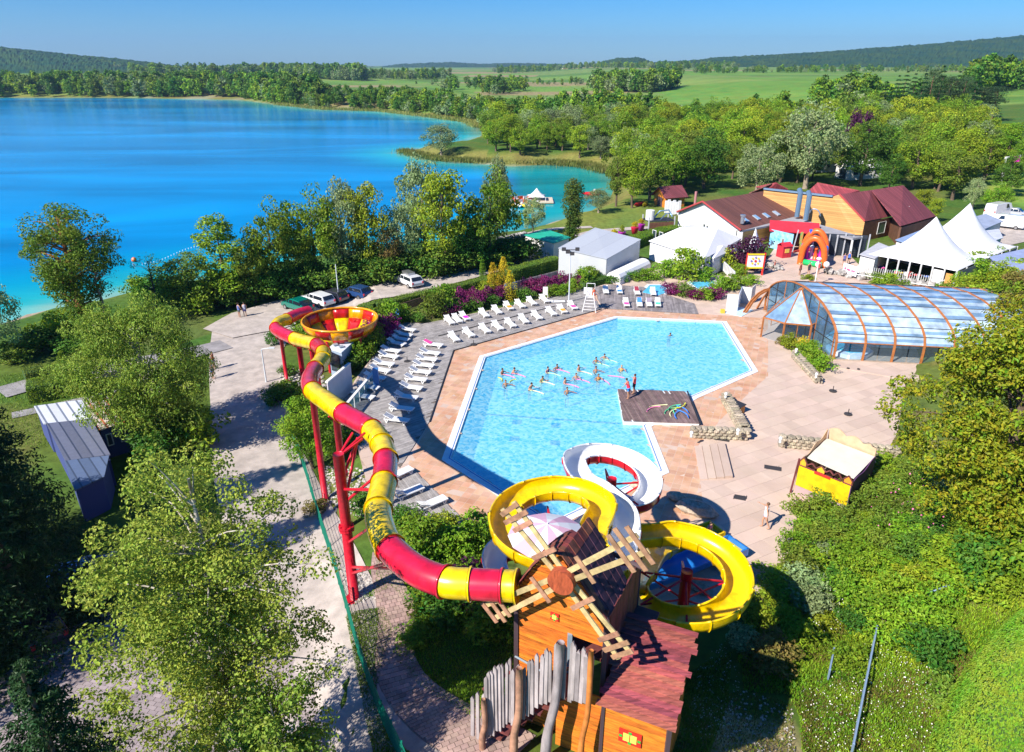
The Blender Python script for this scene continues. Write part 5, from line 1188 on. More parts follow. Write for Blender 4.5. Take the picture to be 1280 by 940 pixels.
# octagonal glazed porch
pch = thing('glazed_porch', 'faceted pyramid-roofed glass porch at the near end of the pool hall', 'porch', G(980,425))
apx = D(997,371,HP(0,HW*.5,0).y); rim_px = [(951,422),(980,428),(1010,436)]
base_pts = [G(951,421), G(977,429), G(1012,434)]; bk = [G(1035,420), G(1010,395), G(972,392), G(957,405)]; fl_ = base_pts[:2]+[G(1010,432)]+[G(1030,418), G(1012,397), G(975,394)]
apex_pt = sum(fl_, Vector())/6; apex_pt.z = 4.6
for i in range(6):
 p, q = fl_[i], fl_[(i+1) % 6]; pt, qt = p+Vector((0,0,2.05)), q+Vector((0,0,2.05))
 mb = MB(); mb.beam(p, pt, .14,.14); mb.build('post', m_arch, pch)
 mb = MB(); mb.beam(pt, qt, .1,.12); mb.build('ring_beam', m_arch, pch)
 mb = MB(); mb.beam(pt, apex_pt, .1,.12); mb.build('rafter', m_arch, pch)
 mb = MB(); i_ = (apex_pt-(pt+qt)/2)*.02; mb.slab([pt.lerp(qt,.04)+i_, pt.lerp(qt,.96)+i_, apex_pt], .02); mb.build('roof_pane', m_pA if i % 2 else m_pB, pch)
 if i != 0: mb = MB(); mb.beam((p+q)/2, (pt+qt)/2, .06,.06); mb.build('mullion', m_arch, pch)
 mb = MB(); mb.add([p.lerp(q,.05), p.lerp(q,.95), pt.lerp(qt,.95), pt.lerp(qt,.05)], [(0,1,2,3)]); mb.build('wall_pane', MATS['clear_pane'], pch)
mb = MB(); mb.prism([(p.x, p.y) for p in fl_], -.02, .02); struct(mb.build('porch_floor', m_pale))
# low arched walkway
wk = thing('arched_walkway', 'low orange timber arched walkway frame left of the glass porch', 'walkway', G(929,391))
for (pa, pb) in (((929,391),(1003,382)),((932,391.5),(1006,384)),((946,386),(1010,378))):
 a, b_ = G(*pa), G(*pb); P_ = []
 for i in range(11):
  s = i/10; h_ = 2.5*(1-abs(2*s-1)**3.2); P_.append(a.lerp(b_, s)+Vector((0,0,h_)))
 mb = MB()
 for i in range(10): mb.beam(P_[i], P_[i+1], .12, .2)
 mb.build('arch', m_arch, wk)
c_ = [G(929,391), G(1003,382), G(1010,376), G(946,384)]
for i in range(2, 8):
 f = lambda s, A, B: A.lerp(B, s)+Vector((0,0,2.5*(1-abs(2*s-1)**3.2)+.1)); s0, s1 = i/10, (i+1)/10
 mb = MB(); mb.slab([f(s0,c_[0],c_[1]), f(s1,c_[0],c_[1]), f(s1,c_[3],c_[2]), f(s0,c_[3],c_[2])], .02); mb.build('roof_pane', m_pA, wk)
# ---------------------------------------------------------------- generic buildings
m_win = mat('window_glass', (.03,.05,.07), .1, spec=.9); m_fr = mat('white_frame', (.75,.75,.75), .5)
m_whw = mat('white_wall', (.74,.73,.70), .8, var=.1, scale=.6, bump=.1)
m_brick = striped('brown_tile_roof', (.20,.075,.06), (.09,.03,.025), 0, .35, .14, .75, .6, .3)
m_wood = striped('golden_cladding', (.58,.32,.11), (.35,.16,.05), 0, .30, .1, .6, .4, .25, 'z', .5)
def roofmat(nm, c1, c2, ang, per=.4, **k): return striped(nm, c1, c2, ang, per, .14, .75, .6, .28, **k)
def quadroof(name, pts, th, m_, parent): mb = MB(); mb.slab(pts, th); return mb.build(name, m_, parent)
def wallquad(name, pts, th, m_, parent):
 p = [Vector(q) for q in pts]; nn = (p[1]-p[0]).cross(p[3]-p[0]).normalized()*th; mb = MB(); mb.hexa(p, [q+nn for q in p]); return mb.build(name, m_, parent)
def windows(parent, a, b_, z0_, z1_, n_, wfrac=.5, nm='window', panes=2, m_=None, out=None):
 a, b_ = Vector(a), Vector(b_); d = (b_-a); nn = Vector((d.y, -d.x, 0)).normalized()*(.05 if out is None else out)
 for i in range(n_):
  s0 = (i+.5-wfrac/2)/n_; s1 = (i+.5+wfrac/2)/n_; p, q = a+d*s0+nn, a+d*s1+nn
  mb = MB(); mb.beam((p.x,p.y,z0_), (q.x,q.y,z0_), .07,.07); mb.beam((p.x,p.y,z1_), (q.x,q.y,z1_), .07,.07); mb.beam((p.x,p.y,z0_-.03), (p.x,p.y,z1_+.03), .07,.07); mb.beam((q.x,q.y,z0_-.03), (q.x,q.y,z1_+.03), .07,.07)
  o = mb.build(nm, m_fr, parent)
  for j in range(panes):
   u, v = p.lerp(q, (j+.06)/panes), p.lerp(q, (j+.94)/panes); mb = MB(); mb.hexa([(u.x,u.y,z0_+.03),(v.x,v.y,z0_+.03),(v.x-nn.x*.4,v.y-nn.y*.4,z0_+.03),(u.x-nn.x*.4,u.y-nn.y*.4,z0_+.03)], [(u.x,u.y,z1_-.03),(v.x,v.y,z1_-.03),(v.x-nn.x*.4,v.y-nn.y*.4,z1_-.03),(u.x-nn.x*.4,u.y-nn.y*.4,z1_-.03)]); mb.build('pane', m_ or m_win, parent)
def gable_house(label, px, pz, eave, ridge, wroof, L_, W_, rz, wall, roof, name='house', cat='house', over=.4, doors=1, nwin=3, chim=False, z=None):
 c = T(px, pz);
 if z is not None: c = G(px, pz, z)
 t = thing(name, label, cat, c, rz)
 mb = MB(); mb.box((0,0,eave/2-.3), (L_, W_, eave+.6)); mb.add([(-L_/2,-W_/2,eave),(-L_/2,W_/2,eave),(-L_/2,0,ridge),(L_/2,-W_/2,eave),(L_/2,W_/2,eave),(L_/2,0,ridge)], [(0,2,1),(3,4,5)]); mb.build('wall', wall, t, local=True)
 for s in (-1, 1):
  mb = MB(); k = (ridge-eave)/(W_/2); mb.slab([(-L_/2-over,s*(W_/2+over),eave-k*over+.06),(L_/2+over,s*(W_/2+over),eave-k*over+.06),(L_/2+over,0,ridge+.06),(-L_/2-over,0,ridge+.06)], .12); mb.build('roof', roof, t, local=True)
 lo = lambda u, v: (u, v, 0)
 def lwin(u0_, v0_, u1_, v1_, z0_, z1_, n_, nm, m_):
  for i in range(n_):
   s0, s1 = (i+.3)/n_, (i+.7)/n_; d = Vector((u1_-u0_, v1_-v0_, 0)); nn = Vector((d.y,-d.x,0)).normalized()*.06; p = Vector((u0_,v0_,0))+d*s0; q = Vector((u0_,v0_,0))+d*s1
   mb = MB(); mb.hexa([(p+nn).xy[:]+(z0_,),(q+nn).xy[:]+(z0_,),(q-nn*.5).xy[:]+(z0_,),(p-nn*.5).xy[:]+(z0_,)], [(p+nn).xy[:]+(z1_,),(q+nn).xy[:]+(z1_,),(q-nn*.5).xy[:]+(z1_,),(p-nn*.5).xy[:]+(z1_,)]); mb.build(nm, m_, t, local=True)
 lwin(-L_/2,-W_/2,L_/2,-W_/2, eave*.4, eave*.8, nwin, 'window', m_win); lwin(-L_/2,W_/2,-L_/2,-W_/2, 0, eave*.8, doors, 'door', m_post if wall != m_whw else m_win)
 if chim: mb = MB(); mb.box((L_*.2,.3,ridge+.3), (.5,.5,1.3)); mb.build('chimney', roof, t, local=True)
 return t
m_tent = mat('white_tent_cloth', (.80,.80,.82), .6, var=.06, scale=.5)
m_greyc = striped('grey_tarp', (.42,.45,.50), (.30,.32,.37), R(35), 2.2, .02, .6, .2, .06)
def hall_box(name, label, cat, tops, zb, wall, roof, over=.1, ridge=None):
 tops = [Vector(p) for p in tops]; t = thing(name, label, cat, (tops[0].x, tops[0].y, zb)); n_ = len(tops); c = sum(tops, Vector())/n_
 for i in range(n_):
  p, q = tops[i], tops[(i+1) % n_]; pb, qb = Vector((p.x,p.y,zb-.2)), Vector((q.x,q.y,zb-.2)); inn = (c-(p+q)/2); inn.z = 0; inn.normalize(); inn *= .06
  mb = MB(); mb.hexa([pb, qb, qb+inn, pb+inn], [p, q, q+inn, p+inn]); mb.build('wall', wall, t)
 if ridge:
  r0, r1 = Vector(ridge[0]), Vector(ridge[1]); e = [p+(p-c).normalized()*over for p in tops]
  for pts in ([e[0],e[1],r1,r0] , [e[1],e[2],r1], [e[2],e[3],r0,r1], [e[3],e[0],r0]): quadroof('roof', pts, .08, roof, t)
 else:
  e = [p+(p-c).normalized()*over+Vector((0,0,.07)) for p in tops]
  if abs(((e[1]-e[0]).cross(e[2]-e[0])).normalized().dot(e[3]-e[0])) > .05: quadroof('roof', [e[0],e[1],e[3]], .08, roof, t); quadroof('roof', [e[1],e[2],e[3]], .08, roof, t)
  else: quadroof('roof', e, .08, roof, t)
 return t
# grey tarpaulin hall and its annex
gh = hall_box('storage_hall', 'tall pale grey tarpaulin hall with a tilted flat roof behind the shrubs', 'hall', [(6.0,90.2,3.35),(11.8,87.0,2.75),(17.3,95.2,3.3),(11.5,98.4,4.2)], -.2, mat('pale_grey_sheet', (.50,.52,.55), .6, var=.08, scale=.4), m_greyc)
mb = MB(); P_ = []
q0, q1, q2 = G(757,352), G(775,357), G(800,334)
an = thing('canvas_annex', 'low white rounded canvas annex against the grey hall', 'tent', q0); d = (G(797,333)-q0); s_ = (G(776,356)-q0); vs = []
for i in range(2):
 for j in range(8): a = math.pi*j/7; p = q0+d*(i*.95)+s_*(.5-.5*math.cos(a)); vs.append((p.x, p.y, .1+1.3*math.sin(a)**.6 if 0 < j < 7 else 0))
mb.add(vs, [(j, j+1, 9+j, 8+j) for j in range(7)]+[tuple(range(8)), tuple(range(15,7,-1))]); mb.build('canopy', m_tent, an)
# marquees
mq = hall_box('marquee', 'large white marquee with a hipped roof beside the white gabled building', 'marquee', [G(813,301,2.5),G(880,323,2.5),G(925,298,2.5),G(867,281,2.5)], 0, mat('white_tent_wall', (.75,.75,.76), .7), m_tent, .25, [G(850,284,4.4), G(897,286,4.2)])
windows(mq, G(813,301,0), G(830,306.5,0), .6, 1.8, 2, .5, 'window', 1)
hall_box('marquee', 'small white marquee in front of the large one beside the dark red shrub', 'marquee', [G(876,314,2.1),G(892,323,2.1),G(918,311,2.1),G(893,303,2.1)], 0, MATS['white_tent_wall'], m_tent, .15, [G(890,308,2.9), G(904,307,2.9)])
# peaked little tent
def peak_tent(name, label, corners, zc, pk, hp, m_, legs=True, n_=10, parent=None, sag=2.0):
 c = [Vector(p) for p in corners]; t = parent or thing(name, label, 'tent', (c[0].x, c[0].y, 0)); vs = []; pk = Vector(pk)
 for i in range(n_+1):
  for j in range(n_+1):
   u, v = i/n_, j/n_; p = (c[0]*(1-u)+c[1]*u)*(1-v)+(c[3]*(1-u)+c[2]*u)*v
   d = max(abs(2*u-1), abs(2*v-1))*.55+.45*min(1.0, math.hypot(2*u-1, 2*v-1)); ctr = sum(c, Vector())/4
   s = max(0, 1-d); hgt = zc+(hp-zc)*(s**sag)*.86+(hp-zc)*.14*s; pull = s**3
   vs.append((p.x+(pk.x-ctr.x)*pull, p.y+(pk.y-ctr.y)*pull, hgt+.25*max(0, .5-abs(max(abs(2*u-1), abs(2*v-1))-1)*3)*(math.cos((u if abs(2*v-1) > abs(2*u-1) else v)*2*math.pi))*-.3))
 mb = MB(); mb.add(vs, [(i*(n_+1)+j, (i+1)*(n_+1)+j, (i+1)*(n_+1)+j+1, i*(n_+1)+j+1) for i in range(n_) for j in range(n_)]); o = mb.build('canopy', m_, t, True); md = o.modifiers.new('thick','SOLIDIFY'); md.thickness = .03
 if legs:
  for p in c: mb = MB(); mb.beam((p.x,p.y,0), (p.x,p.y,zc), .12,.12); mb.build('pole', m_fr, t)
 return t
a = G(926,305,2.0); peak_tent('pagoda_tent', 'small white pointed tent between the brown roof and the dark red shrub', [G(930,310,2.0),G(944,314,2.0),G(955,306,2.0),G(942,303,2.0)], 2.0, G(944,290,4), 4.6, m_tent, sag=1.6)
# twin-peaked restaurant tent
TA = [Vector((46,90.8,0)), Vector((52.9,82.5,0)), Vector((60.4,88.7,0)), Vector((53.5,97,0))]; TBv = [TA[3], TA[2], Vector((68.2,95.0,0)), Vector((61.3,103.3,0))]
tt = thing('twin_peak_tent', 'large white restaurant tent with two tall pointed peaks', 'tent', TA[1])
peak_tent('', '', TA, 2.5, Vector((53.2,89.75,0)), 7.5, m_tent, False, 24, tt, 1.75); peak_tent('', '', TBv, 2.5, Vector((61.3,96.5,0)), 8.0, m_tent, False, 24, tt, 1.75)
for i in range(9):
 p = TA[0].lerp(TA[1], i/8); mb = MB(); mb.beam((p.x,p.y,-.2), (p.x,p.y,2.5), .14,.14); mb.build('pole', m_fr, tt)
for i in range(1, 8): p = TA[1].lerp(TBv[2], i/7); mb = MB(); mb.beam((p.x,p.y,-.2), (p.x,p.y,2.5), .12,.12); mb.build('pole', m_fr, tt)
p, q = TA[0], TA[1]
for i in (0, 6):
 u, v = p.lerp(q, (i+.12)/8), p.lerp(q, (i+.9)/8); wallquad('screen_panel', [(u.x,u.y,.1),(v.x,v.y,.1),(v.x,v.y,2.2),(u.x,u.y,2.2)], .04, m_tent, tt)
u, v = p.lerp(q, .9), p.lerp(q, .97); wallquad('door', [(u.x,u.y,0),(v.x,v.y,0),(v.x,v.y,2.0),(u.x,u.y,2.0)], .06, mat('door_orange', (.6,.3,.08), .6), tt)
wallquad('side_screen', [(TA[1].x+.1,TA[1].y,0),(TBv[2].x,TBv[2].y,0),(TBv[2].x,TBv[2].y,2.3),(TA[1].x+.1,TA[1].y,2.3)], .04, mat('grey_screen', (.2,.22,.26), .7), tt)
wallquad('back_screen', [(TA[0].x,TA[0].y+.2,0),(TA[3].x,TA[3].y,0),(TA[3].x,TA[3].y,2.2),(TA[0].x,TA[0].y+.2,2.2)], .04, mat('white_screen', (.6,.6,.6), .7), tt)
# tables with people and chairs just inside the tent front
tcol = [(.7,.05,.05),(.1,.2,.6),(.75,.1,.4),(.1,.45,.2),(.8,.6,.1),(.7,.7,.7)]
for i in range(11):
 s = (i+.5)/11; b0 = TA[0].lerp(TA[1], s)+Vector((.6*rnd.uniform(.8,2.2), 1.0*rnd.uniform(.8,2.4), 0));
 t = thing('cafe_table', '%s table with %s cloth seen between the front poles of the twin-peaked tent' % (ordn[i], ['red','blue','pink','green','yellow','white'][i % 6]), 'table', b0); mb = MB(); mb.cyl((0,0,.70), .42, .04, 12); mb.build('top', cloth(tcol[i % 6]), t, local=True); mb = MB(); mb.cyl((0,0,0), .05, .7, 6); mb.cyl((0,0,0), .22, .03, 10); mb.build('pedestal', m_iron, t, local=True)
 a = rnd.uniform(0, 6); cc = b0+Vector((.75*math.cos(a), .75*math.sin(a), 0)); t = thing('cafe_chair', '%s plastic chair by the %s table inside the twin-peaked tent' % (['red','dark','white'][i % 3], ordn[i]), 'chair', cc, a+math.pi/2)
 mc = cloth([(.65,.04,.04),(.05,.05,.07),(.75,.75,.75)][i % 3]); mb = MB(); mb.box((0,0,.44), (.42,.42,.04)); mb.build('seat', mc, t, local=True); mb = MB(); mb.box((0,-.2,.68), (.42,.04,.44)); mb.build('backrest', mc, t, local=True)
 for sx in (-1,1):
  for sy in (-1,1): mb = MB(); mb.box((sx*.18,sy*.18,.21), (.03,.03,.42)); mb.build('leg', mc, t, local=True)
# rubble retaining wall and banner in front of the tent
a, b_ = G(1040,336), G(1195,360);
def rubble(label, pa, pb, h, n_, spread=.8):
 a, b_ = G(*pa), G(*pb); t = thing('boulder_wall', label, 'wall', a); me_ = []
 for k in range(4): q = MB(); q.ball((0,0,0), .5, 7, (1,1,1), .14); me_.append(q.mesh('boulder', mat('grey_boulder', (.40,.38,.36), .9, var=.4, scale=2, bump=.5, island=.2)))
 for i in range(n_):
  s = i/n_+rnd.uniform(-.01,.01); p = a.lerp(b_, s); r_ = rnd.uniform(.5,.95); inst('boulder', me_[i % 4], t, (p.x-t.location.x+rnd.uniform(-spread,spread)*.5, p.y-t.location.y+rnd.uniform(-spread,spread), h*rnd.uniform(.1,.7)-t.location.z), (rnd.uniform(0,3),rnd.uniform(0,.5),rnd.uniform(0,6)), (r_*1.2, r_, r_*.8))
 return t
rubble('bank of pale boulders below the restaurant tent terrace', (1036,342), (1192,364), .7, 75)
rubble('loose pale boulders along the plaza edge left of the tree', (960,331), (978,338), .5, 9)
bn = thing('banner', 'white banner with pink script lettering hung on the terrace railing', 'banner', G(1062,342)); pa, pb = G(1053,340,.35), G(1070,346,.35)
wallquad('cloth', [pa, pb, pb+Vector((0,0,1.25)), pa+Vector((0,0,1.25))], .03, m_tent, bn)
d = (pb-pa); tm = text_mesh("A ley bar", .52, mat('pink_ink', (.80,.05,.25), .6), .01, .3); o = bpy.data.objects.new('writing', tm); COL.objects.link(o); o.parent = bn; mid_ = (pa+pb)/2+Vector((0,0,.62))+Vector((d.y,-d.x,0)).normalized()*.09; o.location = mid_-bn.location; o.rotation_euler = (math.pi/2, 0, math.atan2(d.y, d.x))
rl = thing('terrace_railing', 'low white picket railing along the restaurant tent terrace', 'fence', G(1070,341))
mbr = []
for i in range(46):
 p = G(1072,344).lerp(G(1200,364), i/45); mb = MB(); mb.box((p.x, p.y+.5, .75), (.06,.04,.9)); mb.build('picket', m_fr, rl)
mb = MB(); mb.beam(G(1072,344,1.0)+Vector((0,.5,0)), G(1200,364,1.0)+Vector((0,.5,0)), .05,.08); mb.build('rail', m_fr, rl)
# white gabled building with brown roof
wb = thing('gabled_building', 'long white building with a brown tiled roof and four roof windows', 'building', G(922,300))
RA, RB_ = G(878,252,5.6), G(947,240,5.6); ER0, ER1 = G(926,288,2.6), G(995,268.5,2.6); EL0 = G(846,265,2.8); EL1 = EL0+(RB_-RA)
ER1 = ER0+(RB_-RA)*((ER1-ER0).length/(RB_-RA).length); RB_ = RA+(RB_-RA)*((ER1-ER0).length/(RB_-RA).length); EL1 = EL0+(RB_-RA)
ra = (RB_-RA); ang_r = math.atan2(ra.y, ra.x)
m_r1 = roofmat('brown_tiles', (.155,.06,.045), (.08,.03,.025), -ang_r, .45)
inn = ra.normalized()*.5; L0 = lambda p: Vector((p.x,p.y,-.3))
mb = MB(); e0_, e1_ = EL0+inn, ER0+inn; r_ = RA+inn; mb.add([L0(e0_),L0(e1_),e1_-Vector((0,0,.15)),r_-Vector((0,0,.15)),e0_-Vector((0,0,.15))], [(0,1,2,3,4)]); mb.build('gable_wall', m_whw, wb)
mb = MB(); mb.add([L0(ER0+inn),L0(ER1-inn),ER1-inn-Vector((0,0,.12)),ER0+inn-Vector((0,0,.12))], [(0,1,2,3)]); mb.add([L0(EL0+inn),L0(EL1-inn),EL1-inn-Vector((0,0,.12)),EL0+inn-Vector((0,0,.12))], [(0,1,2,3)]); mb.build('side_wall', m_wood, wb)
for pts in ([ER0,ER1,RB_,RA],[EL0,EL1,RB_,RA]): quadroof('roof', pts, .14, m_r1, wb)
m_verge = mat('red_verge', (.45,.06,.06), .6)
for (p, q) in ((ER0,RA),(EL0,RA)): mb = MB(); mb.beam(p+Vector((0,0,.05)), q+Vector((0,0,.05)), .12,.22); mb.build('verge_board', m_verge, wb)
gd = (ER0-EL0);
for (s0, s1, n_) in ((.42,.62,4),(.72,.95,4)):
 a, b_ = EL0.lerp(ER0, s0)+inn, EL0.lerp(ER0, s1)+inn; windows(wb, (a.x,a.y,0), (b_.x,b_.y,0), 1.5, 2.4, n_, .62, 'window', 2, out=.12)
p = EL0.lerp(ER0,.47)+inn; windows(wb, (p.x-.5,p.y+.3,0), (p.x+.5,p.y-.3,0), 4.0, 4.6, 1, .9, 'window', 2, out=.2)
def skylight(parent, o, u, v, s, t_, w_, h_, m_=None):
 """o corner of slope, u along eave, v up slope"""
 nn = u.cross(v).normalized(); nn = nn if nn.z > 0 else -nn; c = o+u*s+v*t_; U = u.normalized()*w_/2; Vv = v.normalized()*h_/2
 mb = MB(); mb.slab([c-U-Vv+nn*.18, c+U-Vv+nn*.18, c+U+Vv+nn*.18, c-U+Vv+nn*.18], .14); o_ = mb.build('roof_window', mat('window_casing', (.35,.37,.4), .5), parent)
 mb = MB(); mb.slab([c-U*.8-Vv*.85+nn*.2, c+U*.8-Vv*.85+nn*.2, c+U*.8+Vv*.85+nn*.2, c-U*.8+Vv*.85+nn*.2], .02); mb.build('pane', m_ or mat('sky_pane', (.25,.42,.62), .06, spec=1), o_ if False else parent)
for s in (.2,.37,.52,.68): skylight(wb, ER0, ER1-ER0, RA-ER0, s, .24, .8, 1.3)
for (x_, y_, r_, h_, nm, m_) in [(928,276,.28,1.1,'flue', m_bgp)]:
 c = G(x_,y_,3.6); mb = MB(); mb.cyl((c.x,c.y,3.2), r_, h_, 10); mb.cyl((c.x,c.y,3.2+h_), r_*1.5, .2, 10); mb.build(nm, mat('galvanised', (.45,.48,.52), .35, metal=.7), wb)
c = G(869,252,4.6); mb = MB(); mb.tube([(c.x,c.y,1.5),(c.x,c.y,6.2)], .2, 8); o = tag(mb.build('flue_pipe', mat('rosy_pipe',(.45,.2,.2),.5)), 'tall thin reddish pipe standing behind the white gabled building', 'pipe')
# big timber-clad building with two brown roofs
tb = thing('timber_building', 'big golden timber-clad hall with stepped brown tiled roofs and blue flue pipes', 'building', G(1079,297))
W1, W2, W3 = G(955,236.5,6.2), G(1041,246,6.2), G(1049,243,6.6); RE = G(1081,277,3.0)
zb_ = -.2
def wl(pts, m_, nm='wall', th=.15): mb = MB(); mb.add(pts, [tuple(range(len(pts)))]); o = mb.build(nm, m_, tb); md = o.modifiers.new('thick','SOLIDIFY'); md.thickness = th; return o
wl([L0(W1), L0(RE), RE, W3, W2, W1], m_wood)
d = (W2-W1); mb = MB(); mb.beam(W1+Vector((0,0,.1)), W2+Vector((0,0,.1)), .5,.25); mb.build('parapet_cap', mat('blue_grey_metal', (.22,.34,.48), .4, metal=.4), tb)
mb = MB(); mb.beam(W3+Vector((0,0,.08)), RE+Vector((0,0,.08)), .2,.22); mb.build('verge_board', m_verge, tb)
S1 = G(1089,237.5,6.9); S2 = G(1129,231.5,7.2); E1 = G(1115,270,3.0); F0 = G(1126,282.5,2.8); F1 = G(1170,270,2.8)
m_r2 = roofmat('maroon_tiles', (.19,.045,.055), (.10,.025,.03), -math.atan2((E1-RE).y,(E1-RE).x), .42)
quadroof('roof', [RE, E1, S1, W3], .15, m_r2, tb)
ext = (S2-S1)*.0
G0 = S1.lerp(F0, 0); quadroof('roof', [F0, F1, S2, S1+(S2-S1)*0.02], .15, m_r2, tb)
# back slopes so the roofs are whole
bk_ = Vector((-.2,1,0)).normalized()*7.5-Vector((0,0,3.4)); quadroof('roof', [W3, S1, S1+bk_, W3+bk_], .15, m_r2, tb); quadroof('roof', [S1, S2, S2+bk_, S1+bk_], .15, m_r2, tb)
wl([L0(RE), L0(E1), E1-Vector((0,0,.2)), RE-Vector((0,0,.2))], mat('brown_cladding', (.16,.07,.04), .7, var=.3, scale=2), 'wall')
wl([L0(F0), L0(F1), F1-Vector((0,0,.25)), F0-Vector((0,0,.25))], MATS['brown_cladding'], 'wall'); wl([L0(E1), L0(F0), F0-Vector((0,0,.2)), E1], MATS['brown_cladding'], 'wall')
wl([L0(F1), L0(S2), S2-Vector((0,0,.2)), F1-Vector((0,0,.2))], m_wood, 'wall')
p = RE.lerp(E1,.5); q = RE.lerp(E1,.8); windows(tb, (p.x,p.y,0), (q.x,q.y,0), .6, 2.4, 1, .9, 'window', 3, mat('green_glass',(.08,.2,.12),.1), out=.12)
for (s, t_) in ((.42,.55),): skylight(tb, RE, E1-RE, W3-RE, .42, .62, .9, 1.3)
for s in (.22,.42): skylight(tb, F0, F1-F0, S1-F0, s-.05, .68, .9, 1.3)
c = F0+(F1-F0)*.45+(S1-F0)*.35; mb = MB(); mb.box((c.x,c.y,c.z+.25), (.5,.5,.35)); mb.build('roof_vent', m_whw, tb)
m_flue = mat('blue_steel_flue', (.20,.32,.45), .3, metal=.5)
for (x0_,y0_,x1_,y1_) in [(996,271,1001,238),(1007,275,1012,241)]:
 b0 = G(x0_,y0_,3.2); mb = MB(); tp = D(x1_,y1_,b0.y+.3); mb.tube([b0, Vector((b0.x,b0.y,tp.z-.4)), Vector((b0.x+.1,b0.y+.9,tp.z))], .38, 10); mb.build('flue', m_flue, tb)
for (x_,y_) in [(1019,268),(1052,254)]:
 c = G(x_,y_,4.6); d = (RE-W1).normalized(); P_ = [c+d*(.8*math.cos(a))+Vector((0,0,.8*math.sin(a))) for a in np.linspace(0,math.pi,7)]; mb = MB(); mb.tube([q-Vector((d.y,-d.x,0))*-.12 for q in P_], .07, 6); mb.build('arch_trim', m_flue, tb)
# red tiled annexes behind
quadroof('roof', [G(945,233,6.0),G(960,236,6.0),G(985,236,6.2),G(970,228,7.2)], .15, roofmat('red_tiles',(.30,.05,.06),(.2,.03,.03),0,.4), tb)
quadroof('roof', [G(1009,240,6.3),G(1048,245,6.3),G(1075,238,6.8),G(1022,228,7.6)], .15, MATS['red_tiles'], tb)
quadroof('roof', [G(936,241,5.2),G(958,237,5.4),G(972,228,7.0),G(964,229,7.0)], .15, MATS['brown_tiles'], tb)
# flat grey roof linking both, with netted court below
fr_ = thing('flat_roof_annex', 'flat grey gravel roof joining the white building and the timber hall', 'building', G(1000,300))
FR = [G(928,288,2.9),G(992,271,2.9),G(1078,296,2.9),G(1066,298,2.9),G(1014,286,2.9),G(966,281,2.9)]
mb = MB(); mb.prism([p[:2] for p in FR], 2.65, 2.9); mb.build('roof', mat('grey_felt', (.33,.33,.35), .9, var=.2, scale=.5), fr_)
for p in (FR[0],FR[3],FR[4],FR[5]): mb = MB(); mb.beam((p.x,p.y,-.2),(p.x,p.y,2.66),.2,.2); mb.build('pillar', m_fr, fr_)
m_net = mat('dark_net', (.02,.03,.05), .7)
nc = thing('netted_court', 'dark mesh screen between steel posts under the flat roof', 'fence', G(1015,318))
a, b_ = G(1014,318), G(1082,322); hN = 3.0
for i in range(8): p = a.lerp(b_, i/7); mb = MB(); mb.beam((p.x,p.y,0),(p.x,p.y,hN+(.3 if i%3==1 else 0)),.14,.14); mb.build('post', mat('pale_steel',(.5,.52,.56),.4), nc)
mb = MB()
for i in range(60): p = a.lerp(b_, i/59); mb.beam((p.x,p.y+.05,.05),(p.x,p.y+.05,hN),.025,.025)
for z_ in np.arange(.1,hN,.25): mb.beam((a.x,a.y+.05,z_),(b_.x,b_.y+.05,z_),.025,.025)
stuff(mb.build('net', m_net, nc))
mb = MB(); c0 = Vector((0,.6,0)); wallquad('dark_backing', [a+c0, b_+c0, b_+c0+Vector((0,0,hN)), a+c0+Vector((0,0,hN))], .1, mat('dark_back', (.03,.04,.06), .9), nc)  # plain dark sheet added behind the net so the court looks dark
# mural stage hut
mh = thing('mural_hut', 'small stage hut with a red roof and a sky mural on its front', 'hut', G(960,309));
p0, p1 = G(961,309), G(989,316); dpt = Vector((.35,1,0)).normalized()*2.6; hh = 2.7; p2 = p1+Vector((1.0,.3,0)).normalized()*4
m_mur = mat('sky_mural', (.05,.35,.75), .6, var=1, col2=(.45,.75,.8), scale=1.1); Z3 = Vector((0,0,hh))
wallquad('mural_wall', [p0,p1,p1+Z3,p0+Z3], .1, m_mur, mh); wallquad('wall', [p0,p0+dpt,p0+dpt+Z3,p0+Z3], .1, m_whw, mh); wallquad('wall', [p0+dpt,p2+dpt,p2+dpt+Z3,p0+dpt+Z3], .1, m_dw, mh); wallquad('stage_floor', [p1,p2,p2+dpt,p1+dpt], .2, mat('red_stage',(.5,.06,.05),.7), mh)
e = Vector((0,0,.15)); m_redr = mat('bright_red_roof', (.60,.03,.05), .6, var=.2, scale=2)
quadroof('roof', [p0+Z3+e+Vector((-.4,-.4,-.3)), p2+Z3+e+Vector((.2,-.4,-.3)), p2+dpt+Z3+e+Vector((.2,0,.7)), p0+dpt+Z3+e+Vector((-.4,0,.7))], .12, m_redr, mh)
mb = MB(); q = p1.lerp(p2,.35)+dpt*.4; mb.box((q.x,q.y,1.4),(.3,.3,2.6)); mb.build('painted_column', mat('painted_column',(.8,.25,.05),.6,var=1,col2=(.1,.5,.15),scale=2), mh)
mb = MB(); mb.beam(p1+Vector((0,-.3,0)), p1+Vector((.4,-.3,3.4)), .12,.12); mb.build('ladder_post', MATS['pale_steel'], mh)
mb = MB(); mg = p0.lerp(p1,.62); nn_ = Vector(((p1-p0).y,-(p1-p0).x,0)).normalized()*.08; mb.box((mg.x+nn_.x,mg.y+nn_.y,.9),(.5,.08,1.6)); mb.build('painted_tower', mat('mural_brown',(.3,.15,.1),.7), mh)
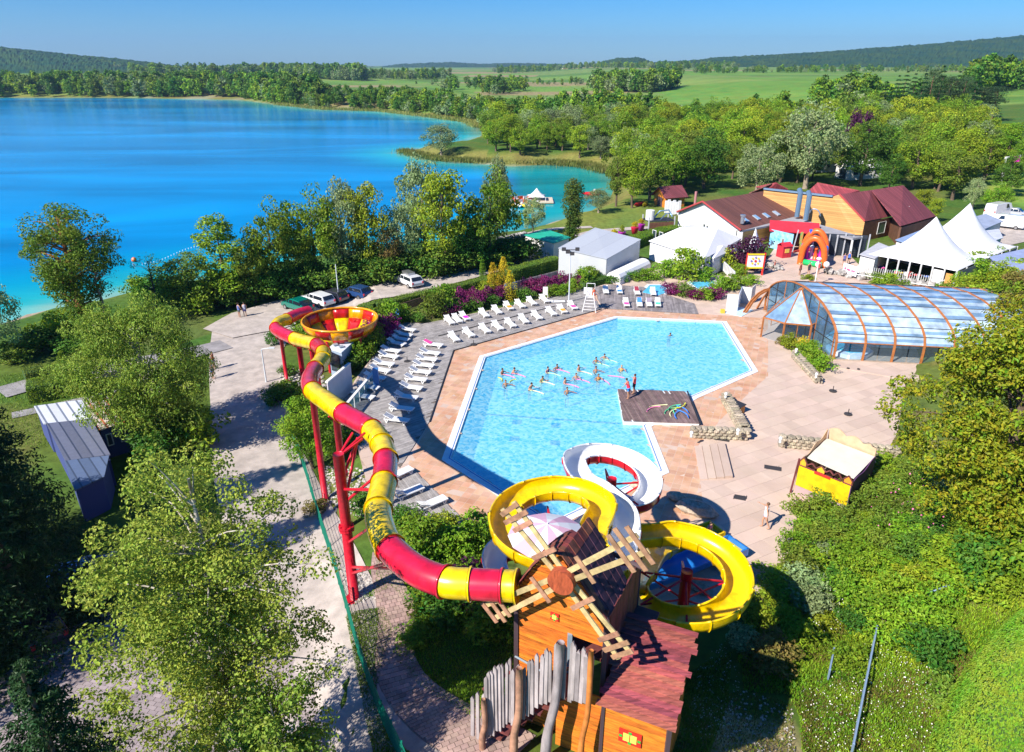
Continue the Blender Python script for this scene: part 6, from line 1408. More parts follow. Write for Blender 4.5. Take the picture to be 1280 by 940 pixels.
# little red puppet kiosk
c = G(979,321); t = thing('puppet_kiosk', 'little red kiosk with a yellow opening in front of the mural hut', 'kiosk', c, R(20)); mb = MB(); mb.box((0,0,.8),(1.5,1.3,1.6)); mb.build('body', m_redr, t, local=True); mb = MB(); mb.slab([(-.85,-.75,1.6),(.85,-.75,1.6),(.85,0,2.1),(-.85,0,2.1)],.06); mb.slab([(-.85,.75,1.6),(.85,.75,1.6),(.85,0,2.1),(-.85,0,2.1)],.06); mb.build('roof', m_redr, t, local=True); mb = MB(); mb.box((-.05,-.67,1.0),(.7,.05,.55)); mb.build('opening', mat('yellow_panel',(.8,.6,.1),.6), t, local=True)
# inflatable bouncy gate
bc_ = thing('bouncy_castle', 'orange arched inflatable castle with green and purple cushions', 'bouncy castle', G(1017,332)); m_io = mat('orange_inflatable', (.80,.14,.02), .35, var=.15, scale=2); m_ib = mat('blue_inflatable', (.03,.15,.65), .35); m_ig = mat('green_inflatable', (.02,.55,.15), .35); m_ip = mat('purple_inflatable', (.65,.03,.45), .35)
bx, by = G(1000,330), G(1028,334); dv = Vector((.45,1,0)).normalized()*5.0; ddx = (by-bx)
for k, off in ((0, Vector()), (1, dv)):
 P_ = [bx+off+ddx*s+Vector((0,0,h_)) for s, h_ in [(0,0),(0,1.3),(.08,2.5),(.28,3.4),(.5,3.7),(.72,3.4),(.92,2.5),(1,1.3),(1,0)]]; mb = MB(); mb.tube(smooth(P_,3), .42, 12); mb.build('arch', m_io, bc_, True)
for k in (0, 1): P_ = [bx+ddx*k+Vector((0,0,1.6)), bx+ddx*k+dv+Vector((0,0,1.6))]; mb = MB(); mb.tube(P_, .35, 10); mb.build('side_bolster', m_ib, bc_, True); mb = MB(); mb.tube([q-Vector((0,0,.7)) for q in P_], .4, 10); mb.build('side_bolster', m_ib, bc_, True)
mb = MB(); mb.tube([bx+Vector((.3,-.4,.4)), by+Vector((-.3,-.4,.4))], .38, 10); mb.build('front_cushion', m_ig, bc_, True); mb = MB(); mb.prism([(bx+dv*.03)[:2],(by+dv*.03)[:2],(by+dv)[:2],(bx+dv)[:2]], .05, .6); mb.build('bounce_floor', m_ip, bc_)
for k in range(4): q = bx.lerp(by,.2+.2*k)+dv*(.25+.1*(k%2)); mb = MB(); mb.tube([q+Vector((0,0,.5)),q+Vector((0,0,1.9))],[.35,.2],8); mb.ball(q+Vector((0,0,2.1)),.3,8); mb.build('inflatable_figure', (m_ip,m_tent,m_io,m_ip)[k], bc_, True)
mb = MB(); q = bx+dv+ddx*.3+Vector((0,0,3.6)); mb.box(q,(.9,.5,.5)); mb.build('blue_band', m_ib, bc_)
for k in (0,1): mb = MB(); q = by+Vector((-.9+k*1.1,-.7,.55)); mb.ball(q,.42,10); mb.build('white_ball', m_tent, bc_, True)
# game board
gb = thing('game_board', 'yellow and red framed painted board with a starburst pattern beside the dark red shrub', 'board', G(931,344)); pa, pb = G(930.5,344), G(952,344); mm = [mat('yellow_paint',(.8,.6,.02),.5), mat('red_paint',(.7,.03,.02),.5), mat('white_paint',(.78,.76,.7),.6)]
for p in (pa, pb): mb = MB(); mb.beam(p, p+Vector((.12,.1,2.9)), .2,.14); mb.build('post', mm[1], gb)
wallquad('panel', [pa+Vector((.1,.0,1.0)), pb+Vector((-.05,.0,1.0)), pb+Vector((0,.05,2.7)), pa+Vector((.15,.05,2.7))], .05, mm[2], gb)
for z_ in (1.0, 2.75): mb = MB(); mb.beam(pa+Vector((.1,-.04,z_)), pb+Vector((0,-.04,z_)), .12,.18); mb.build('frame_bar', mm[0], gb)
ctr = (pa+pb)/2+Vector((.05,-.05,1.88))
for k in range(8): a = k*math.pi/4; mb = MB(); q = ctr+Vector((math.cos(a)*.52,-.01,math.sin(a)*.45)); s = .17; mb.add([q+Vector((-s,-.02,0)),q+Vector((0,-.02,-s)),q+Vector((s,-.02,0)),q+Vector((0,-.02,s))],[(0,1,2,3)]); mb.build('diamond', mm[0] if k % 2 else mat('violet_paint',(.2,.15,.5),.5), gb)
mb = MB(); mb.tube([ctr+Vector((0,-.03,0)), ctr+Vector((0,-.05,0))], .16, 12); mb.build('disc', mm[1], gb)
# white changing screens
cs_ = thing('changing_cabin', 'white folding changing screens at the corner of the porch paving', 'screen', G(908,389)); zc = 1.9
pp = [G(907,388),G(921,389),G(925,378),G(937,380),G(942,375)]
for i in range(4): wallquad('screen_panel', [pp[i],pp[i+1],pp[i+1]+Vector((0,0,zc)),pp[i]+Vector((0,0,zc))], .06, m_whw if i != 1 else mat('blue_white',(.6,.68,.8),.6), cs_)
mb = MB(); mb.prism([G(905,391)[:2],G(927,396)[:2],G(942,388)[:2],G(925,384)[:2]],0,.05); mb.build('tray', mat('pale_blue_tray',(.5,.68,.8),.4), cs_)
c = G(903,391); mb = MB(); mb.box((c.x,c.y,.2),(.4,.4,.4)); tag(mb.build('step_block', mat('yellow_block',(.75,.5,.05),.6)), 'small yellow block at the left foot of the changing screens', 'block')
# white stair railing
wr = thing('stair_railing', 'white slatted railing of the stairs going down to the toddler pools', 'railing', G(903,335)); a, b_ = G(898,333), G(917,352)
for i in range(13): p = a.lerp(b_, i/12); mb = MB(); mb.box((p.x,p.y,.65),(.12,.12,1.3)); mb.build('baluster', m_fr, wr)
for z_ in (.2,1.25): mb = MB(); mb.beam(a+Vector((0,0,z_)), b_+Vector((0,0,z_)), .1,.1); mb.build('rail', m_fr, wr)
# plaza lamp with globe
def lamp(label, px, py, h, kind):
 c = T(px, py); t = thing('lamp_post', label, 'lamp post', c); mp = mat('pale_post',(.6,.65,.7),.4); mb = MB(); mb.tube([(0,0,0),(0,0,h)], [.08,.05], 8); mb.build('pole', m_fr if kind == 'globe' else mp, t, local=True)
 if kind == 'globe': mb = MB(); mb.ball((0,0,h+.2),.32,12,(1,1,.6)); mb.build('globe', m_lampw, t, True, True)
 if kind == 'spots':
  mb = MB(); mb.beam((-.8,0,h),(.8,0,h),.08,.08); mb.build('crossbar', m_iron, t, local=True)
  for x_, z_ in ((-.75,.1),(.75,.1),(.2,-.4),(-.3,-.2)): mb = MB(); mb.box((x_,-.1,h+z_),(.45,.3,.35)); mb.build('spotlight', m_iron, t, local=True)
 if kind == 'arm': mb = MB(); mb.tube([(0,0,h),(.9,0,h+.15)],.04,6); mb.box((.95,0,h+.13),(.5,.2,.1)); mb.build('lamp_arm', mp, t, local=True)
lamp('white globe lamp post on the plaza beyond the pool hall', 1018,357,3.2,'globe'); lamp('tall grey mast with four spotlights rising from the purple shrubs', 711,379,6.2,'spots'); lamp('pale street lamp post among the parked cars', 424,377,4.6,'plain')
lamp('thin bent lamp post at the left edge of the slide bend', 333,478,3.2,'arm')
# timber stall with yellow front
st = thing('play_stall', 'yellow fronted play stall with wavy cream back and a white canvas top', 'stall', G(990,618))
zt_ = 2.35; c4 = [G(1009,567,zt_), G(1068,594,zt_), G(1096,567,zt_), G(1034,543,zt_)]
m_cr = mat('cream_board',(.62,.42,.26),.7,var=.15,scale=2); m_yb = mat('yellow_board',(.78,.50,.0),.6,var=.25,scale=2)
quadroof('canvas_top', [p+(q_-p)*.02-Vector((0,0,.25)) for p, q_ in zip(c4, c4[1:]+c4[:1])], .05, mat('cream_canvas',(.68,.64,.56),.8,var=.08,scale=1,bump=.2), st)
fa_, fb2 = G(1000,575,zt_), G(1066,601,zt_); zf0, zf1 = G(996,575,zt_), G(1066,601,zt_)
def wavy(a, b_, z0_, z1f, m_, nm, n_=22, th=.05):
 d = b_-a; vs = []
 for i in range(n_+1): p = a+d*(i/n_); vs += [(p.x,p.y,z0_),(p.x,p.y,z1f(i/n_))]
 mb = MB(); mb.add(vs, [(2*i,2*i+2,2*i+3,2*i+1) for i in range(n_)]); o = mb.build(nm, m_, st); md = o.modifiers.new('thick','SOLIDIFY'); md.thickness = th; return o
wavy(fa_, fb2, .55, lambda s: 2.0, m_yb, 'front_board', 12); wavy(fa_, fb2, -.1, lambda s: .52, mat('mauve_board',(.42,.30,.30),.8), 'base_board', 4)
wavy(c4[3]+Vector((.15,.15,0)), c4[2]+Vector((0,.15,0)), 0, lambda s: zt_+.35+.28*abs(math.sin(s*8.5))*(1 if s < .9 else .4)-.2*s, m_cr, 'wavy_back'); wavy(fa_, c4[3], 0, lambda s: 2.1+.55*s+.12*math.sin(s*14), m_cr, 'side_board')
wavy(fb2, c4[2], 0, lambda s: 2.1+.1*math.sin(s*9), mat('purple_board',(.12,.04,.14),.7), 'side_board')
# cut-out frames along the front top
for i, (s0, s1, h_, cc) in enumerate([(.0,.14,.62,(.75,.4,.02)),(.15,.33,.42,(.5,.55,.8)),(.33,.50,.5,(.75,.45,.02)),(.50,.66,.42,(.2,.5,.8)),(.66,.80,.5,(.45,.25,.6)),(.84,1.0,.55,(.75,.3,.02))]):
 p, q = fa_.lerp(fb2, s0), fa_.lerp(fb2, s1); mb = MB(); z_ = 2.02; pk = p.lerp(q,.5)
 tri = [(p.x,p.y,z_),(q.x,q.y,z_),(q.x,q.y,z_+h_*.45),(pk.x,pk.y,z_+h_),(p.x,p.y,z_+h_*.45)]
 for a_, b2 in zip(tri, tri[1:]+tri[:1]): mb.beam(a_, b2, .07,.07)
 fo = mb.build('cutout_frame', m_dw, st);
 if i in (0,2,5): mb = MB(); mb.add(tri,[(0,1,2,3,4)]); mb.build('painted_cutout', cloth(cc), st)
mb = MB(); mb.beam(fa_-Vector((.25,.05,zt_)), fa_+Vector((-.05,0,.1)), .09,.09); mb.build('corner_post', m_dw, st)
mb = MB(); c = fa_.lerp(fb2,.45); mb.box((c.x-.02,c.y-.07,1.95),(1.0,.03,.16),math.atan2((fb2-fa_).y,(fb2-fa_).x)); mb.box((fa_.x+.35,fa_.y-.2,1.92),(.5,.03,.2),math.atan2((fb2-fa_).y,(fb2-fa_).x)); mb.build('red_blaze', mm[1], st)
# two notice boards at the shrub bed
for (x0_,y0_,x1_,y1_,h_,lb,m_) in [(631,375,645,371,1.4,'pale blue notice board set among the purple shrubs',mat('pale_blue_board',(.28,.48,.72),.5,var=.2,scale=3)),(678.5,374,684.5,374,1.0,'small white notice board with grey lines by the back row of loungers',m_whw)]:
 a, b_ = G(x0_,y0_), G(x1_,y1_); t = thing('notice_board', lb, 'notice board', a); wallquad('board', [a+Vector((0,0,.5)),b_+Vector((0,0,.5)),b_+Vector((0,0,.5+h_)),a+Vector((0,0,.5+h_))], .05, m_, t)
 for p in (a, b_): mb = MB(); mb.beam(p, p+Vector((0,0,.6)), .07,.07); mb.build('leg', m_fr, t)
 for k in range(5): z_ = .7+h_*.8*k/5; mb = MB(); mb.beam(a.lerp(b_,.15)+Vector((0,-.04,z_)), a.lerp(b_,.8-.1*(k%2))+Vector((0,-.04,z_)), .01,.05); mb.build('text_line', mat('grey_ink',(.35,.36,.45),.7), t)
# service block by the bowl
sb_ = [G(411,436,1.5),G(427,441,1.5),G(449,421,1.5),G(434,416,1.5)]; sv2 = hall_box('service_block', 'small blue-white service block with hatches beside the funnel bowl', 'hut', sb_, -.9, mat('blue_grey_wall',(.30,.38,.50),.6), mat('pale_block_top',(.62,.68,.78),.6,var=.15,scale=3), .1)
for i in range(3):
 for j in range(2): p = sb_[0].lerp(sb_[1],.25+.45*j); q = sb_[3].lerp(sb_[2],.25+.45*j); c = p.lerp(q,.2+.28*i); mb = MB(); mb.box((c.x,c.y,1.68),(.4,.4,.1),R(30)); mb.build('roof_hatch', m_bgp, sv2)
wallquad('opening', [sb_[0].lerp(sb_[1],.1)+Vector((0,-.06,-2.0)),sb_[0].lerp(sb_[1],.8)+Vector((0,-.06,-2.0)),sb_[0].lerp(sb_[1],.8)+Vector((0,-.06,-.3)),sb_[0].lerp(sb_[1],.1)+Vector((0,-.06,-.3))], .04, m_win, sv2)
a, b_ = G(414,514), G(438,494,.0); t = thing('wall_panel', 'tall white screen panel beside the tube slide at the deck edge', 'screen', a); q0_, q1_ = D(414,516,G(414,516).y), G(440,500); zz_ = 2.9
a, b_ = G(413,522,-.6), G(441,496,-.6)
wallquad('panel', [a, b_, Vector((b_.x,b_.y,2.4)), Vector((a.x,a.y,2.4))], .1, mat('lilac_white',(.55,.52,.60),.6,var=.1,scale=1), t); mb = MB(); mb.beam((a.x,a.y,2.45),(b_.x,b_.y,2.45),.25,.12); mb.build('coping', m_whw, t)
hr = thing('glass_balustrade', 'glass balustrade with white top rail along the left edge of the deck', 'balustrade', G(430,525)); a, b_ = G(430,527), G(468,480)
for i in range(6):
 p, q = a.lerp(b_, i/6), a.lerp(b_, (i+.92)/6); wallquad('glass_pane', [p,q,q+Vector((0,0,1.05)),p+Vector((0,0,1.05))], .02, glassmat('green_glass_sheet',(.25,.5,.45),.6), hr); mb = MB(); mb.beam(p, p+Vector((0,0,1.1)), .06,.06); mb.build('post', m_fr, hr)
mb = MB(); mb.beam(a+Vector((0,0,1.12)), b_+Vector((0,0,1.12)), .22,.07); mb.build('top_rail', m_fr, hr)
for (x_,y_,lb) in [(471,485,'at the far end of the balustrade'),(497,407,'at the back of the deck behind the planting bed')]:
 c = G(x_,y_); mb = MB(); mb.box((c.x,c.y,.9),(.45,.3,1.8)); tag(mb.build('shower_panel', mat('blue_panel',(.05,.2,.5),.5)), 'blue shower panel '+lb, 'shower')
# shed with green roof, white rubble wall
gs = hall_box('green_roof_shed', 'white shed with a green tarpaulin roof behind the ivy-clad tree', 'shed', [G(657,294,2.2),G(692,304,2.2),G(711,297,2.2),G(682,287,2.2)], -.3, m_whw, mat('green_tarp',(.02,.42,.27),.6,var=.2,scale=1,bump=.3), .3)
t = thing('stone_wall', 'pale dry wall on the bank left of the green-roofed shed', 'wall', G(627,310)); a, b_ = G(624,308), G(658,300)
for i in range(26):
 p = a.lerp(b_, (i % 13)/13); mb = MB(); mb.ball((p.x,p.y,.35+.7*(i//13)), .55, 7, (1,.7,.75), .15); mb.build('boulder', MATS['grey_boulder'], t)
# orange lakeside cabin
gable_house('orange timber cabin with a maroon roof on the lakeside lawn', 836,257, 2.2, 3.7, None, 4.2, 4.0, R(22), mat('orange_cladding',(.58,.20,.02),.6,var=.3,scale=2,stretch=(1,1,6)), MATS['maroon_tiles'], 'cabin', 'cabin', .5, 1, 1)
# dark raised deck structure with white tank
c = G(810,292); t = thing('raised_frame', 'dark raised platform with white tank beside the marquee hedge', 'platform', c, R(12)); w4 = [(0,0),(4.4,.0),(4.4,2.6),(0,2.6)]
for x_, y_ in w4: mb = MB(); mb.box((x_,y_,1.3),(.16,.16,2.6)); mb.build('post', MATS['pale_steel'], t, local=True)
mb = MB(); mb.box((2.2,1.3,1.9),(4.5,2.7,.12)); mb.build('deck', MATS['dark_trim'], t, local=True); mb = MB(); mb.box((2.2,0,1.2),(4.2,.1,1.1)); mb.build('side_cladding', MATS['brown_cladding'], t, local=True)
mb = MB(); mb.cyl((.7,1.4,1.96),.7,1.5,14); mb.build('tank', m_whw, t, local=True)
mb = MB()
mb.tube([(1.6,2.0,2.0),(2.4,1.6,3.2),(3.8,1.2,3.4),(4.3,.8,2.4)],.12,8); mb.build('hose', m_flue, t, True, True)
mb = MB(); mb.tube([(2.2,.6,2.0),(3.2,.9,2.9),(4.2,1.4,2.8)],.1,8); mb.build('hose', m_flue, t, True, True)
# white post row
for i in range(6): c = G(832+i*3.3, 266+i*.4); mb = MB(); mb.box((c.x,c.y,1.1),(.5,.15,2.2+.5*(i%2)),.2); tag(mb.build('beach_flag_board', m_tent), 'upright white board by the raised platform, %s from the left' % ordn[i], 'board')
# potted trees
for (x_,y_,cl,lb) in [(767,301,'red','leftmost pot'),(777,297,'purple','second pot'),(793,291,'red','third pot'),(801,287,'purple','rightmost pot')]:
 c = G(x_,y_+1); t = thing('flower_pot', '%s planter with a small golden shrub on the lakeside path, %s' % (cl, lb), 'planter', c); mb = MB(); mb.lathe((0,0,0),[(0,0),(.42,0),(.62,1.0),(.66,1.05),(.5,1.0),(0,.95)],14); mb.build('pot', mat(cl+'_pot', (.75,.02,.08) if cl == 'red' else (.55,.02,.5), .4), t, True, True); t['_shrub'] = 1
POTS = [o for o in COL.objects if o.get('_shrub')]
for o in POTS: del o['_shrub']
# pontoon with pedal boats
t = thing('pontoon', 'white lake pontoon with a pointed canopy', 'pontoon', G(655,252,LZ)); a = G(660,252,LZ)
mb = MB(); mb.box((a.x,a.y,LZ+.3),(11,6,.3)); mb.build('deck', mat('sand_deck',(.6,.5,.38),.8), t)
peak_tent('', '', [a+Vector((0,-2,0)), a+Vector((3.8,-2,0)), a+Vector((3.8,1.8,0)), a+Vector((0,1.8,0))], LZ+1.3, a+Vector((1.9,0,0)), LZ+3.0, m_tent, False, 10, t, 1.6)
for q in ((0,-2),(3.8,-2),(3.8,1.8),(0,1.8)): mb = MB(); mb.beam(a+Vector((*q,.3)), a+Vector((*q,1.3)), .1,.1); mb.build('pole', m_fr, t)
for i in range(10):
 c = G(643+(i % 5)*5.5, 251+(i//5)*4.5, LZ+.5); t = thing('pedal_boat', '%s pedal boat moored at the pontoon, %s in the %s rank' % ('yellow' if i % 2 else 'white', ordn[i % 5], ['back','front'][i//5]), 'pedal boat', c, R(-50))
 for s in (-1,1): mb = MB(); mb.tube([(-1.6,s*.6,-.2),(-1.2,s*.6,-.1),(1.2,s*.6,-.1),(1.7,s*.6,.15)],[.15,.32,.32,.1],8); mb.build('hull', m_yf if i % 2 else m_wf, t, True, True)
 mb = MB(); mb.box((-.3,0,.3),(1.0,1.1,.15)); mb.box((-.8,0,.65),(.15,1.1,.6)); mb.build('seat', m_wf if i % 2 else m_io, t, local=True)
for i, (x_,y_,cl) in enumerate([(736,242,'red'),(742,244,'red'),(799,257,'red'),(806,257,'yellow'),(744,239,'white')]):
 c = T(x_,y_,.3) if i in (2,3) else G(x_,y_,LZ+.2); mb = MB(); mb.tube([(-1.8,0,.15),(-1,0,0),(1,0,0),(1.8,0,.15)],[.08,.4,.4,.08],8); o = mb.build('canoe', mat(cl+'_hull',{'red':(.7,.02,.03),'yellow':(.8,.6,.02),'white':(.8,.8,.8)}[cl],.4), None, True); o.location = c; o.rotation_euler = (0,0,R(10+20*i)); tag(o, cl+' canoe %s' % ['floating left at the cove bank','floating right at the cove bank','lying on the grass left of the orange cabin','lying against the orange cabin','moored behind the red canoes'][i], 'canoe')
# buoy on the swimming line
for i in range(22):
 c = G(178+i*3.6, 330-i*1.1+2*math.sin(i*.3), LZ+.1); mb = MB(); mb.ball((0,0,0),.09,6); o = mb.build('float', m_tent); o.location = c; tag(o, 'small white float on the bathing line off the left beach', 'float', 'floats on the bathing line')
mb = MB(); mb.ball((0,0,.3),.4,10); mb.build('buoy', m_io); o = bpy.data.objects['buoy']; o.location = G(168,327,LZ); tag(o, 'orange buoy on the lake behind the bare branches', 'buoy')
# distant houses
for (x_,y_,z_,L_,W_,rz,wall,roof,lb) in [(165,85.5,6,22,12,.2,m_whw,MATS['red_tiles'],'white farm with a red roof above the far left shore'),(174,82.5,7,14,10,1.0,m_whw,MATS['red_tiles'],'second red-roofed farm building beside the far left farm'),(706,88.5,5,16,10,.5,m_whw,MATS['red_tiles'],'white house with red roof among far fields in the centre'),(655,89,5,14,9,.1,m_whw,MATS['red_tiles'],'small red-roofed house on the far plain left of the white house'),(1188,160,8,12,6,.1,m_dw,MATS['maroon_tiles'],'low maroon-roofed chalet among the conifers at the right'),(1168,162,8,6,4,.4,m_whw,m_tent,'small white caravan left of the maroon chalet'),(1072,222,3,9,5,.3,m_whw,m_tent,'white mobile home half hidden behind the big trees'),(1030,214,3,6,3,.2,m_whw,m_tent,'white caravan in the trees above the timber hall')]:
 gable_house(lb, x_,y_, 2.8 if y_>100 else 5, 4.2 if y_>100 else 9, None, L_,W_,rz,wall,roof,z=z_ if y_ < 100 else None)
# flat-roofed blocks and vehicles at the right of the tent
for (pts, h_, lb, rc) in [([(1121,300),(1140,306),(1192,296),(1165,283)],2.6,'low white block with a blue-grey roof between the maroon roof and the tent',(.25,.35,.55)),([(1190,279),(1222,290),(1252,277),(1232,268)],2.6,'long white cabin with a grey-blue roof behind the second tent peak',(.33,.38,.5)),([(1228,290),(1240,302),(1252,297),(1248,287)],2.4,'small white cabin with a ribbed end beside the parked van',(.55,.58,.65)),([(1240,322),(1262,345),(1330,345),(1310,305)],2.8,'white cabin with a blue-grey roof at the right edge behind the tent',(.30,.36,.55)),([(1076,318),(1094,323),(1112,310),(1098,304)],2.4,'grey framed canopy shed left of the restaurant tent',(.5,.5,.53))]:
 tops = [G(x_,y_,h_) for x_,y_ in pts]; hall_box('flat_roof_cabin', lb, 'cabin', tops, ztp(tops[0].x,tops[0].y), m_whw, mat('roof_%d' % pts[0][0], rc, .6, var=.15, scale=1), .3)
# ---------------------------------------------------------------- cars
m_tyre = mat('tyre', (.02,.02,.02), .8); m_rim = mat('rim', (.5,.5,.52), .3, metal=.8); m_cgl = mat('car_glass', (.015,.02,.03), .05, spec=1)
def car(label, px, py, face, color, L_=4.3, W_=1.75, H_=1.5, kind='suv', rack=False):
 c = T(px, py, .06); q = T(px+face[0], py+face[1], .06); rz = math.atan2(q.y-c.y, q.x-c.x); t = thing('parked_car' if kind != 'van' else 'parked_van', label, 'car' if kind != 'van' else 'van', c, rz)
 mp = mat('car_paint_%d_%d_%d' % tuple(int(k*99) for k in color), color, .25, coat=.8); h = L_/2
 if kind == 'van': prof_ = [(-h,.35),(-h,1.9*H_/2.1),(-h+.2,H_),(h*.35,H_),(h*.62,H_*.95),(h*.85,H_*.55),(h,H_*.45),(h,.35)]; gl0, gl1 = -h+.1, h*.62
 else: prof_ = [(-h,.4),(-h-.02,.75),(-h+.08,H_*.66),(-h+.45 if kind == 'suv' else -h+.9,H_*.97),(0,H_),(h*.18,H_*.97),(h*.5,H_*.66),(h*.9,H_*.56),(h,.62),(h-.02,.35)]
 def wfac(z_): return 1 if z_ < H_*.62 else 1-.16*(z_-H_*.62)/(H_*.38)
 mb = MB(); n_ = len(prof_); vs = [(x_, -W_/2*wfac(z_), z_) for x_, z_ in prof_]+[(x_, W_/2*wfac(z_), z_) for x_, z_ in prof_]; mb.add(vs, [tuple(range(n_)), tuple(range(2*n_-1,n_-1,-1))]+[(i, n_+i, n_+(i+1)%n_, (i+1)%n_) for i in range(n_)])
 o = mb.build('body', mp, t, local=True); md = o.modifiers.new('bev','BEVEL'); md.width = .06; md.segments = 2; md.limit_method = 'ANGLE'
 zA, zB = H_*.67, H_*.92
 for s in (-1,1):
  f = lambda x_, z_: (x_, s*(W_/2*wfac(z_)+.012), z_)
  segs = [(-h+.35,-.35),(-.28,.42),(.5,h*.42)] if kind != 'van' else [(h*.1,h*.45)]
  for (a, b_) in segs:
   mb = MB(); mb.add([f(a,zA),f(b_,zA),f(b_ if b_ < h*.3 else b_-.35,zB),f(a+.08,zB)], [(0,1,2,3)]); mb.build('side_window', m_cgl, t, local=True)
  mb = MB(); mb.box((h-.03,s*W_*.36,H_*.47),(.12,.32,.16)); mb.build('headlight', m_rim, t, local=True); mb = MB(); mb.box((-h-.01,s*W_*.4,H_*.52),(.1,.2,.24)); mb.build('tail_light', m_redr, t, local=True)
  for x_ in (-h*.6, h*.62):
   mb = MB(); mb.tube([(x_,s*(W_/2-.2),.32),(x_,s*(W_/2+.02),.32)],.33,14); wh = mb.build('wheel', m_tyre, t, local=True); mb = MB(); mb.tube([(x_,s*(W_/2),.32),(x_,s*(W_/2+.035),.32)],.2,10); r_ = mb.mesh('rim', m_rim); ro = bpy.data.objects.new('rim', r_); COL.objects.link(ro); ro.parent = wh
 def endglass(x0_, z0_, x1_, z1_, nm):
  mb = MB(); e = .02 if x0_ > 0 else -.02; mb.add([(x0_+e,-W_*.41,z0_+.02),(x0_+e,W_*.41,z0_+.02),(x1_+e,W_*.36,z1_+.02),(x1_+e,-W_*.36,z1_+.02)],[(0,1,2,3)]); mb.build(nm, m_cgl, t, local=True)
 if kind == 'van': endglass(h*.84,H_*.56,h*.63,H_*.93,'windscreen')
 else: endglass(h*.48,H_*.68,h*.2,H_*.95,'windscreen'); endglass(-h+.1,H_*.68,-h+(.42 if kind == 'suv' else .85),H_*.94,'rear_window')
 if rack: mb = MB(); mb.box((-.1,0,H_+.14),(1.6,.9,.26)); mb.build('roof_box', m_rim, t, local=True)
 return t
car('white family car with a roof box parked on the pale track below the lakeside trees', 511,357,(-9,-4),(.75,.76,.78),4.5,rack=True)
car('dark blue small car in the tree shade right of the lamp post', 446,372,(-10,-1),(.02,.06,.18),3.9)
car('white estate car parked next to the green car', 398,381,(-9,-3),(.75,.76,.78),4.6)
car('dark green car parked at the left end of the row', 373,388,(-9,-3),(.0,.16,.12),4.2,kind='sedan')
car('dark car mostly hidden between the white estate and the lamp post', 416,377,(-9,-2),(.03,.03,.05),3.9)
car('white van with dark windows on the right car park', 1256,285,(-9,-1),(.75,.76,.78),5.2,1.95,2.2,'van')
car('white camper with a pale roof behind the van on the right', 1246,272,(9,-2),(.78,.78,.78),6,2.1,2.6,'van')
car('silver car beside the camper on the right car park', 1268,271,(9,1),(.4,.42,.45),4.2)
car('dark car with red tail light parked under the big spruce', 50,790,(-6,-9),(.05,.05,.07),4.2)
car('blue car deep in the shade of the spruce', 88,742,(2,-10),(.03,.12,.4),3.9)
car('dark blue car behind the birch foliage on the yard', 122,735,(3,-9),(.02,.04,.12),4.0)
# painted marks on the yard
def floor_text(s, px, py, size, rot, lb):
 c = T(px, py, .085); o = bpy.data.objects.new('road_marking', text_mesh(s, size, MATS['white_paint'], .002)); COL.objects.link(o); o.location = c; o.rotation_euler = (0,0,rot); tag(o, lb, 'road marking')
floor_text('C 50', 152,789,1.5,R(15),'white painted characters on the paved yard beside the birch'); floor_text('2', 74,818,1.3,R(-60),'white painted numeral on the yard at the shadow edge')
for k in range(4): c = T(106+k*1.6, 788+k*5.5, .08); mb = MB(); mb.box((0,0,0),(.42,.2,.012)); o = mb.build('painted_block', mat('rose_paint',(.6,.4,.33),.8)); o.location = c; o.rotation_euler = (0,0,R(-10)); tag(o, 'pinkish painted block on the yard, %s from the back of four' % ordn[k], 'road marking')
d_ = G(45,509,1.2)-G(57,529,1.2); ra_ = math.pi/2-math.atan2(d_.y, d_.x)
for (pts, lb, m_) in [([(45,509),(57,529),(114,523),(100,502)],'dark blue-walled cabin with a white ribbed metal roof beside the hedge',striped('white_ribbed_sheet',(.62,.64,.70),(.18,.2,.25),ra_,.62,.2,.4,.5,.15)),([(107,501),(125,537),(158,527),(146,497)],'cabin with a rust-stained ribbed metal roof under the willow',striped('rusty_ribbed_sheet',(.60,.50,.45),(.45,.12,.05),ra_,.55,.28,.5,.5,.3)),([(60,531),(83,575),(136,568),(114,526)],'long dark grey roofed cabin in the shade of the spruce',striped('dark_ribbed_sheet',(.13,.14,.2),(.05,.06,.1),ra_,.62,.15,.5,.5,.25)),([(83,578),(95,612),(128,596),(134,572)],'lower blue-grey roof in the deep shade below the others',striped('blue_ribbed_sheet',(.10,.14,.24),(.05,.07,.12),ra_,.6,.15,.5,.5,.2))]:
 tops = [G(x_,y_,1.2) for x_,y_ in pts]; b_ = hall_box('cabin', lb, 'cabin', tops, -1.0, mat('dark_blue_wall',(.05,.07,.22),.7), m_, .2)
 if 'rust' in lb: windows(b_, (tops[1].x,tops[1].y,0),(tops[2].x,tops[2].y,0),-.2,.7,2,.4)
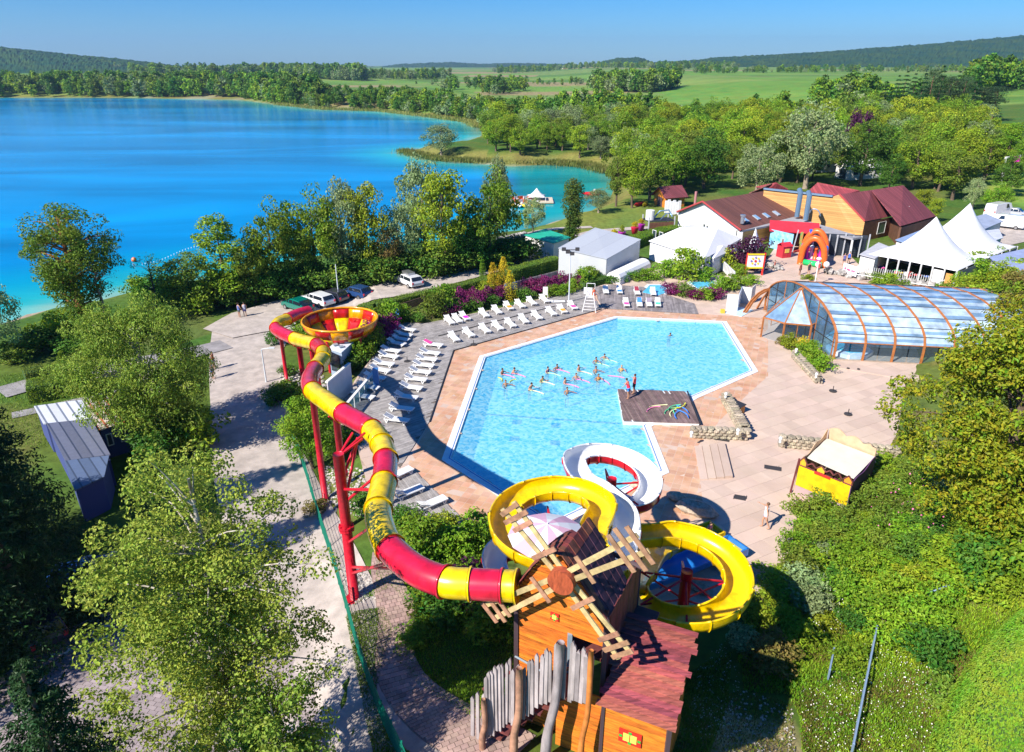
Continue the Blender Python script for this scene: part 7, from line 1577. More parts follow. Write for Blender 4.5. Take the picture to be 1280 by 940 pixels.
# green mesh fence: panels with posts
gf = thing('mesh_fence', 'green wire mesh fence with posts between the road and the garden path', 'fence', T(420,760)); fpx = [(366,548),(384,600),(398,650),(416,705),(432,760),(448,820),(468,878),(492,935),(520,1000)]
m_gp = mat('green_fence_paint', (.0,.20,.13), .5); P_ = []
for a, b_ in zip(fpx[:-1], fpx[1:]):
 p, q = T(*a), T(*b_); n_ = max(1, round((q-p).length/2.0))
 for i in range(n_): P_.append(p.lerp(q, i/n_))
P_.append(T(*fpx[-1]))
for i, p in enumerate(P_):
 p.z = ztp(p.x,p.y); mb = MB(); mb.beam(p-Vector((0,0,.2)), p+Vector((0,0,1.45)), .06,.06); mb.build('post', m_gp, gf)
 if i < len(P_)-1:
  q = P_[i+1].copy(); q.z = ztp(q.x,q.y); mb = MB(); d = (q-p).length; n_ = int(d/.07)
  for k in range(n_): u = p.lerp(q,(k+.5)/n_); mb.beam(u+Vector((0,0,.05)), u+Vector((0,0,1.38)), .014,.014)
  for z_ in np.arange(.1,1.4,.2): mb.beam(p+Vector((0,0,z_)), q+Vector((0,0,z_)), .016,.016)
  stuff(mb.build('mesh_panel', m_gp, gf))
# brown slat fence by the hedge, metal rails on the bank
def railing(label, nm, pa, pb, h, m_, n_, za=0, terr=True, cat='railing'):
 a, b_ = (T(*pa), T(*pb)) if terr else (G(*pa,za), G(*pb,za)); t = thing(nm, label, cat, a)
 for i in range(n_+1): p = a.lerp(b_, i/n_); mb = MB(); mb.beam(p-Vector((0,0,.1)), p+Vector((0,0,h)), .06,.06); mb.build('post', m_, t)
 for z_ in (h, h*.5): mb = MB(); mb.tube([a+Vector((0,0,z_)), b_+Vector((0,0,z_))], .04, 6); mb.build('rail', m_, t)
 return t
m_br = mat('rusty_fence',(.22,.12,.09),.7)
t = thing('slat_fence', 'brown railing fence along the shrub bed below the clipped hedge', 'fence', G(490,392)); a, b_ = G(488,396), G(533,381)
for i in range(40): p = a.lerp(b_, i/39); mb = MB(); mb.box((p.x,p.y,.5),(.05,.03,1.1)); mb.build('slat', m_br, t)
mb = MB(); mb.beam(a+Vector((0,0,1.05)), b_+Vector((0,0,1.05)), .05,.06); mb.build('rail', m_br, t)
t = thing('slat_fence', 'low grey board fence behind the purple shrubs in front of the grey hall', 'fence', G(640,364)); a, b_ = G(640,363), G(696,348)
for i in range(30): p = a.lerp(b_, i/29); mb = MB(); mb.box((p.x,p.y,.5),(.28,.04,1.0),R(30)); mb.build('board', mat('grey_board',(.3,.27,.28),.8,island=.3), t)
m_blue = mat('blue_galvanised', (.30,.42,.62), .4, metal=.3)
railing('long bent blue-grey pipe rail running down the flowery bank', 'pipe_rail', (1092,800), (1062,950), .9, m_blue, 4)
railing('short blue-grey pipe rail sticking up left of the long one', 'pipe_rail', (1040,822), (1034,852), .7, m_blue, 1)
railing('blue-grey rail stub on the upper bank below the big tree', 'pipe_rail', (1158,757), (1197,742), .8, m_blue, 1)
railing('thin green stake leaning at the foot of the conical shrub', 'stake', (1202,915), (1206,950), .5, m_ig, 1, cat='stake')
# stumps and blocks by the landing
for (x_,y_,s_,lb) in [(870,640,1.6,'large pale boulder in the shadow of the white loop'),(845,625,.9,'smaller boulder left of the large one below the steps'),(800,612,.9,'tan boulder at the pool edge inside the white loop'),(875,740,.8,'pale rock under the right yellow loop')]:
 c = G(x_,y_); mb = MB(); mb.ball((0,0,.25), .55*s_, 9, (1.5,.8,.6), .12); o = mb.build('boulder', m_stone); o.location = c; o.rotation_euler = (0,0,R(-30)); tag(o, lb, 'boulder')
# people far off
for (x_,y_,lb,tp,bt,rz) in [(300,398,'person in blue standing in the road shade by the lakeside trees',(.1,.15,.4),(.1,.1,.1),1),(307,397,'person in pale top beside the one in blue at the road edge',(.5,.5,.6),(.1,.1,.3),2),(999,345,'person in dark clothes on the plaza left of the inflatable',(.3,.05,.05),(.03,.03,.03),-1),(1010,345,'person in black bending in front of the inflatable',(.03,.03,.03),(.05,.05,.1),-1.5),(1022,344,'child in red beside the pram on the plaza',(.7,.1,.1),(.3,.2,.2),2),(1054,333,'person in dark top at the terrace railing by the banner',(.1,.1,.3),(.05,.05,.1),-2),(1060,331,'person in blue seated crowd behind the banner',(.05,.15,.6),(.05,.05,.1),-2),(268,462,'person in red shirt walking on the road behind the willow edge',(.7,.05,.05),(.05,.1,.4),0),(267,474,'person in blue shorts nearest the willow on the road',(.6,.6,.6),(.05,.1,.5),0)]:
 c = T(x_,y_,.08); person(lb, c, rz, dict(armR=((.2,-.3,-.9),(.4,0,-.8))), tp, bt)
c = G(968,335,.0); person('small child in red sitting on a ride-on toy on the plaza', (c.x,c.y,-.35), -.5, dict(legR=((1,-.15,-.1),(.1,0,-1)), legL=((1,.15,-.1),(.1,0,-1))), (.5,.03,.05), (.1,.05,.1), scale=.8)
c = G(970,335,0); t = thing('ride_on_toy', 'grey ride-on toy under the child in red on the plaza', 'toy', c, -.5); mb = MB(); mb.box((0,0,.3),(.8,.3,.25)); mb.build('seat', m_iron, t, local=True)
for x_ in (-.3,.3): mb = MB(); mb.tube([(x_,-.2,.15),(x_,.2,.15)],.15,10); mb.build('wheel', m_tyre, t, local=True)
c = G(1035,342,0); t = thing('pram', 'dark pushchair standing on the plaza beside the inflatable', 'pushchair', c, .4)
mb = MB(); mb.box((0,0,.6),(.7,.45,.3)); mb.build('seat', m_iron, t, local=True); mb = MB(); mb.tube([(-.3,0,.7),(-.7,0,1.05)],.03,6); mb.build('handle', m_rim, t, local=True)
for x_ in (-.35,.35):
 for y_ in (-.25,.25): mb = MB(); mb.tube([(x_,y_-.03,.16),(x_,y_+.03,.16)],.16,10); mb.build('wheel', m_tyre, t, local=True)
# swing-gate ride at the far right
a, b_ = T(1252,228), T(1268,226); t = thing('swing_ride', 'tall white A-frame with a pink flag panel among the right hand trees', 'frame', a)
for (p, q) in ((a, D(1257,197,a.y)),(b_, D(1275,194,b_.y)),(D(1257,197,a.y), D(1275,194,b_.y))): mb = MB(); mb.beam(p, q, .35,.3); mb.build('frame_bar', m_fr, t)
p = D(1266,195,a.y); wallquad('pink_panel', [D(1268,206,a.y),D(1273,206,a.y),D(1275,195,a.y),D(1266,195,a.y)], .1, mat('pink_panel',(.8,.0,.5),.5), t)
# ---------------------------------------------------------------- foliage
def leaf_arrays(P, Nn, size, asp=.55, up=None, rg=nr):
 """diamond leaves at P with normals Nn (n,3)"""
 n = len(P); a = rg.normal(size=(n, 3)) if up is None else np.tile(np.array(up, float), (n, 1))+rg.normal(size=(n, 3))*.5
 Nn = Nn/np.maximum(np.linalg.norm(Nn, axis=1, keepdims=True), 1e-6)
 d = a-(a*Nn).sum(1, keepdims=True)*Nn; d /= np.maximum(np.linalg.norm(d, axis=1, keepdims=True), 1e-6); s = np.cross(Nn, d)
 sz = (size*rg.uniform(.6, 1.3, n))[:, None]; bend = Nn*sz*.14
 V = np.stack([P-d*sz*.5-bend, P+s*sz*asp*.5, P+d*sz*.5-bend, P-s*sz*asp*.5], 1).reshape(-1, 3)
 Fc = np.arange(4*n).reshape(n, 4); return V, Fc
def clump_leaves(cl, per, size, outw=.6, rg=nr, **k):
 cl = np.asarray(cl, float); idx = np.repeat(np.arange(len(cl)), per); n = len(idx); c = cl[idx]
 d = rg.normal(size=(n, 3)); d /= np.linalg.norm(d, axis=1, keepdims=True); r_ = rg.uniform(.35, 1.0, n)[:, None]**.5
 sq = c[:, 4:5] if cl.shape[1] > 4 else .8
 P = c[:, :3]+d*r_*c[:, 3:4]*np.concatenate([np.ones((n, 2)), np.ones((n, 1))*sq], 1)
 Nn = d*outw+rg.normal(size=(n, 3))*.45+np.array([0, 0, .35]); return leaf_arrays(P, Nn, size, rg=rg, **k)
def leaf_mesh(name, cl, per, size, m_, **k):
 V, Fc = clump_leaves(cl, per, size, **k); return np_mesh(name, V, Fc, m_, False)
def crown_clumps(n, rx, ry, z0, z1, cr, shape='oval', seed=0, hollow=.55, lean=(0,0)):
 r = np.random.default_rng(seed); out = []
 while len(out) < n:
  u = r.normal(size=3); u /= np.linalg.norm(u); q = r.uniform(hollow, 1)
  h = (u[2]*q+1)/2;
  if shape == 'oval': w = 1
  elif shape == 'cone': w = (1.15-h)*1.1
  elif shape == 'top': w = .55+.6*h
  elif shape == 'low': w = 1.15-.45*h
  lob = 1+.22*math.sin(3*math.atan2(u[1], u[0])+seed)+.12*math.sin(5*h*3+seed*2)
  out.append((u[0]*q*rx*w*lob+lean[0]*h, u[1]*q*ry*w*lob+lean[1]*h, z0+(z1-z0)*h, cr*r.uniform(.65, 1.25), .75))
 return out
m_bark = mat('brown_bark', (.13,.09,.06), .9, var=.4, scale=6, bump=.6); m_birch = mat('birch_bark', (.62,.58,.50), .8, var=.8, col2=(.25,.2,.16), scale=5, stretch=(1,1,.4)); m_bare = mat('pale_bark', (.30,.24,.18), .9, var=.3, scale=5)
def trunk_mesh(cl, base_r, hgt, m_, nlimb=12, seed=0, top=.85, start=.25, name='trunk', curve=.2, lean=(0,0)):
 r = random.Random(seed); mb = MB(); P_ = [Vector((lean[0]*i/5+r.uniform(-curve,curve)*(i > 0), lean[1]*i/5+r.uniform(-curve,curve)*(i > 0), hgt*top*i/5)) for i in range(6)]
 P_[0].z = -.3; mb.tube(smooth(P_, 3), [base_r*(1-.85*(i/15)**.9)+.01 for i in range(16)], 9)
 cs = sorted(cl, key=lambda c: r.random())[:nlimb]
 for c in cs:
  e = Vector(c[:3]); zs = max(hgt*start, min(e.z-.3-.25*math.hypot(e.x, e.y), hgt*top*.93)); s = zs/(hgt*top); i = min(4, int(s*5)); st_ = P_[i].lerp(P_[i+1], s*5-i); mid_ = st_.lerp(e, .55)+Vector((r.uniform(-.2,.2), r.uniform(-.2,.2), .12*(e-st_).length)); rr = base_r*(1-.75*s)*.42
  mb.tube(smooth([st_, mid_, e], 3), [rr, rr*.85, rr*.7, rr*.55, rr*.4, rr*.28, rr*.15], 6)
 return mb.mesh(name, m_, True)
def make_tree(name, label, cat, loc, cl, per, size, m_leaf, trunk_r, hgt, m_b=None, nlimb=12, seed=0, group=None, rz=0, asp=.55, start=.25, top=.85, up=None, lean=(0,0)):
 t = thing(name, label, cat, loc, rz, group)
 inst('trunk', trunk_mesh(cl, trunk_r, hgt, m_b or m_bark, nlimb, seed, top, start, lean=lean), t)
 inst('crown', leaf_mesh('crown', cl, per, size, m_leaf, rg=np.random.default_rng(seed+100), asp=asp, up=up), t); return t
LG = leafmat('leaf_bright', (.13,.29,.015), (.27,.38,.025), scale=.5); LD = leafmat('leaf_dark', (.05,.165,.018), (.12,.24,.025), scale=.5); LW = leafmat('leaf_greygreen', (.20,.30,.11), (.31,.39,.18), scale=.6)
LY = leafmat('leaf_yellowgreen', (.22,.35,.018), (.36,.41,.025), scale=.6); LO = leafmat('leaf_olive', (.12,.22,.02), (.22,.29,.035), scale=.5); LS = leafmat('needle_dark', (.012,.05,.014), (.035,.095,.022), scale=.6, trans=.1); LB = leafmat('birch_leaf', (.19,.31,.03), (.34,.42,.06), scale=.9)
LP_ = leafmat('leaf_purple', (.15,.015,.08), (.28,.03,.18), scale=1.2); LDP = leafmat('leaf_dark_purple', (.05,.01,.04), (.11,.025,.08), scale=1.2); LRT = leafmat('leaf_rusty', (.16,.17,.03), (.24,.16,.05), scale=.8); LAC = leafmat('leaf_autumn_tip', (.13,.29,.014), (.38,.32,.018), scale=2.2); LGO = leafmat('leaf_golden', (.50,.44,.02), (.68,.50,.02), scale=1)
def spruce_cl(h, r_, seed, layers=16):
 r = random.Random(seed); out = []
 for i in range(layers):
  s = i/(layers-1); z = h*(.08+.9*s); rr = r_*(1-s)**.85+.12; n = max(3, int(9*(1-s)+3))
  for k in range(n):
   a = 2*math.pi*(k/n)+r.random();
   for q in (.35,.65,.95):
    out.append((rr*q*math.cos(a), rr*q*math.sin(a), z-rr*q*.28, rr*.22+.12, .35))
 return out
# prototypes for the middle distance
PROT = {}
def proto(key, name, m_leaf, cl, per, size, tr, h, m_b=None, nl=8, seed=0, asp=.6):
 PROT[key] = (name, trunk_mesh(cl, tr, h, m_b or m_bark, nl, seed), leaf_mesh('crown', cl, per, size, m_leaf, rg=np.random.default_rng(seed), asp=asp), h)
proto('broad', 'broadleaf_tree', LG, crown_clumps(60,3.8,3.8,2.2,10.5,1.25,'oval',1), 110, .36, .3, 10, seed=1)
proto('dark', 'broadleaf_tree', LD, crown_clumps(60,3.9,3.7,2.0,11.0,1.3,'low',2), 110, .36, .32, 11, seed=2)
proto('willow', 'willow_tree', LW, crown_clumps(58,4.2,4.0,1.5,9.5,1.35,'oval',3), 110, .34, .35, 9, m_bare, seed=3)
proto('yellow', 'broadleaf_tree', LY, crown_clumps(46,2.8,2.8,2.2,9.5,1.1,'oval',4), 110, .32, .24, 9, seed=4)
proto('olive', 'broadleaf_tree', LO, crown_clumps(56,3.3,3.6,2.0,11.5,1.15,'top',5), 110, .34, .3, 11, seed=5)
proto('tall', 'poplar_tree', LG, crown_clumps(50,2.0,2.0,2.0,13.5,1.0,'oval',6), 110, .32, .25, 13, seed=6)
proto('spruce', 'spruce_tree', LS, spruce_cl(13,2.6,7,14), 14, .42, .22, 13, seed=7, nl=0, asp=.35)
proto('pine', 'pine_tree', leafmat('needle_green',(.035,.085,.03),(.07,.12,.05),scale=.5,trans=.1), crown_clumps(46,3.0,3.0,4.5,15,1.2,'oval',8,.3), 70, .42, .3, 15, mat('pine_bark',(.25,.12,.08),.9,var=.3,scale=3), seed=8, asp=.3)
proto('purple', 'purple_tree', LDP, crown_clumps(40,2.4,2.4,1.5,7.5,1.0,'oval',9), 70, .36, .2, 7, seed=9)
proto('rusty', 'broadleaf_tree', LRT, crown_clumps(50,3.0,3.0,2.0,9.5,1.1,'oval',10), 60, .36, .28, 9, m_bare, seed=10)
bushes = {}
def bushproto(key, m_leaf, seed, per=60, size=.16, n=26, r_=1.0):
 cl = [c for c in crown_clumps(n, r_, r_, .1, 1.5*r_, .42*r_, 'oval', seed, .4)]; V, Fc = clump_leaves(cl, per, size, rg=np.random.default_rng(seed)); V[:, 2] = np.maximum(V[:, 2], 0); bushes[key] = np_mesh('foliage', V, Fc, m_leaf, False)
 mb = MB(); r = random.Random(seed)
 for k in range(6): a = r.uniform(0, 6.3); mb.tube([(0,0,-.1),(.5*math.cos(a),.5*math.sin(a),.9)],[.03,.012],5)
 bushes[key+'_s'] = mb.mesh('stem', m_bark)
for k_, m_, sd_ in (('green',LG,21),('dark',LD,22),('purple',LP_,23),('darkpurple',LDP,24),('yellow',LY,25),('olive',LO,26),('rusty',LRT,27),('golden',LGO,28),('grey',LW,29)): bushproto(k_, m_, sd_)
def bush(label, px, py, kind, r_=1.0, h=1.0, group=None, name='shrub', loc=None, up=0):
 c = Vector(loc) if loc is not None else T(px, py, up); t = thing(name, label, 'shrub', c, rnd.uniform(0, 6.3), group); inst('foliage', bushes[kind], t, sc=(r_, r_, h)); inst('stem', bushes[kind+'_s'], t, sc=(r_, r_, h)); return t
def place(kind, loc, h, label, group=None, wid=1.0, rz=None):
 nm, tm, cm, h0 = PROT[kind]; s = h/h0; t = thing(nm, label, 'tree', loc, rnd.uniform(0, 6.3) if rz is None else rz, group); t.scale = (s*wid, s*wid, s); inst('trunk', tm, t); inst('crown', cm, t); return t
def hgt_to(px, base_py, top_py):
 b_ = T(px, base_py); return b_, D(px, top_py, b_.y).z-b_.z
# ---- lakeside row and other trees one can point at
def tr(kind, px, by, ty, wpx, label, group=None):
 b_, h = hgt_to(px, by, ty); h *= 1.05; nm, tm, cm, h0 = PROT[kind]; dpt = b_.y*cp-(b_.z+h*.5-CH)*sp_; wm = wpx/F*dpt; xs_ = [v.co.x for v in cm.vertices]; w0 = (max(xs_)-min(xs_))*.92
 return place(kind, b_, h, label, group, wm/(w0*h/h0))
TRS = [('tall',285,385,276,62,'slim bright pointed tree at the left of the lakeside row'),('broad',345,372,266,66,'bright green tree second in the lakeside row above the green car'),('olive',238,392,318,60,'low dark leafy tree on the beach left of the pointed tree'),
('broad',398,362,250,70,'full green tree rising behind the white estate car'),('willow',432,356,234,72,'grey-topped willow in the lakeside row above the lamp post'),('yellow',462,352,244,58,'yellowish tree right of the grey-topped willow'),('willow',500,345,262,56,'feathery pale tree between the yellowish tree and the tall willow'),
('willow',532,332,207,72,'tall grey willow sticking out highest of the lakeside row'),('yellow',556,346,228,72,'bright yellow-green tree in front of the tall grey willow'),('broad',612,336,228,66,'round green tree at the right end of the lakeside row'),('willow',622,315,205,40,'thin grey tree behind the right end of the lakeside row'),('dark',585,340,262,60,'dark green tree between the two bright ones of the lakeside row'),('olive',320,378,300,54,'olive tree tucked between the two leftmost bright trees'),
('olive',374,366,286,50,'olive tree filling the gap above the parked green car'),('rusty',486,350,285,44,'thin brownish tree above the white car with roof box'),
('rusty',28,408,330,0,''),('willow',-4,455,352,80,'grey-green willow cut off by the left edge above the bungalows'),('willow',944,246,184,62,'round grey-green tree behind the brown roofed building'),('willow',1006,236,140,90,'big grey willow behind the timber hall'),('dark',1075,232,158,72,'dark green tree right of the big grey willow'),('purple',1062,215,144,30,'dark purple tree among the green ones behind the timber hall'),
('yellow',790,260,196,44,'orange-tinged tree on the lakeside lawn left of the cabin'),('olive',812,250,190,50,'loose olive tree behind the orange cabin'),('broad',840,242,178,60,'green tree right behind the orange cabin'),('dark',880,236,165,60,'dark full tree behind the tall reddish pipe'),('willow',748,266,238,34,'low grey willow bush at the cove bank'),('olive',770,258,190,34,'slim olive tree at the right side of the cove'),
('willow',666,294,250,32,'small silvery willow on the bank beside the pontoon'),('willow',1226,162,132,28,'silvery blue conifer beside the maroon chalet'),('purple',1178,158,138,16,'small purple tree left of the maroon chalet'),('willow',552,196,158,46,'pale willow at the tip of the wooded point'),('willow',1215,262,225,26,'blue-grey spruce behind the white cabins on the right'),('broad',1240,266,233,32,'bright round tree in front of the blue-grey spruce'),('yellow',1150,268,240,26,'round light green tree beside the maroon gable'),('yellow',1166,278,251,20,'clipped upright golden bush right of the maroon gable'),
('dark',1110,240,195,40,'dark tree above the maroon roof ridge'),('olive',1190,250,190,54,'olive green tree between maroon gable and the A-frame'),('broad',1140,236,180,56,'wide green tree over the second maroon roof'),('dark',1255,245,198,44,'dark tree standing behind the white A-frame'),('broad',1230,225,178,54,'green tree left of the white A-frame'),('dark',1025,215,160,50,'dark tree behind the white caravans'),('broad',975,228,165,50,'green tree between the round grey tree and the big willow')]
for k_, px_, by_, ty_, w_, lb in TRS:
 if lb: tr(k_, px_, by_, ty_, w_, lb)
for i in range(14): tr(['spruce','pine'][i % 2 if i > 3 else 0], 1098+i*11+rnd.uniform(-4,4), 166-rnd.uniform(0,12)-(i>9)*6, 86+abs(i-5)*2.2+rnd.uniform(-4,8), 34, 'tall conifer of the dark stand at the upper right, %s from the left' % (ordn[i] if i < 12 else ['last but one','last'][i-12]), 'conifers of the dark stand')
# dark understorey under the lakeside row
for i in range(34):
 s = i/33; px_ = 262+s*390; py_ = 384-s*58-14*math.sin(s*3.1)*0+rnd.uniform(-4,3); bush('%s undergrowth shrub under the lakeside trees, %s' % ('dark' if i % 3 else 'olive', 'near the parked green car' if px_ < 380 else 'behind the white estate car' if px_ < 430 else 'behind the lamp post' if px_ < 480 else 'behind the roof-box car' if px_ < 540 else 'behind the golden conifers' if px_ < 620 else 'near the white bank wall'), px_, py_, 'dark' if i % 3 else 'olive', rnd.uniform(2.2,3.2), rnd.uniform(1.6,2.6), 'undergrowth shrubs below the lakeside trees')
# tall ivy-clad old tree at the left
b_, h = hgt_to(108, 412, 254); cl = crown_clumps(150,4.9,4.6,1.5,h*.97,1.1,'top',31,.45)
make_tree('old_poplar','tall old ivy-clad tree with reddish bare stems standing at the left beach','tree',b_,cl,150,.26,leafmat('leaf_ivy',(.09,.20,.015),(.20,.25,.02),scale=.5),.5,h,mat('rust_bark',(.30,.12,.04),.9,var=.4,scale=3),60,31,start=.1,top=.95)
b2,h2 = hgt_to(135,410,300); make_tree('bare_tree','leafless grey twiggy tree leaning right of the old ivy tree','tree',b2,crown_clumps(40,2.6,2.6,3,h2,.5,'top',32,.6),4,.15,LO,.2,h2,m_bare,40,32,start=.1)
for (x_,y_,k_,r_,h_,lb) in [(75,432,'yellow',2.4,2.4,'bright bush at the foot of the old ivy tree'),(120,428,'green',2.2,2.0,'green bush right of the foot of the old ivy tree'),(50,440,'dark',2.5,1.6,'dark bush left below the old ivy tree'),(95,440,'dark',2.6,1.4,'dark low bush along the beach path'),(20,452,'olive',2,1.3,'olive bush at the left end of the beach path'),(200,378,'dark',2.6,2.4,'dark bush at the beach behind the willow'),(175,372,'green',1.8,1.8,'small green bush at the beach beside the bare branches'),(225,388,'olive',2.5,2.4,'olive bush right behind the willow crown'),(255,392,'green',2.2,2.4,'green bush between willow and the lakeside row')]: bush(lb,x_,y_,k_,r_,h_)
b2,h2 = hgt_to(196,385,316); make_tree('bare_tree','dark bare branches reaching over the lake behind the willow','tree',b2,crown_clumps(30,2.6,2.0,1.5,h2,.5,'top',33,.6),14,.2,LD,.18,h2,m_bark,30,33,start=.1)
# big weeping tree left centre
bw = T(198,556); hw = D(200,366,bw.y).z-bw.z; cl = crown_clumps(190,4.6,4.4,.8,hw*.97,1.1,'oval',41,.55)
make_tree('weeping_tree','large yellow-green weeping tree between the bungalows and the road','tree',bw,cl,300,.21,LB,.4,hw,m_birch,34,41,asp=.42,up=(0,0,-1.2))
bush('rounded green shrub at the foot of the weeping tree by the road', 240,556,'green',2.6,2.2); bush('darker shrub below the weeping tree beside the birch', 200,575,'dark',2.2,2.0)
# foreground birch
bb = Vector((-10.9,18.6,ztp(-10.9,18.6))); cl = [c for c in crown_clumps(300,3.8,3.7,2.0,15.9,.70,'oval',52,.3,(.9,.3))]
make_tree('birch_tree','big airy birch with white branches filling the lower left foreground','tree',bb,cl,205,.12,LB,.26,15.6,m_birch,90,51,asp=.7,start=.12,top=.93,lean=(.9,.2))
bb2 = Vector((-7.4,16.0,ztp(-7.4,16.0))); make_tree('birch_tree','smaller birch crown right of the big birch over the road','tree',bb2,crown_clumps(60,1.7,1.7,2.5,7.6,.6,'oval',53,.35),170,.13,LB,.1,8.0,m_birch,26,53,asp=.7,start=.15)
# dark spruces left
for i,(x_,y_,h_,r_,lb) in enumerate([(-24.0,27.4,14.6,3.9,'tall dark spruce at the left edge throwing shade over the parked cars'),(-27.5,23.0,15.5,4.5,'second dark spruce cut off by the left edge'),(-28.8,32.5,15.5,4.3,'dark spruce behind, beside the shaded bungalow roof')]):
 cl = spruce_cl(h_,r_,60+i,24); make_tree('spruce_tree',lb,'tree',(x_,y_,ztp(x_,y_)),cl,52,.30,LS,.3,h_,m_bark,0,60+i,asp=.3,up=(0,0,-.4),top=.97)
yy_ = 13.2; tp = D(23,822,yy_); cl = spruce_cl(tp.z+1.1,3.4,65,30); make_tree('spruce_tree','young spruce top with pale leader in the bottom left corner','tree',(tp.x,tp.y,-1.1),cl,80,.17,leafmat('needle_fresh',(.02,.07,.02),(.05,.12,.03),scale=1,trans=.1),.2,tp.z+1.1,m_bark,0,65,asp=.28,top=.98)
# round tree by the green fence, and the bushes round the bowl
br = T(392,586); cl = crown_clumps(80,1.9,1.8,1.0,5.3,.6,'oval',71,.5); hr_ = D(385,486,br.y).z-br.z; cl = [(a*1.0,b*1.0,c*hr_/5.6,d,e) for a,b,c,d,e in cl]; make_tree('round_tree','dense round green tree by the green fence under the yellow tube bend','tree',br,cl,150,.17,LG,.12,hr_*.9,m_bark,14,71)
for (x_,y_,k_,r_,h_,lb) in [(383,434,'green',1.7,2.3,'green bush growing up between the tube and the funnel bowl'),(396,428,'green',1.6,2.0,'small green bush at the bowl supports'),(440,463,'dark',1.6,1.2,'dark shrub at the near end of the planting bed by the loungers'),(446,455,'green',1.6,1.5,'green shrub in the bed beside the service block'),(456,446,'green',1.7,1.6,'green shrub second in the bed beside the loungers'),(464,436,'olive',1.6,1.6,'olive shrub midway in the bed beside the loungers'),(473,426,'purple',1.6,1.7,'purple shrub in the bed left of the loungers'),(481,417,'purple',1.5,1.6,'purple shrub at the far end of the bed'),(470,416,'green',1.3,1.8,'green shrub right beside the bowl rim'),(490,406,'green',1.6,1.8,'green shrub by the brown railing'),(505,402,'green',1.3,1.2,'green shrub at the deck corner'),(520,404,'dark',1.0,.8,'low dark shrub at the back of the deck'),
 (361,470,'dark',.9,.8,'small dark shrub by the stones under the tube'),(375,500,'green',1.4,1.1,'green shrub left of the white screen panel'),(385,512,'green',1.3,1.2,'green shrub below the white screen panel'),(345,505,'dark',1.2,1.0,'dark green shrub at the road edge below the bent lamp'),(352,492,'green',1.0,.8,'bright low shrub at the road edge'),(342,432,'dark',.8,1.2,'small clipped dark bush left of the tube bend'),(420,530,'dark',1.6,1.2,'dark shrub between the columns under the tube'),(435,560,'dark',1.4,1.0,'dark low shrub behind the tall red column')]: bush(lb,x_,y_,k_,r_,h_)
# shrub bed behind the lounger rows
bed = [(542,398,'olive',1.5,2.0),(552,392,'green',1.5,2.2),(561,395,'purple',1.1,1.0),(573,390,'dark',1.2,1.0),(580,386,'purple',1.3,1.6),(592,388,'dark',1.1,.9),(598,384,'purple',1.2,1.5),(612,382,'dark',1.2,.9),(616,378,'purple',1.2,1.5),(626,374,'purple',1.2,1.5),(640,374,'dark',1.1,.8),(655,374,'dark',1.1,1.0),(663,367,'purple',1.2,1.3),(674,366,'purple',1.3,1.3),(686,363,'purple',1.2,1.4),(690,371,'green',1.0,1.0),(700,360,'purple',1.3,1.3),(702,370,'green',1.0,.9),(714,366,'green',1.0,1.1),(718,357,'purple',1.2,1.2),(728,358,'green',1.2,1.6),(738,354,'green',1.1,1.4),(745,352,'dark',1.0,1.0),(606,377,'yellow',1.0,1.6),(615,372,'green',1.0,1.8)]
BW = ordn+['thirteenth','fourteenth','fifteenth','sixteenth','seventeenth','eighteenth','nineteenth','twentieth']
for i,(x_,y_,k_,r_,h_) in enumerate(sorted(bed)): bush('%s shrub behind the back row of loungers, %s in the bed from the left' % ({'olive':'olive','green':'bright green','purple':'purple','dark':'dark green','yellow':'yellowish'}[k_], BW[i] if i < 20 else ['twenty-first','twenty-second','twenty-third','twenty-fourth','rightmost'][i-20]),x_,y_,k_,r_,h_)
# golden conifers and columns
def column_tree(label, px, by, ty, rr, kind, name='cypress'):
 b_, h = hgt_to(px, by, ty); cl = [(rr*.5*math.cos(a)*w, rr*.5*math.sin(a)*w, z, rr*.62*w, 1.2) for z in np.arange(.3, h*.93, .4) for a in (0,2.1,4.2) for w in [max(.15,(1-(z/h)**2.2))]]
 t = thing(name, label, 'tree', b_); inst('crown', leaf_mesh('crown', cl, 70, .16, kind, up=(0,0,1.5), asp=.4), t); mb = MB(); mb.cyl((0,0,-.2),.08,h*.5,6); inst('trunk', mb.mesh('trunk', m_bark), t); return t
for (x_,by,ty,rr,k_,lb) in [(616,375,324,1.1,LGO,'left golden yellow conifer beside the blue notice board'),(629,372,317,1.2,LGO,'tallest golden yellow conifer in the middle of the three'),(637,376,335,1.0,LGO,'right golden yellow conifer of the three'),(603,352,318,.55,LG,'slim dark green cypress left of the golden conifers'),(636,336,312,.5,LG,'slim green cypress behind the golden conifers'),(84,470,435,.8,LG,'narrow pointed green thuja by the beach path at the left')]: column_tree(lb,x_,by,ty,rr,k_)
bi, hi = hgt_to(714,306,224); cl = [(rnd.uniform(-.9,.9), rnd.uniform(-.9,.9), z, rnd.uniform(.7,1.2)*(1.15 if z > hi*.55 else .85), 1) for z in np.linspace(.8,hi*.94,60)]; make_tree('ivy_tree','tall narrow tree wrapped in ivy behind the grey hall','tree',bi,cl,110,.3,leafmat('leaf_ivy2',(.06,.15,.015),(.16,.17,.03),scale=.5),.3,hi,m_bark,16,77)
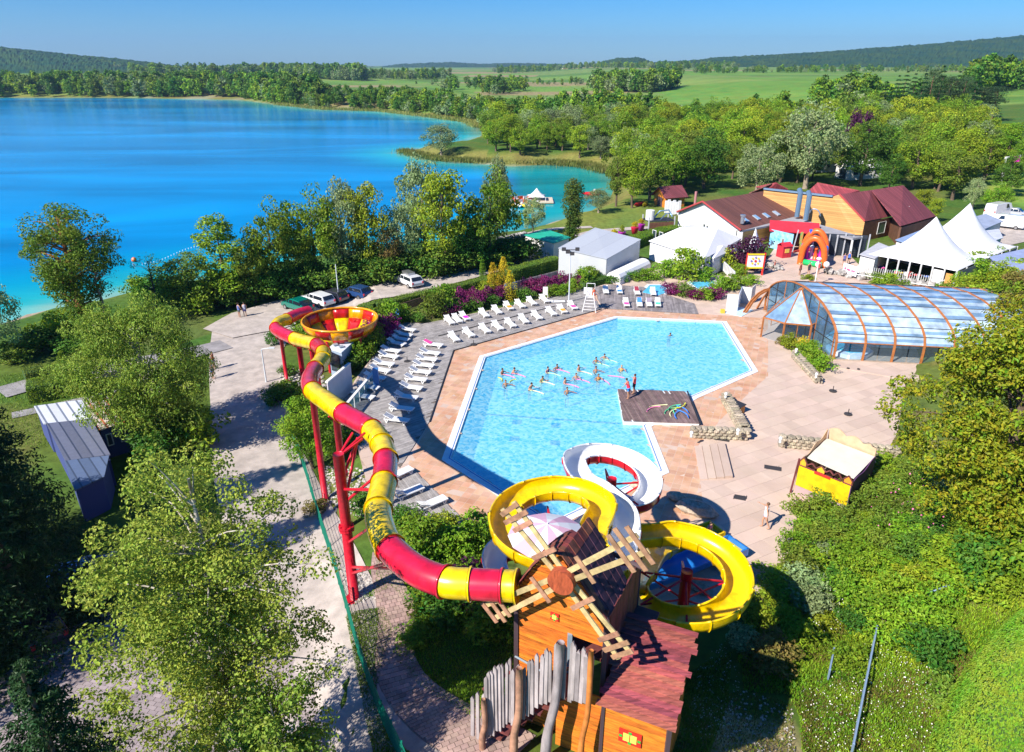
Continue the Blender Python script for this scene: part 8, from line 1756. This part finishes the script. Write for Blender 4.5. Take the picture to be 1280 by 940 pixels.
for (x_,y_,k_,r_,h_,lb) in [(857,350,'green',2.6,2.6,'big round green bush in front of the large marquee'),(836,346,'green',1.8,1.5,'green bush left of the big round one before the marquee'),(905,336,'yellow',1.6,1.8,'yellow-green bush below the small marquee'),(936,336,'darkpurple',2.7,3.0,'dark red-purple spreading shrub behind the painted board'),(925,345,'green',1.2,1.0,'low green bush below the painted board'),(880,352,'green',1.5,1.2,'green bush right of the big round one'),(800,352,'green',1.3,1.0,'green shrub at the hedge of the toddler pools'),(815,350,'green',1.3,1.0,'second green shrub at the hedge of the toddler pools'),(780,352,'dark',1.2,.9,'dark shrub left end of the toddler pool hedge'),(765,355,'dark',1.1,.8,'dark low shrub beside the canvas annex'),
 (840,368,'purple',1.3,1.0,'purple shrub in the bed at the toddler pools, left end'),(855,371,'olive',1.3,1.0,'olive shrub in the bed at the toddler pools'),(868,374,'purple',1.2,1.0,'purple shrub in the middle of the toddler pool bed'),(880,375,'green',1.3,1.0,'green shrub in the toddler pool bed'),(892,374,'purple',1.2,1.1,'purple shrub at the right of the toddler pool bed'),(900,366,'green',1.4,1.3,'green shrub beside the white stair railing'),(915,362,'green',1.5,1.2,'green shrub behind the changing screens'),(935,356,'green',1.5,.8,'low green shrub behind the changing screens on the right'),
 (985,437,'yellow',1.0,1.1,'flowering light shrub left in the bed at the glass porch'),(1002,438,'golden',.9,.9,'yellow flowering shrub in the bed at the glass porch'),(978,432,'rusty',.7,.6,'red flowering plant at the left tip of the porch bed'),(1015,455,'green',1.2,1.1,'lush green shrub in the bed behind the rubble wall'),(1024,464,'green',1.2,1.0,'lush green shrub at the near end of the rubble wall bed'),(1008,446,'green',1.1,1.1,'green shrub between the yellow one and the lush one'),(1108,361,'green',1.8,1.2,'green shrub on the boulder bank below the tent'),(1096,357,'olive',1.4,1.0,'olive shrub on the boulder bank, left'),(1122,366,'olive',1.6,1.1,'olive shrub on the boulder bank, right'),(1180,366,'green',1.3,.8,'low green shrub at the tent corner'),(1010,350,'yellow',.9,.5,'pale flowering plants round the globe lamp')]: bush(lb,x_,y_,k_,r_,h_)
for i,(x_,y_,k_,r_,h_) in enumerate([(1212,352,'green',2,2),(1224,344,'green',2.2,2),(1238,336,'green',2,2),(1250,356,'yellow',1.8,1.6),(1236,360,'green',2,1.4),(1265,350,'green',2,1.8),(1222,366,'yellow',2.2,1.2),(1242,374,'yellow',2,1.2),(1262,378,'green',2.2,1.4),(1280,366,'rusty',2,1.4),(1205,362,'green',1.8,1.3),(1275,392,'rusty',2,1.5)]): bush('%s shrub on the slope between the restaurant tent and the pool hall' % {'green':'green','yellow':'yellowish','rusty':'brownish'}[k_],x_,y_,k_,r_,h_,'shrubs on the slope behind the pool hall')
# ---- clipped hedges
def hedge(label, pix, wd, h, m_, dens=170, size=.13):
 pts = [T(*p) for p in pix]; t = thing('hedge', label, 'hedge', pts[0]); mb = MB(); VV = []; NN = []
 for a, b_ in zip(pts[:-1], pts[1:]):
  d = b_-a; L_ = d.length; d.normalize(); s = Vector((d.y,-d.x,0)); n_ = max(1,int(L_/1.2))
  for i in range(n_):
   p, q = a.lerp(b_, i/n_), a.lerp(b_, (i+1)/n_); zp, zq = ztp(p.x,p.y), ztp(q.x,q.y); w2 = wd/2-.08; mb.hexa([(*(p-s*w2).xy,zp-.1),(*(p+s*w2).xy,zp-.1),(*(q+s*w2).xy,zq-.1),(*(q-s*w2).xy,zq-.1)],[(*(p-s*w2).xy,zp+h-.1),(*(p+s*w2).xy,zp+h-.1),(*(q+s*w2).xy,zq+h-.1),(*(q-s*w2).xy,zq+h-.1)])
  for side, ar in ((1,L_*h),(-1,L_*h),(0,L_*wd)):
   n2 = int(ar*dens); u = nr.uniform(0,1,n2); v = nr.uniform(0,1,n2); wob = .06*np.sin(u*L_*2.2)
   base = np.array(a)[None]*(1-u)[:,None]+np.array(b_)[None]*u[:,None]
   if side: P = base+np.array(s)[None]*(side*wd/2+wob)[:,None]; P[:,2] += v*h; n3 = np.tile(np.array(s)*side, (n2,1))
   else: P = base+np.array(s)[None]*((v-.5)*wd)[:,None]; P[:,2] += h+wob; n3 = np.tile([0,0,1.0],(n2,1))
   VV.append(P+nr.normal(size=P.shape)*.04); NN.append(n3+nr.normal(size=n3.shape)*.5)
 mb.build('inner_twigs', mat('hedge_inside',(.04,.09,.015),.95), t); V, Fc = leaf_arrays(np.concatenate(VV), np.concatenate(NN), size); V -= np.array(t.location)[None]; inst('foliage', np_mesh('foliage', V, Fc, m_, False), t); return t
hedge('long clipped hedge between the parked cars and the shrub bed', [(447,396),(470,391),(500,385),(530,377),(560,371),(600,361),(634,353)], 1.3, 1.25, LO); hedge('clipped hedge continuing right to the grey hall', [(636,351),(665,343),(698,334)], 1.6, 1.5, LO)
hedge('thick tall clipped hedge above the ribbed bungalow roofs', [(38,500),(70,494),(112,484)], 2.2, 1.5, LG); hedge('small clipped block hedge by the beach path, left', [(32,476),(58,470)], 1.8, 1.0, LO); hedge('small rounded block hedge by the beach path, right of the other', [(63,472),(74,470)], 1.8, 1.0, LO)
hedge('wide green hedge between the marquee and the lakeside path', [(782,312),(812,300),(845,292)], 2.4, 1.3, LG); hedge('long green hedge at the field edge above the right trees', [(1190,182),(1240,178),(1330,172)], 3.0, 3.2, LG, 14, .5); hedge('second hedge row beyond the field at the upper right', [(1220,168),(1330,160)], 3, 2.5, LG, 10, .5)
hedge('low hedge strip in front of the canvas annex', [(728,362),(770,350),(800,343)], 1.0, .9, LD, 120)
for o in POTS: c = o.location; b__ = inst('plant', bushes['golden' if 'second' not in o['label'] else 'yellow'], o, (0,0,.9), 0, (.45,.45,.8))
# ---- right foreground: the big tree, conical shrub, bank
bx_ = Vector((24.4,30.5,ztp(24.4,30.5))); ht = D(1215,392,30.5).z-bx_.z; cl = crown_clumps(250,4.3,4.7,.2,ht*.97,1.0,'oval',81,.62)
make_tree('acacia_tree','huge green tree with orange-yellow leaf tips at the right edge','tree',bx_,cl,210,.21,LAC,.4,ht,m_bark,26,81)
bx_ = Vector((30,35,ztp(30,35))); make_tree('acacia_tree','second tree with yellowing tips behind the huge one at the right edge','tree',bx_,crown_clumps(120,4.6,4.6,.5,12,1.1,'oval',82,.6),150,.24,LAC,.3,12.5,m_bark,16,82)
bx_ = D(1246,930,17.3); bx_.z = ztp(bx_.x,bx_.y); hc = D(1246,757,17.3).z-bx_.z; t = thing('conical_shrub','smooth dense bright green conical shrub at the bottom right','shrub',bx_)
n_ = 42000; z = nr.uniform(0,1,n_)**1.1; a = nr.uniform(0,6.2832,n_); rr = 1.75*np.sqrt(np.clip(1-z**1.9,0,1))*(1+.05*np.sin(a*5+z*7))*nr.uniform(.93,1.02,n_); P = np.c_[rr*np.cos(a), rr*np.sin(a), z*hc]; Nn = np.c_[np.cos(a), np.sin(a), .5+z]+nr.normal(size=(n_,3))*.35; V, Fc = leaf_arrays(P, Nn, .10, up=(0,0,1.5)); inst('foliage', np_mesh('foliage', V, Fc, leafmat('leaf_lime',(.16,.38,.02),(.32,.42,.03),scale=1.2), False), t)
mb = MB(); mb.lathe((0,0,0),[(1.6*math.sqrt(max(0,1-(i/12)**1.9)),hc*.97*i/12) for i in range(13)],18); inst('inner_twigs', mb.mesh('inner_twigs', MATS['hedge_inside'], True), t)
bank_poly = [(1000,640),(1062,606),(1125,585),(1290,600),(1290,760),(1190,752),(1100,775),(1010,790),(950,800),(925,775),(965,735),(990,700)]
BP = [T(*p)[:2] for p in bank_poly]; xs_, ys_ = [p[0] for p in BP], [p[1] for p in BP]; cnt = 0; pts_b = []
while len(pts_b) < 85 and cnt < 5000:
 cnt += 1; q = (rnd.uniform(min(xs_),max(xs_)), rnd.uniform(min(ys_),max(ys_)))
 if inpoly([q], BP)[0] and all((q[0]-o[0])**2+(q[1]-o[1])**2 > 1.35 for o in pts_b): pts_b.append(q)
for q in pts_b:
 px_, py_ = pix(Vector((*q, ztp(*q)))); k_ = 'green' if rnd.random() < .5 else rnd.choice(['yellow','olive','green','dark','grey'])
 if py_ < 690 and px_ < 1170: k_ = rnd.choice(['green','olive','olive'])
 zone = ('bank beside the play stall' if px_ < 1110 else 'upper bank under the huge tree') if py_ < 660 else ('bank edge by the plaza end' if px_ < 1010 else 'upper middle bank' if px_ < 1120 else 'bank below the huge tree') if py_ < 720 else ('lower bank right of the yellow loop' if px_ < 1010 else 'bank above the long rail' if px_ < 1120 else 'bank behind the conical shrub')
 bush('%s shrub in the thicket, %s' % ({'green':'green','yellow':'yellowish','olive':'olive','dark':'dark green','grey':'grey-green'}[k_], zone), 0,0,k_,rnd.uniform(.9,1.5),rnd.uniform(.55,1.0),'shrubs of the bank thicket',loc=(*q,ztp(*q)-.1))
for (x_,y_,k_,r_,h_,lb) in [(960,830,'rusty',1.3,1.0,'big dry brownish bush at the edge of the shade'),(930,815,'grey',1.0,.8,'grey-brown dry bush left of the big dry one'),(1000,735,'grey',1.2,.9,'greyish bush at the end of the plaza'),(1165,830,'dark',1.2,1.1,'dark leafy bush left of the conical shrub'),(1150,790,'green',1.3,1.1,'green bush beside the rail stub'),(1110,800,'green',1.1,.9,'green bush by the top of the long rail'),(1060,830,'green',1.0,.7,'green bush between the two pipe rails'),(1180,880,'olive',1.0,.7,'olive bush at the foot of the conical shrub'),(1000,800,'yellow',1.0,.7,'yellowish bush on the dry bank'),(1270,720,'green',1.8,1.6,'green bush under the huge tree at the right edge'),(1230,730,'dark',1.6,1.6,'dark bush under the huge tree'),
 (585,742,'darkpurple',1.5,1.2,'dark purple shrub under the red tube by the tower'),(560,770,'dark',1.5,1.0,'dark green shrub in the garden left of the tower'),(612,790,'green',1.4,1.2,'green shrub against the tower wall'),(540,690,'green',1.5,1.3,'bright green shrub between the tube and the loungers'),(575,690,'green',1.4,1.2,'bright green shrub behind the red tube'),(600,672,'green',1.3,1.0,'green shrub beside the white flume curve'),(520,668,'green',1.2,.9,'green shrub at the small deck corner'),(555,668,'yellow',1.2,.9,'light green shrub behind the small deck'),(500,655,'dark',1.0,.8,'dark shrub next to the yellow tube bend'),(535,760,'green',1.1,.6,'low green plants beside the garden path'),(610,760,'darkpurple',1.1,1.0,'dark purple shrub right at the tube mouth'),(520,800,'green',1.0,.5,'low green plants in the curve of the garden path'),(460,640,'dark',1.2,.9,'dark shrub left of the tall red column'),(395,640,'rusty',.8,.6,'small browning shrub at the green fence')]: bush(lb,x_,y_,k_,r_,h_)
# ---- grass, weeds and flowers (uncountable)
def scatter(poly_px, n, size, m_, name, label, upz=.06, world=None, seed=5, up=(0,0,2.2), asp=.22, hz=0):
 r = np.random.default_rng(seed); Q = world or [tuple(T(*p)[:2]) for p in poly_px]; A = np.array(Q); out = np.empty((0,2))
 while len(out) < n:
  c = np.c_[r.uniform(A[:,0].min(),A[:,0].max(),n*2), r.uniform(A[:,1].min(),A[:,1].max(),n*2)]; c = c[inpoly(c, Q)]; out = np.concatenate([out, c])
 out = out[:n]; nn_ = np.array([noise.noise(Vector((a*.7,b*.7,seed))) for a,b in out]); z = zt(out)+upz+hz*np.clip(nn_+.3,0,1)*r.uniform(0,1,n)
 P = np.c_[out, z]; V, Fc = leaf_arrays(P, r.normal(size=(n,3))*np.array([1,1,.4]), size, asp, up, r); o = bpy.data.objects.new(name, np_mesh(name, V, Fc, m_, False)); COL.objects.link(o); stuff(o); o['label'] = label; o['category'] = name.replace('_',' '); return o
gpoly = [(440,760),(470,735),(470,700),(500,690),(560,665),(612,668),(660,760),(660,830),(640,900),(600,905),(560,880),(520,855),(500,830),(512,800),(512,760),(490,735)]
scatter(gpoly, 26000, .16, LG, 'grass', 'lawn and low plants in the garden left of the windmill tower'); scatter([(432,770),(480,760),(492,790),(478,830),(470,870),(500,930),(560,1000),(480,1000)], 12000, .15, LO, 'grass', 'grass strip along the green mesh fence', seed=6)
bank2 = [(925,820),(950,790),(1010,780),(1100,770),(1190,760),(1290,800),(1290,1000),(1010,1000),(1000,900),(985,870),(930,865)]
scatter(bank2, 42000, .20, LG, 'grass', 'rough grass and weeds on the flowery bank', hz=.3, seed=7); scatter(bank2, 26000, .18, LRT, 'grass', 'dry brownish weeds on the flowery bank', hz=.3, seed=8); scatter([(1000,690),(1060,610),(1120,590),(1290,600),(1290,800),(920,830),(940,770)], 60000, .2, LG, 'grass', 'dense leafy ground cover on the upper bank', hz=.45, seed=9); scatter([(1000,690),(1060,610),(1120,590),(1290,600),(1290,800),(920,830),(940,770)], 30000, .2, LY, 'grass', 'yellowish leafy ground cover on the upper bank', hz=.5, seed=19)
m_fl = mat('white_petal', (.8,.78,.72), .7); m_pf = mat('pink_petal', (.8,.2,.45), .7)
scatter([(1000,870),(1090,800),(1180,850),(1200,950),(1100,1000),(1010,990)], 900, .06, m_fl, 'flowers', 'white daisies scattered over the lower bank', hz=.35, seed=10, asp=.9, upz=.22); scatter([(870,840),(905,800),(925,850),(915,930),(860,930)], 350, .055, m_fl, 'flowers', 'pale flowers in the shade beside the orange hut', hz=.3, seed=11, asp=.9, upz=.2); scatter([(1010,740),(1060,730),(1050,800),(1010,800)], 130, .085, m_fl, 'flowers', 'white flowers among the thicket', hz=.4, seed=12, asp=.9, upz=.5); scatter([(1080,630),(1160,600),(1180,680),(1090,680)], 60, .12, m_pf, 'flowers', 'pink blooms in the upper thicket', hz=.4, seed=13, asp=.9, upz=1.0)
scatter([(880,830),(915,815),(910,880),(870,1000),(830,1000),(850,850)], 9000, .18, LO, 'grass', 'weeds in the shade beside the hut', hz=.25, seed=14)
scatter([(0,470),(230,435),(258,440),(262,560),(0,560)], 16000, .2, LO, 'grass', 'grass round the bungalows', seed=15, hz=.05)
# gravel and stones under the tube
r = np.random.default_rng(3); Q = [tuple(T(*p)[:2]) for p in [(352,455),(400,470),(410,500),(372,505),(352,480)]]; A = np.array(Q); mb = MB()
def pebbles(Qpx, n, lb, r0=.06, r1=.22):
 Q = [tuple(T(*p)[:2]) for p in Qpx]; A = np.array(Q); mb = MB(); k = 0
 while k < n:
  c = (rnd.uniform(A[:,0].min(),A[:,0].max()), rnd.uniform(A[:,1].min(),A[:,1].max()))
  if inpoly([c], Q)[0]: mb.ball((c[0],c[1],ztp(*c)+.03), rnd.uniform(r0,r1), 5, (1,1,.6), .1); k += 1
 o = stuff(mb.build('gravel', mat('pale_gravel',(.50,.46,.42),.9,var=.3,scale=1,island=.3))); o['label'] = lb; o['category'] = 'gravel'
pebbles([(352,458),(405,470),(412,505),(372,510),(350,482)], 420, 'white stones under the far bend of the tube slide'); pebbles([(402,580),(478,595),(500,625),(470,655),(412,640)], 700, 'pale gravel bed behind the tall red column', .05,.14); pebbles([(425,705),(470,725),(470,752),(432,760)], 260, 'pale gravel round the foot of the tall red column', .05,.12)
dp = [(850,880),(925,862),(990,880),(1005,1000),(835,1000)]; pebbles(dp, 500, 'small stones on the bare sandy patch beside the hut', .02, .07); scatter(dp, 5000, .13, LRT, 'grass', 'sparse dry weeds on the bare sandy patch', seed=41); scatter(dp, 2500, .15, LO, 'grass', 'sparse green weeds on the bare sandy patch', seed=42)
# ---- woods of the middle distance: nearest trees each a thing
def poly_points(poly, s0, s1, seed, excl=()):
 """jittered points, spacing growing with distance from s0 (130 m) to s1 (700 m)"""
 r = random.Random(seed); Q = [tuple(G(*p, 1.0)[:2]) for p in poly]; A = np.array(Q); out = []; y = A[:,1].min()
 while y < A[:,1].max():
  s = s0+(s1-s0)*min(1, max(0, (y-130)/570)); x = A[:,0].min()+r.uniform(0, s)
  while x < A[:,0].max(): out.append((x+r.uniform(-.4,.4)*s, y+r.uniform(-.4,.4)*s)); x += s
  y += s*.9
 out = [p for p, k in zip(out, inpoly(out, Q)) if k]
 L, lin = polydist(np.array(out), LAKE); return [p for p, a, b_ in zip(out, L, lin) if not b_ and a > 3]
wood = poly_points([(600,172),(650,150),(700,140),(770,132),(850,158),(900,160),(960,154),(1080,156),(1190,158),(1200,176),(1230,205),(1290,215),(1290,236),(1240,238),(1180,246),(1130,232),(1080,216),(960,226),(860,232),(800,240),(770,232),(762,212),(735,204),(690,201),(640,203),(580,200),(540,196),(560,186),(612,182)], 8.2, 10.5, 1)
wood.sort(key=lambda p: p[1]); kinds = ['broad','dark','willow','yellow','olive','broad','olive','yellow','tall','broad','dark','yellow']
desc = {'broad':'bright green rounded','dark':'dark green full','willow':'grey-green willowy','yellow':'yellow-green','olive':'olive green','rusty':'brownish thin','tall':'slim upright green'}
print('WOOD', len(wood))
near = wood[:262]; rest = wood[262:]
for q in near:
 n1_ = noise.noise(Vector((q[0]*.02, q[1]*.02, 1))); k_ = kinds[int((n1_*.5+.5)*12+rnd.uniform(-2,2)) % 12]; c = Vector((*q, ztp(*q))); px_, py_ = pix(c)
 zone = 'along the cove' if px_ < 780 and py_ > 185 else 'left of the cabin' if px_ < 800 else 'right behind the cabin' if px_ < 860 else 'above the white gable' if px_ < 930 else 'behind the brown roof' if px_ < 990 else 'behind the timber hall' if px_ < 1060 else 'above the maroon roof' if px_ < 1130 else 'above the tent peaks' if px_ < 1210 else 'by the A-frame'; depth_ = 'front' if py_ > 205 else 'middle' if py_ > 180 else 'back'
 h_ = rnd.uniform(7.5,12.5)*(.8 if zone == 'along the cove' else 1); h_ = h_; place(k_, c, h_, '%s tree, %s of the wood %s%s' % (desc[k_], depth_, zone, ', taller' if h_ > 11 else ', low' if h_ < 8.3 else ''), 'trees of the wood behind the resort', rnd.uniform(.95,1.25))
# far trees by geometry nodes
pc_ = bpy.data.collections.new('far_tree_kinds')
for i, (m_, sh, hh_, rw) in enumerate([(LG,'oval',10,3.6),(LD,'low',11,3.8),(LW,'oval',9,3.8),(LO,'top',11,3.2),(LG,'cone',12,2.6),(LD,'oval',12,4.0)]):
 cl = crown_clumps(26,rw,rw,.8,hh_,1.5,sh,90+i,.5); me_ = leaf_mesh('far_tree', cl, 16, 1.15, m_, asp=.8, rg=np.random.default_rng(90+i)); o = bpy.data.objects.new('far_tree', me_); pc_.objects.link(o)
def gn_wood(name, pts, smin, smax, label, seed=0):
 me_ = bpy.data.meshes.new(name); me_.from_pydata([(x, y, ztp(x, y) if y < 300 else float(z_)) for (x, y), z_ in zip(pts, zt(np.array(pts)))], [], []); o = bpy.data.objects.new(name, me_); COL.objects.link(o); stuff(o); o['label'] = label; o['category'] = 'trees'
 ng = bpy.data.node_groups.new('far_wood', 'GeometryNodeTree'); ng.interface.new_socket('Geometry', in_out='INPUT', socket_type='NodeSocketGeometry'); ng.interface.new_socket('Geometry', in_out='OUTPUT', socket_type='NodeSocketGeometry')
 N = ng.nodes; L = ng.links; gi = N.new('NodeGroupInput'); go = N.new('NodeGroupOutput'); ip = N.new('GeometryNodeInstanceOnPoints'); ci = N.new('GeometryNodeCollectionInfo'); ci.inputs[0].default_value = pc_; ci.inputs['Separate Children'].default_value = True; ci.inputs['Reset Children'].default_value = True
 rv = N.new('FunctionNodeRandomValue'); rv.data_type = 'FLOAT_VECTOR'; rv.inputs[0].default_value = (0,0,0); rv.inputs[1].default_value = (0,0,6.28); rs = N.new('FunctionNodeRandomValue'); rs.data_type = 'FLOAT'; rs.inputs[2].default_value = smin; rs.inputs[3].default_value = smax; rs.inputs['Seed'].default_value = seed+3
 ip.inputs['Pick Instance'].default_value = True; L.new(gi.outputs[0], ip.inputs['Points']); L.new(ci.outputs[0], ip.inputs['Instance']); L.new(rv.outputs[0], ip.inputs['Rotation']); L.new(rs.outputs[1], ip.inputs['Scale']); L.new(ip.outputs[0], go.inputs[0])
 md = o.modifiers.new('scatter', 'NODES'); md.node_group = ng; return o
gn_wood('woodland', rest+[(x+rnd.uniform(-3,3), y+rnd.uniform(-3,3)) for x, y in rest[::2]], .75, 1.15, 'continuous wood reaching back to the fields behind the resort')
def strip(pix, n, depth, jit=2.0, z=2.0):
 P_ = [G(*p, z) for p in pix]; out = []; Ls = [(b-a).length for a, b in zip(P_[:-1], P_[1:])]; tot = sum(Ls)
 for _ in range(n):
  s = rnd.uniform(0, tot); i = 0
  while s > Ls[i]: s -= Ls[i]; i += 1
  p = P_[i].lerp(P_[i+1], s/Ls[i]); k = rnd.uniform(0, depth); f = 1+k/p.y; out.append((p.x*f+rnd.uniform(-jit,jit), p.y*f))
 L, lin = polydist(np.array(out), LAKE); return [p for p, a, b_ in zip(out, L, lin) if not b_ and a > 2]
gn_wood('woodland', strip([(-80,119),(0,119),(150,119),(300,121),(345,127),(400,131)], 1300, 150, z=-1), 1.0, 1.7, 'wooded belt along the far shore of the lake', 1)
gn_wood('woodland', strip([(345,129),(420,134),(480,136),(520,143),(570,148)], 520, 110, z=-1), .4, 1.0, 'scrub and trees along the far right shore', 2)
gn_wood('woodland', strip([(500,148),(560,150),(600,156),(640,168)], 300, 90, z=-1), .45, .95, 'scrub belt at the near end of the far shore', 5)
gn_wood('woodland', strip([(-100,90),(0,91),(80,91),(170,91)], 700, 400, 6, 3), 1.3, 2.3, 'dark trees above the far shore at the left', 3)
gn_wood('woodland', strip([(165,97),(260,97),(330,96),(400,98),(455,100)], 800, 260, 6, 3), 1.2, 2.3, 'dark wood above the far shore in the centre left', 4)
gn_wood('woodland', strip([(455,98),(520,99),(560,97)], 160, 200, 6, 3), .8, 1.6, 'thin trees at the edge of the far fields', 6)
gn_wood('woodland', strip([(560,112),(620,108),(650,112),(600,118)], 60, 60, 6, 2), .8, 1.3, 'scattered bushes in the far fields left', 12)
gn_wood('woodland', strip([(742,113),(770,116),(815,119),(838,117)], 160, 60, 5, 1), 1.1, 1.7, 'dark dense copse standing in the fields in the centre', 7)
gn_wood('woodland', strip([(620,92),(700,90),(760,91),(850,93),(920,92)], 420, 500, 10, 4), .9, 1.7, 'hedgerow trees at the foot of the wooded ridge', 8)
gn_wood('woodland', strip([(840,100),(1000,98),(1120,97),(1290,96)], 260, 120, 10, 4), .5, 1.2, 'hedgerow bushes across the right hand fields', 9)
gn_wood('woodland', strip([(1205,130),(1240,124),(1300,120)], 120, 90, 5, 6), 1.1, 1.7, 'dark trees on the rise at the upper right', 10)
gn_wood('woodland', strip([(520,104),(600,102),(700,104),(780,103)], 60, 100, 10, 4), .4, .9, 'bushes dotted along the far field borders', 11)
gn_wood('woodland', strip([(1010,140),(1050,142),(1090,146)], 40, 30, 5, 2), .8, 1.3, 'tree line in front of the bright right fields', 13)
# reeds along the wooded point
def shore_reeds(pix, n, lb, hh=1.6):
 P_ = [G(*p, LZ) for p in pix]; out = []
 for _ in range(n): i = rnd.randrange(len(P_)-1); p = P_[i].lerp(P_[i+1], rnd.random()); out.append((p.x+rnd.gauss(0,1.6), p.y+rnd.gauss(0,2.2), LZ+hh*.4*rnd.uniform(.5,1.4)))
 P = np.array(out); V, Fc = leaf_arrays(P, nr.normal(size=(len(P),3))*np.array([1,1,.2]), hh, .12, (0,0,4)); o = stuff(bpy.data.objects.new('reeds', np_mesh('reeds', V, Fc, leafmat('reed_leaf',(.15,.20,.03),(.28,.27,.08),scale=.2), False))); COL.objects.link(o); o['label'] = lb; o['category'] = 'reeds'
shore_reeds([(503,190),(545,200),(600,203),(690,205),(735,208),(758,216)], 9000, 'reed fringe along the wooded point and the cove'); shore_reeds([(345,131),(400,137),(470,139),(540,147),(585,153),(598,160)], 5000, 'reeds along the far right shore', 2.2)
# summer haze over the valley
mb = MB(); mb.box((0, 3650, 120), (17000, 7700, 270)); hz = mb.build('haze', [bpy.data.materials.new('haze_air')]); stuff(hz); hm_ = hz.data.materials[0]; hm_.use_nodes = True; N = hm_.node_tree.nodes; N.remove(N['Principled BSDF']); pv = N.new('ShaderNodeVolumePrincipled'); pv.inputs['Color'].default_value = (.42,.66,1,1); pv.inputs['Density'].default_value = .9e-4; pv.inputs['Anisotropy'].default_value = .2; hm_.node_tree.links.new(pv.outputs[0], N['Material Output'].inputs['Volume'])
# look-alikes told apart by their place from left to right
dd_ = {}
for o in list(COL.objects):
 if o.parent is None and o.get('label') and o.get('group') and o.get('category') in ('tree','shrub','float'): dd_.setdefault(o['label'], []).append(o)
for lb, os_ in dd_.items():
 if len(os_) > 1:
  os_.sort(key=lambda o: pix(o.location)[0]); n_ = len(os_)
  for i, o in enumerate(os_): o['label'] = ('leftmost, ' if i == 0 else 'rightmost, ' if i == n_-1 else (BW[i] if i < 20 else 'twenty-first')+' from left, ')+lb
for o in COL.objects:
 if o.parent is None and o.get('label') and len(o['label'].split()) > 16: print('LONG', o.name, o['label'])
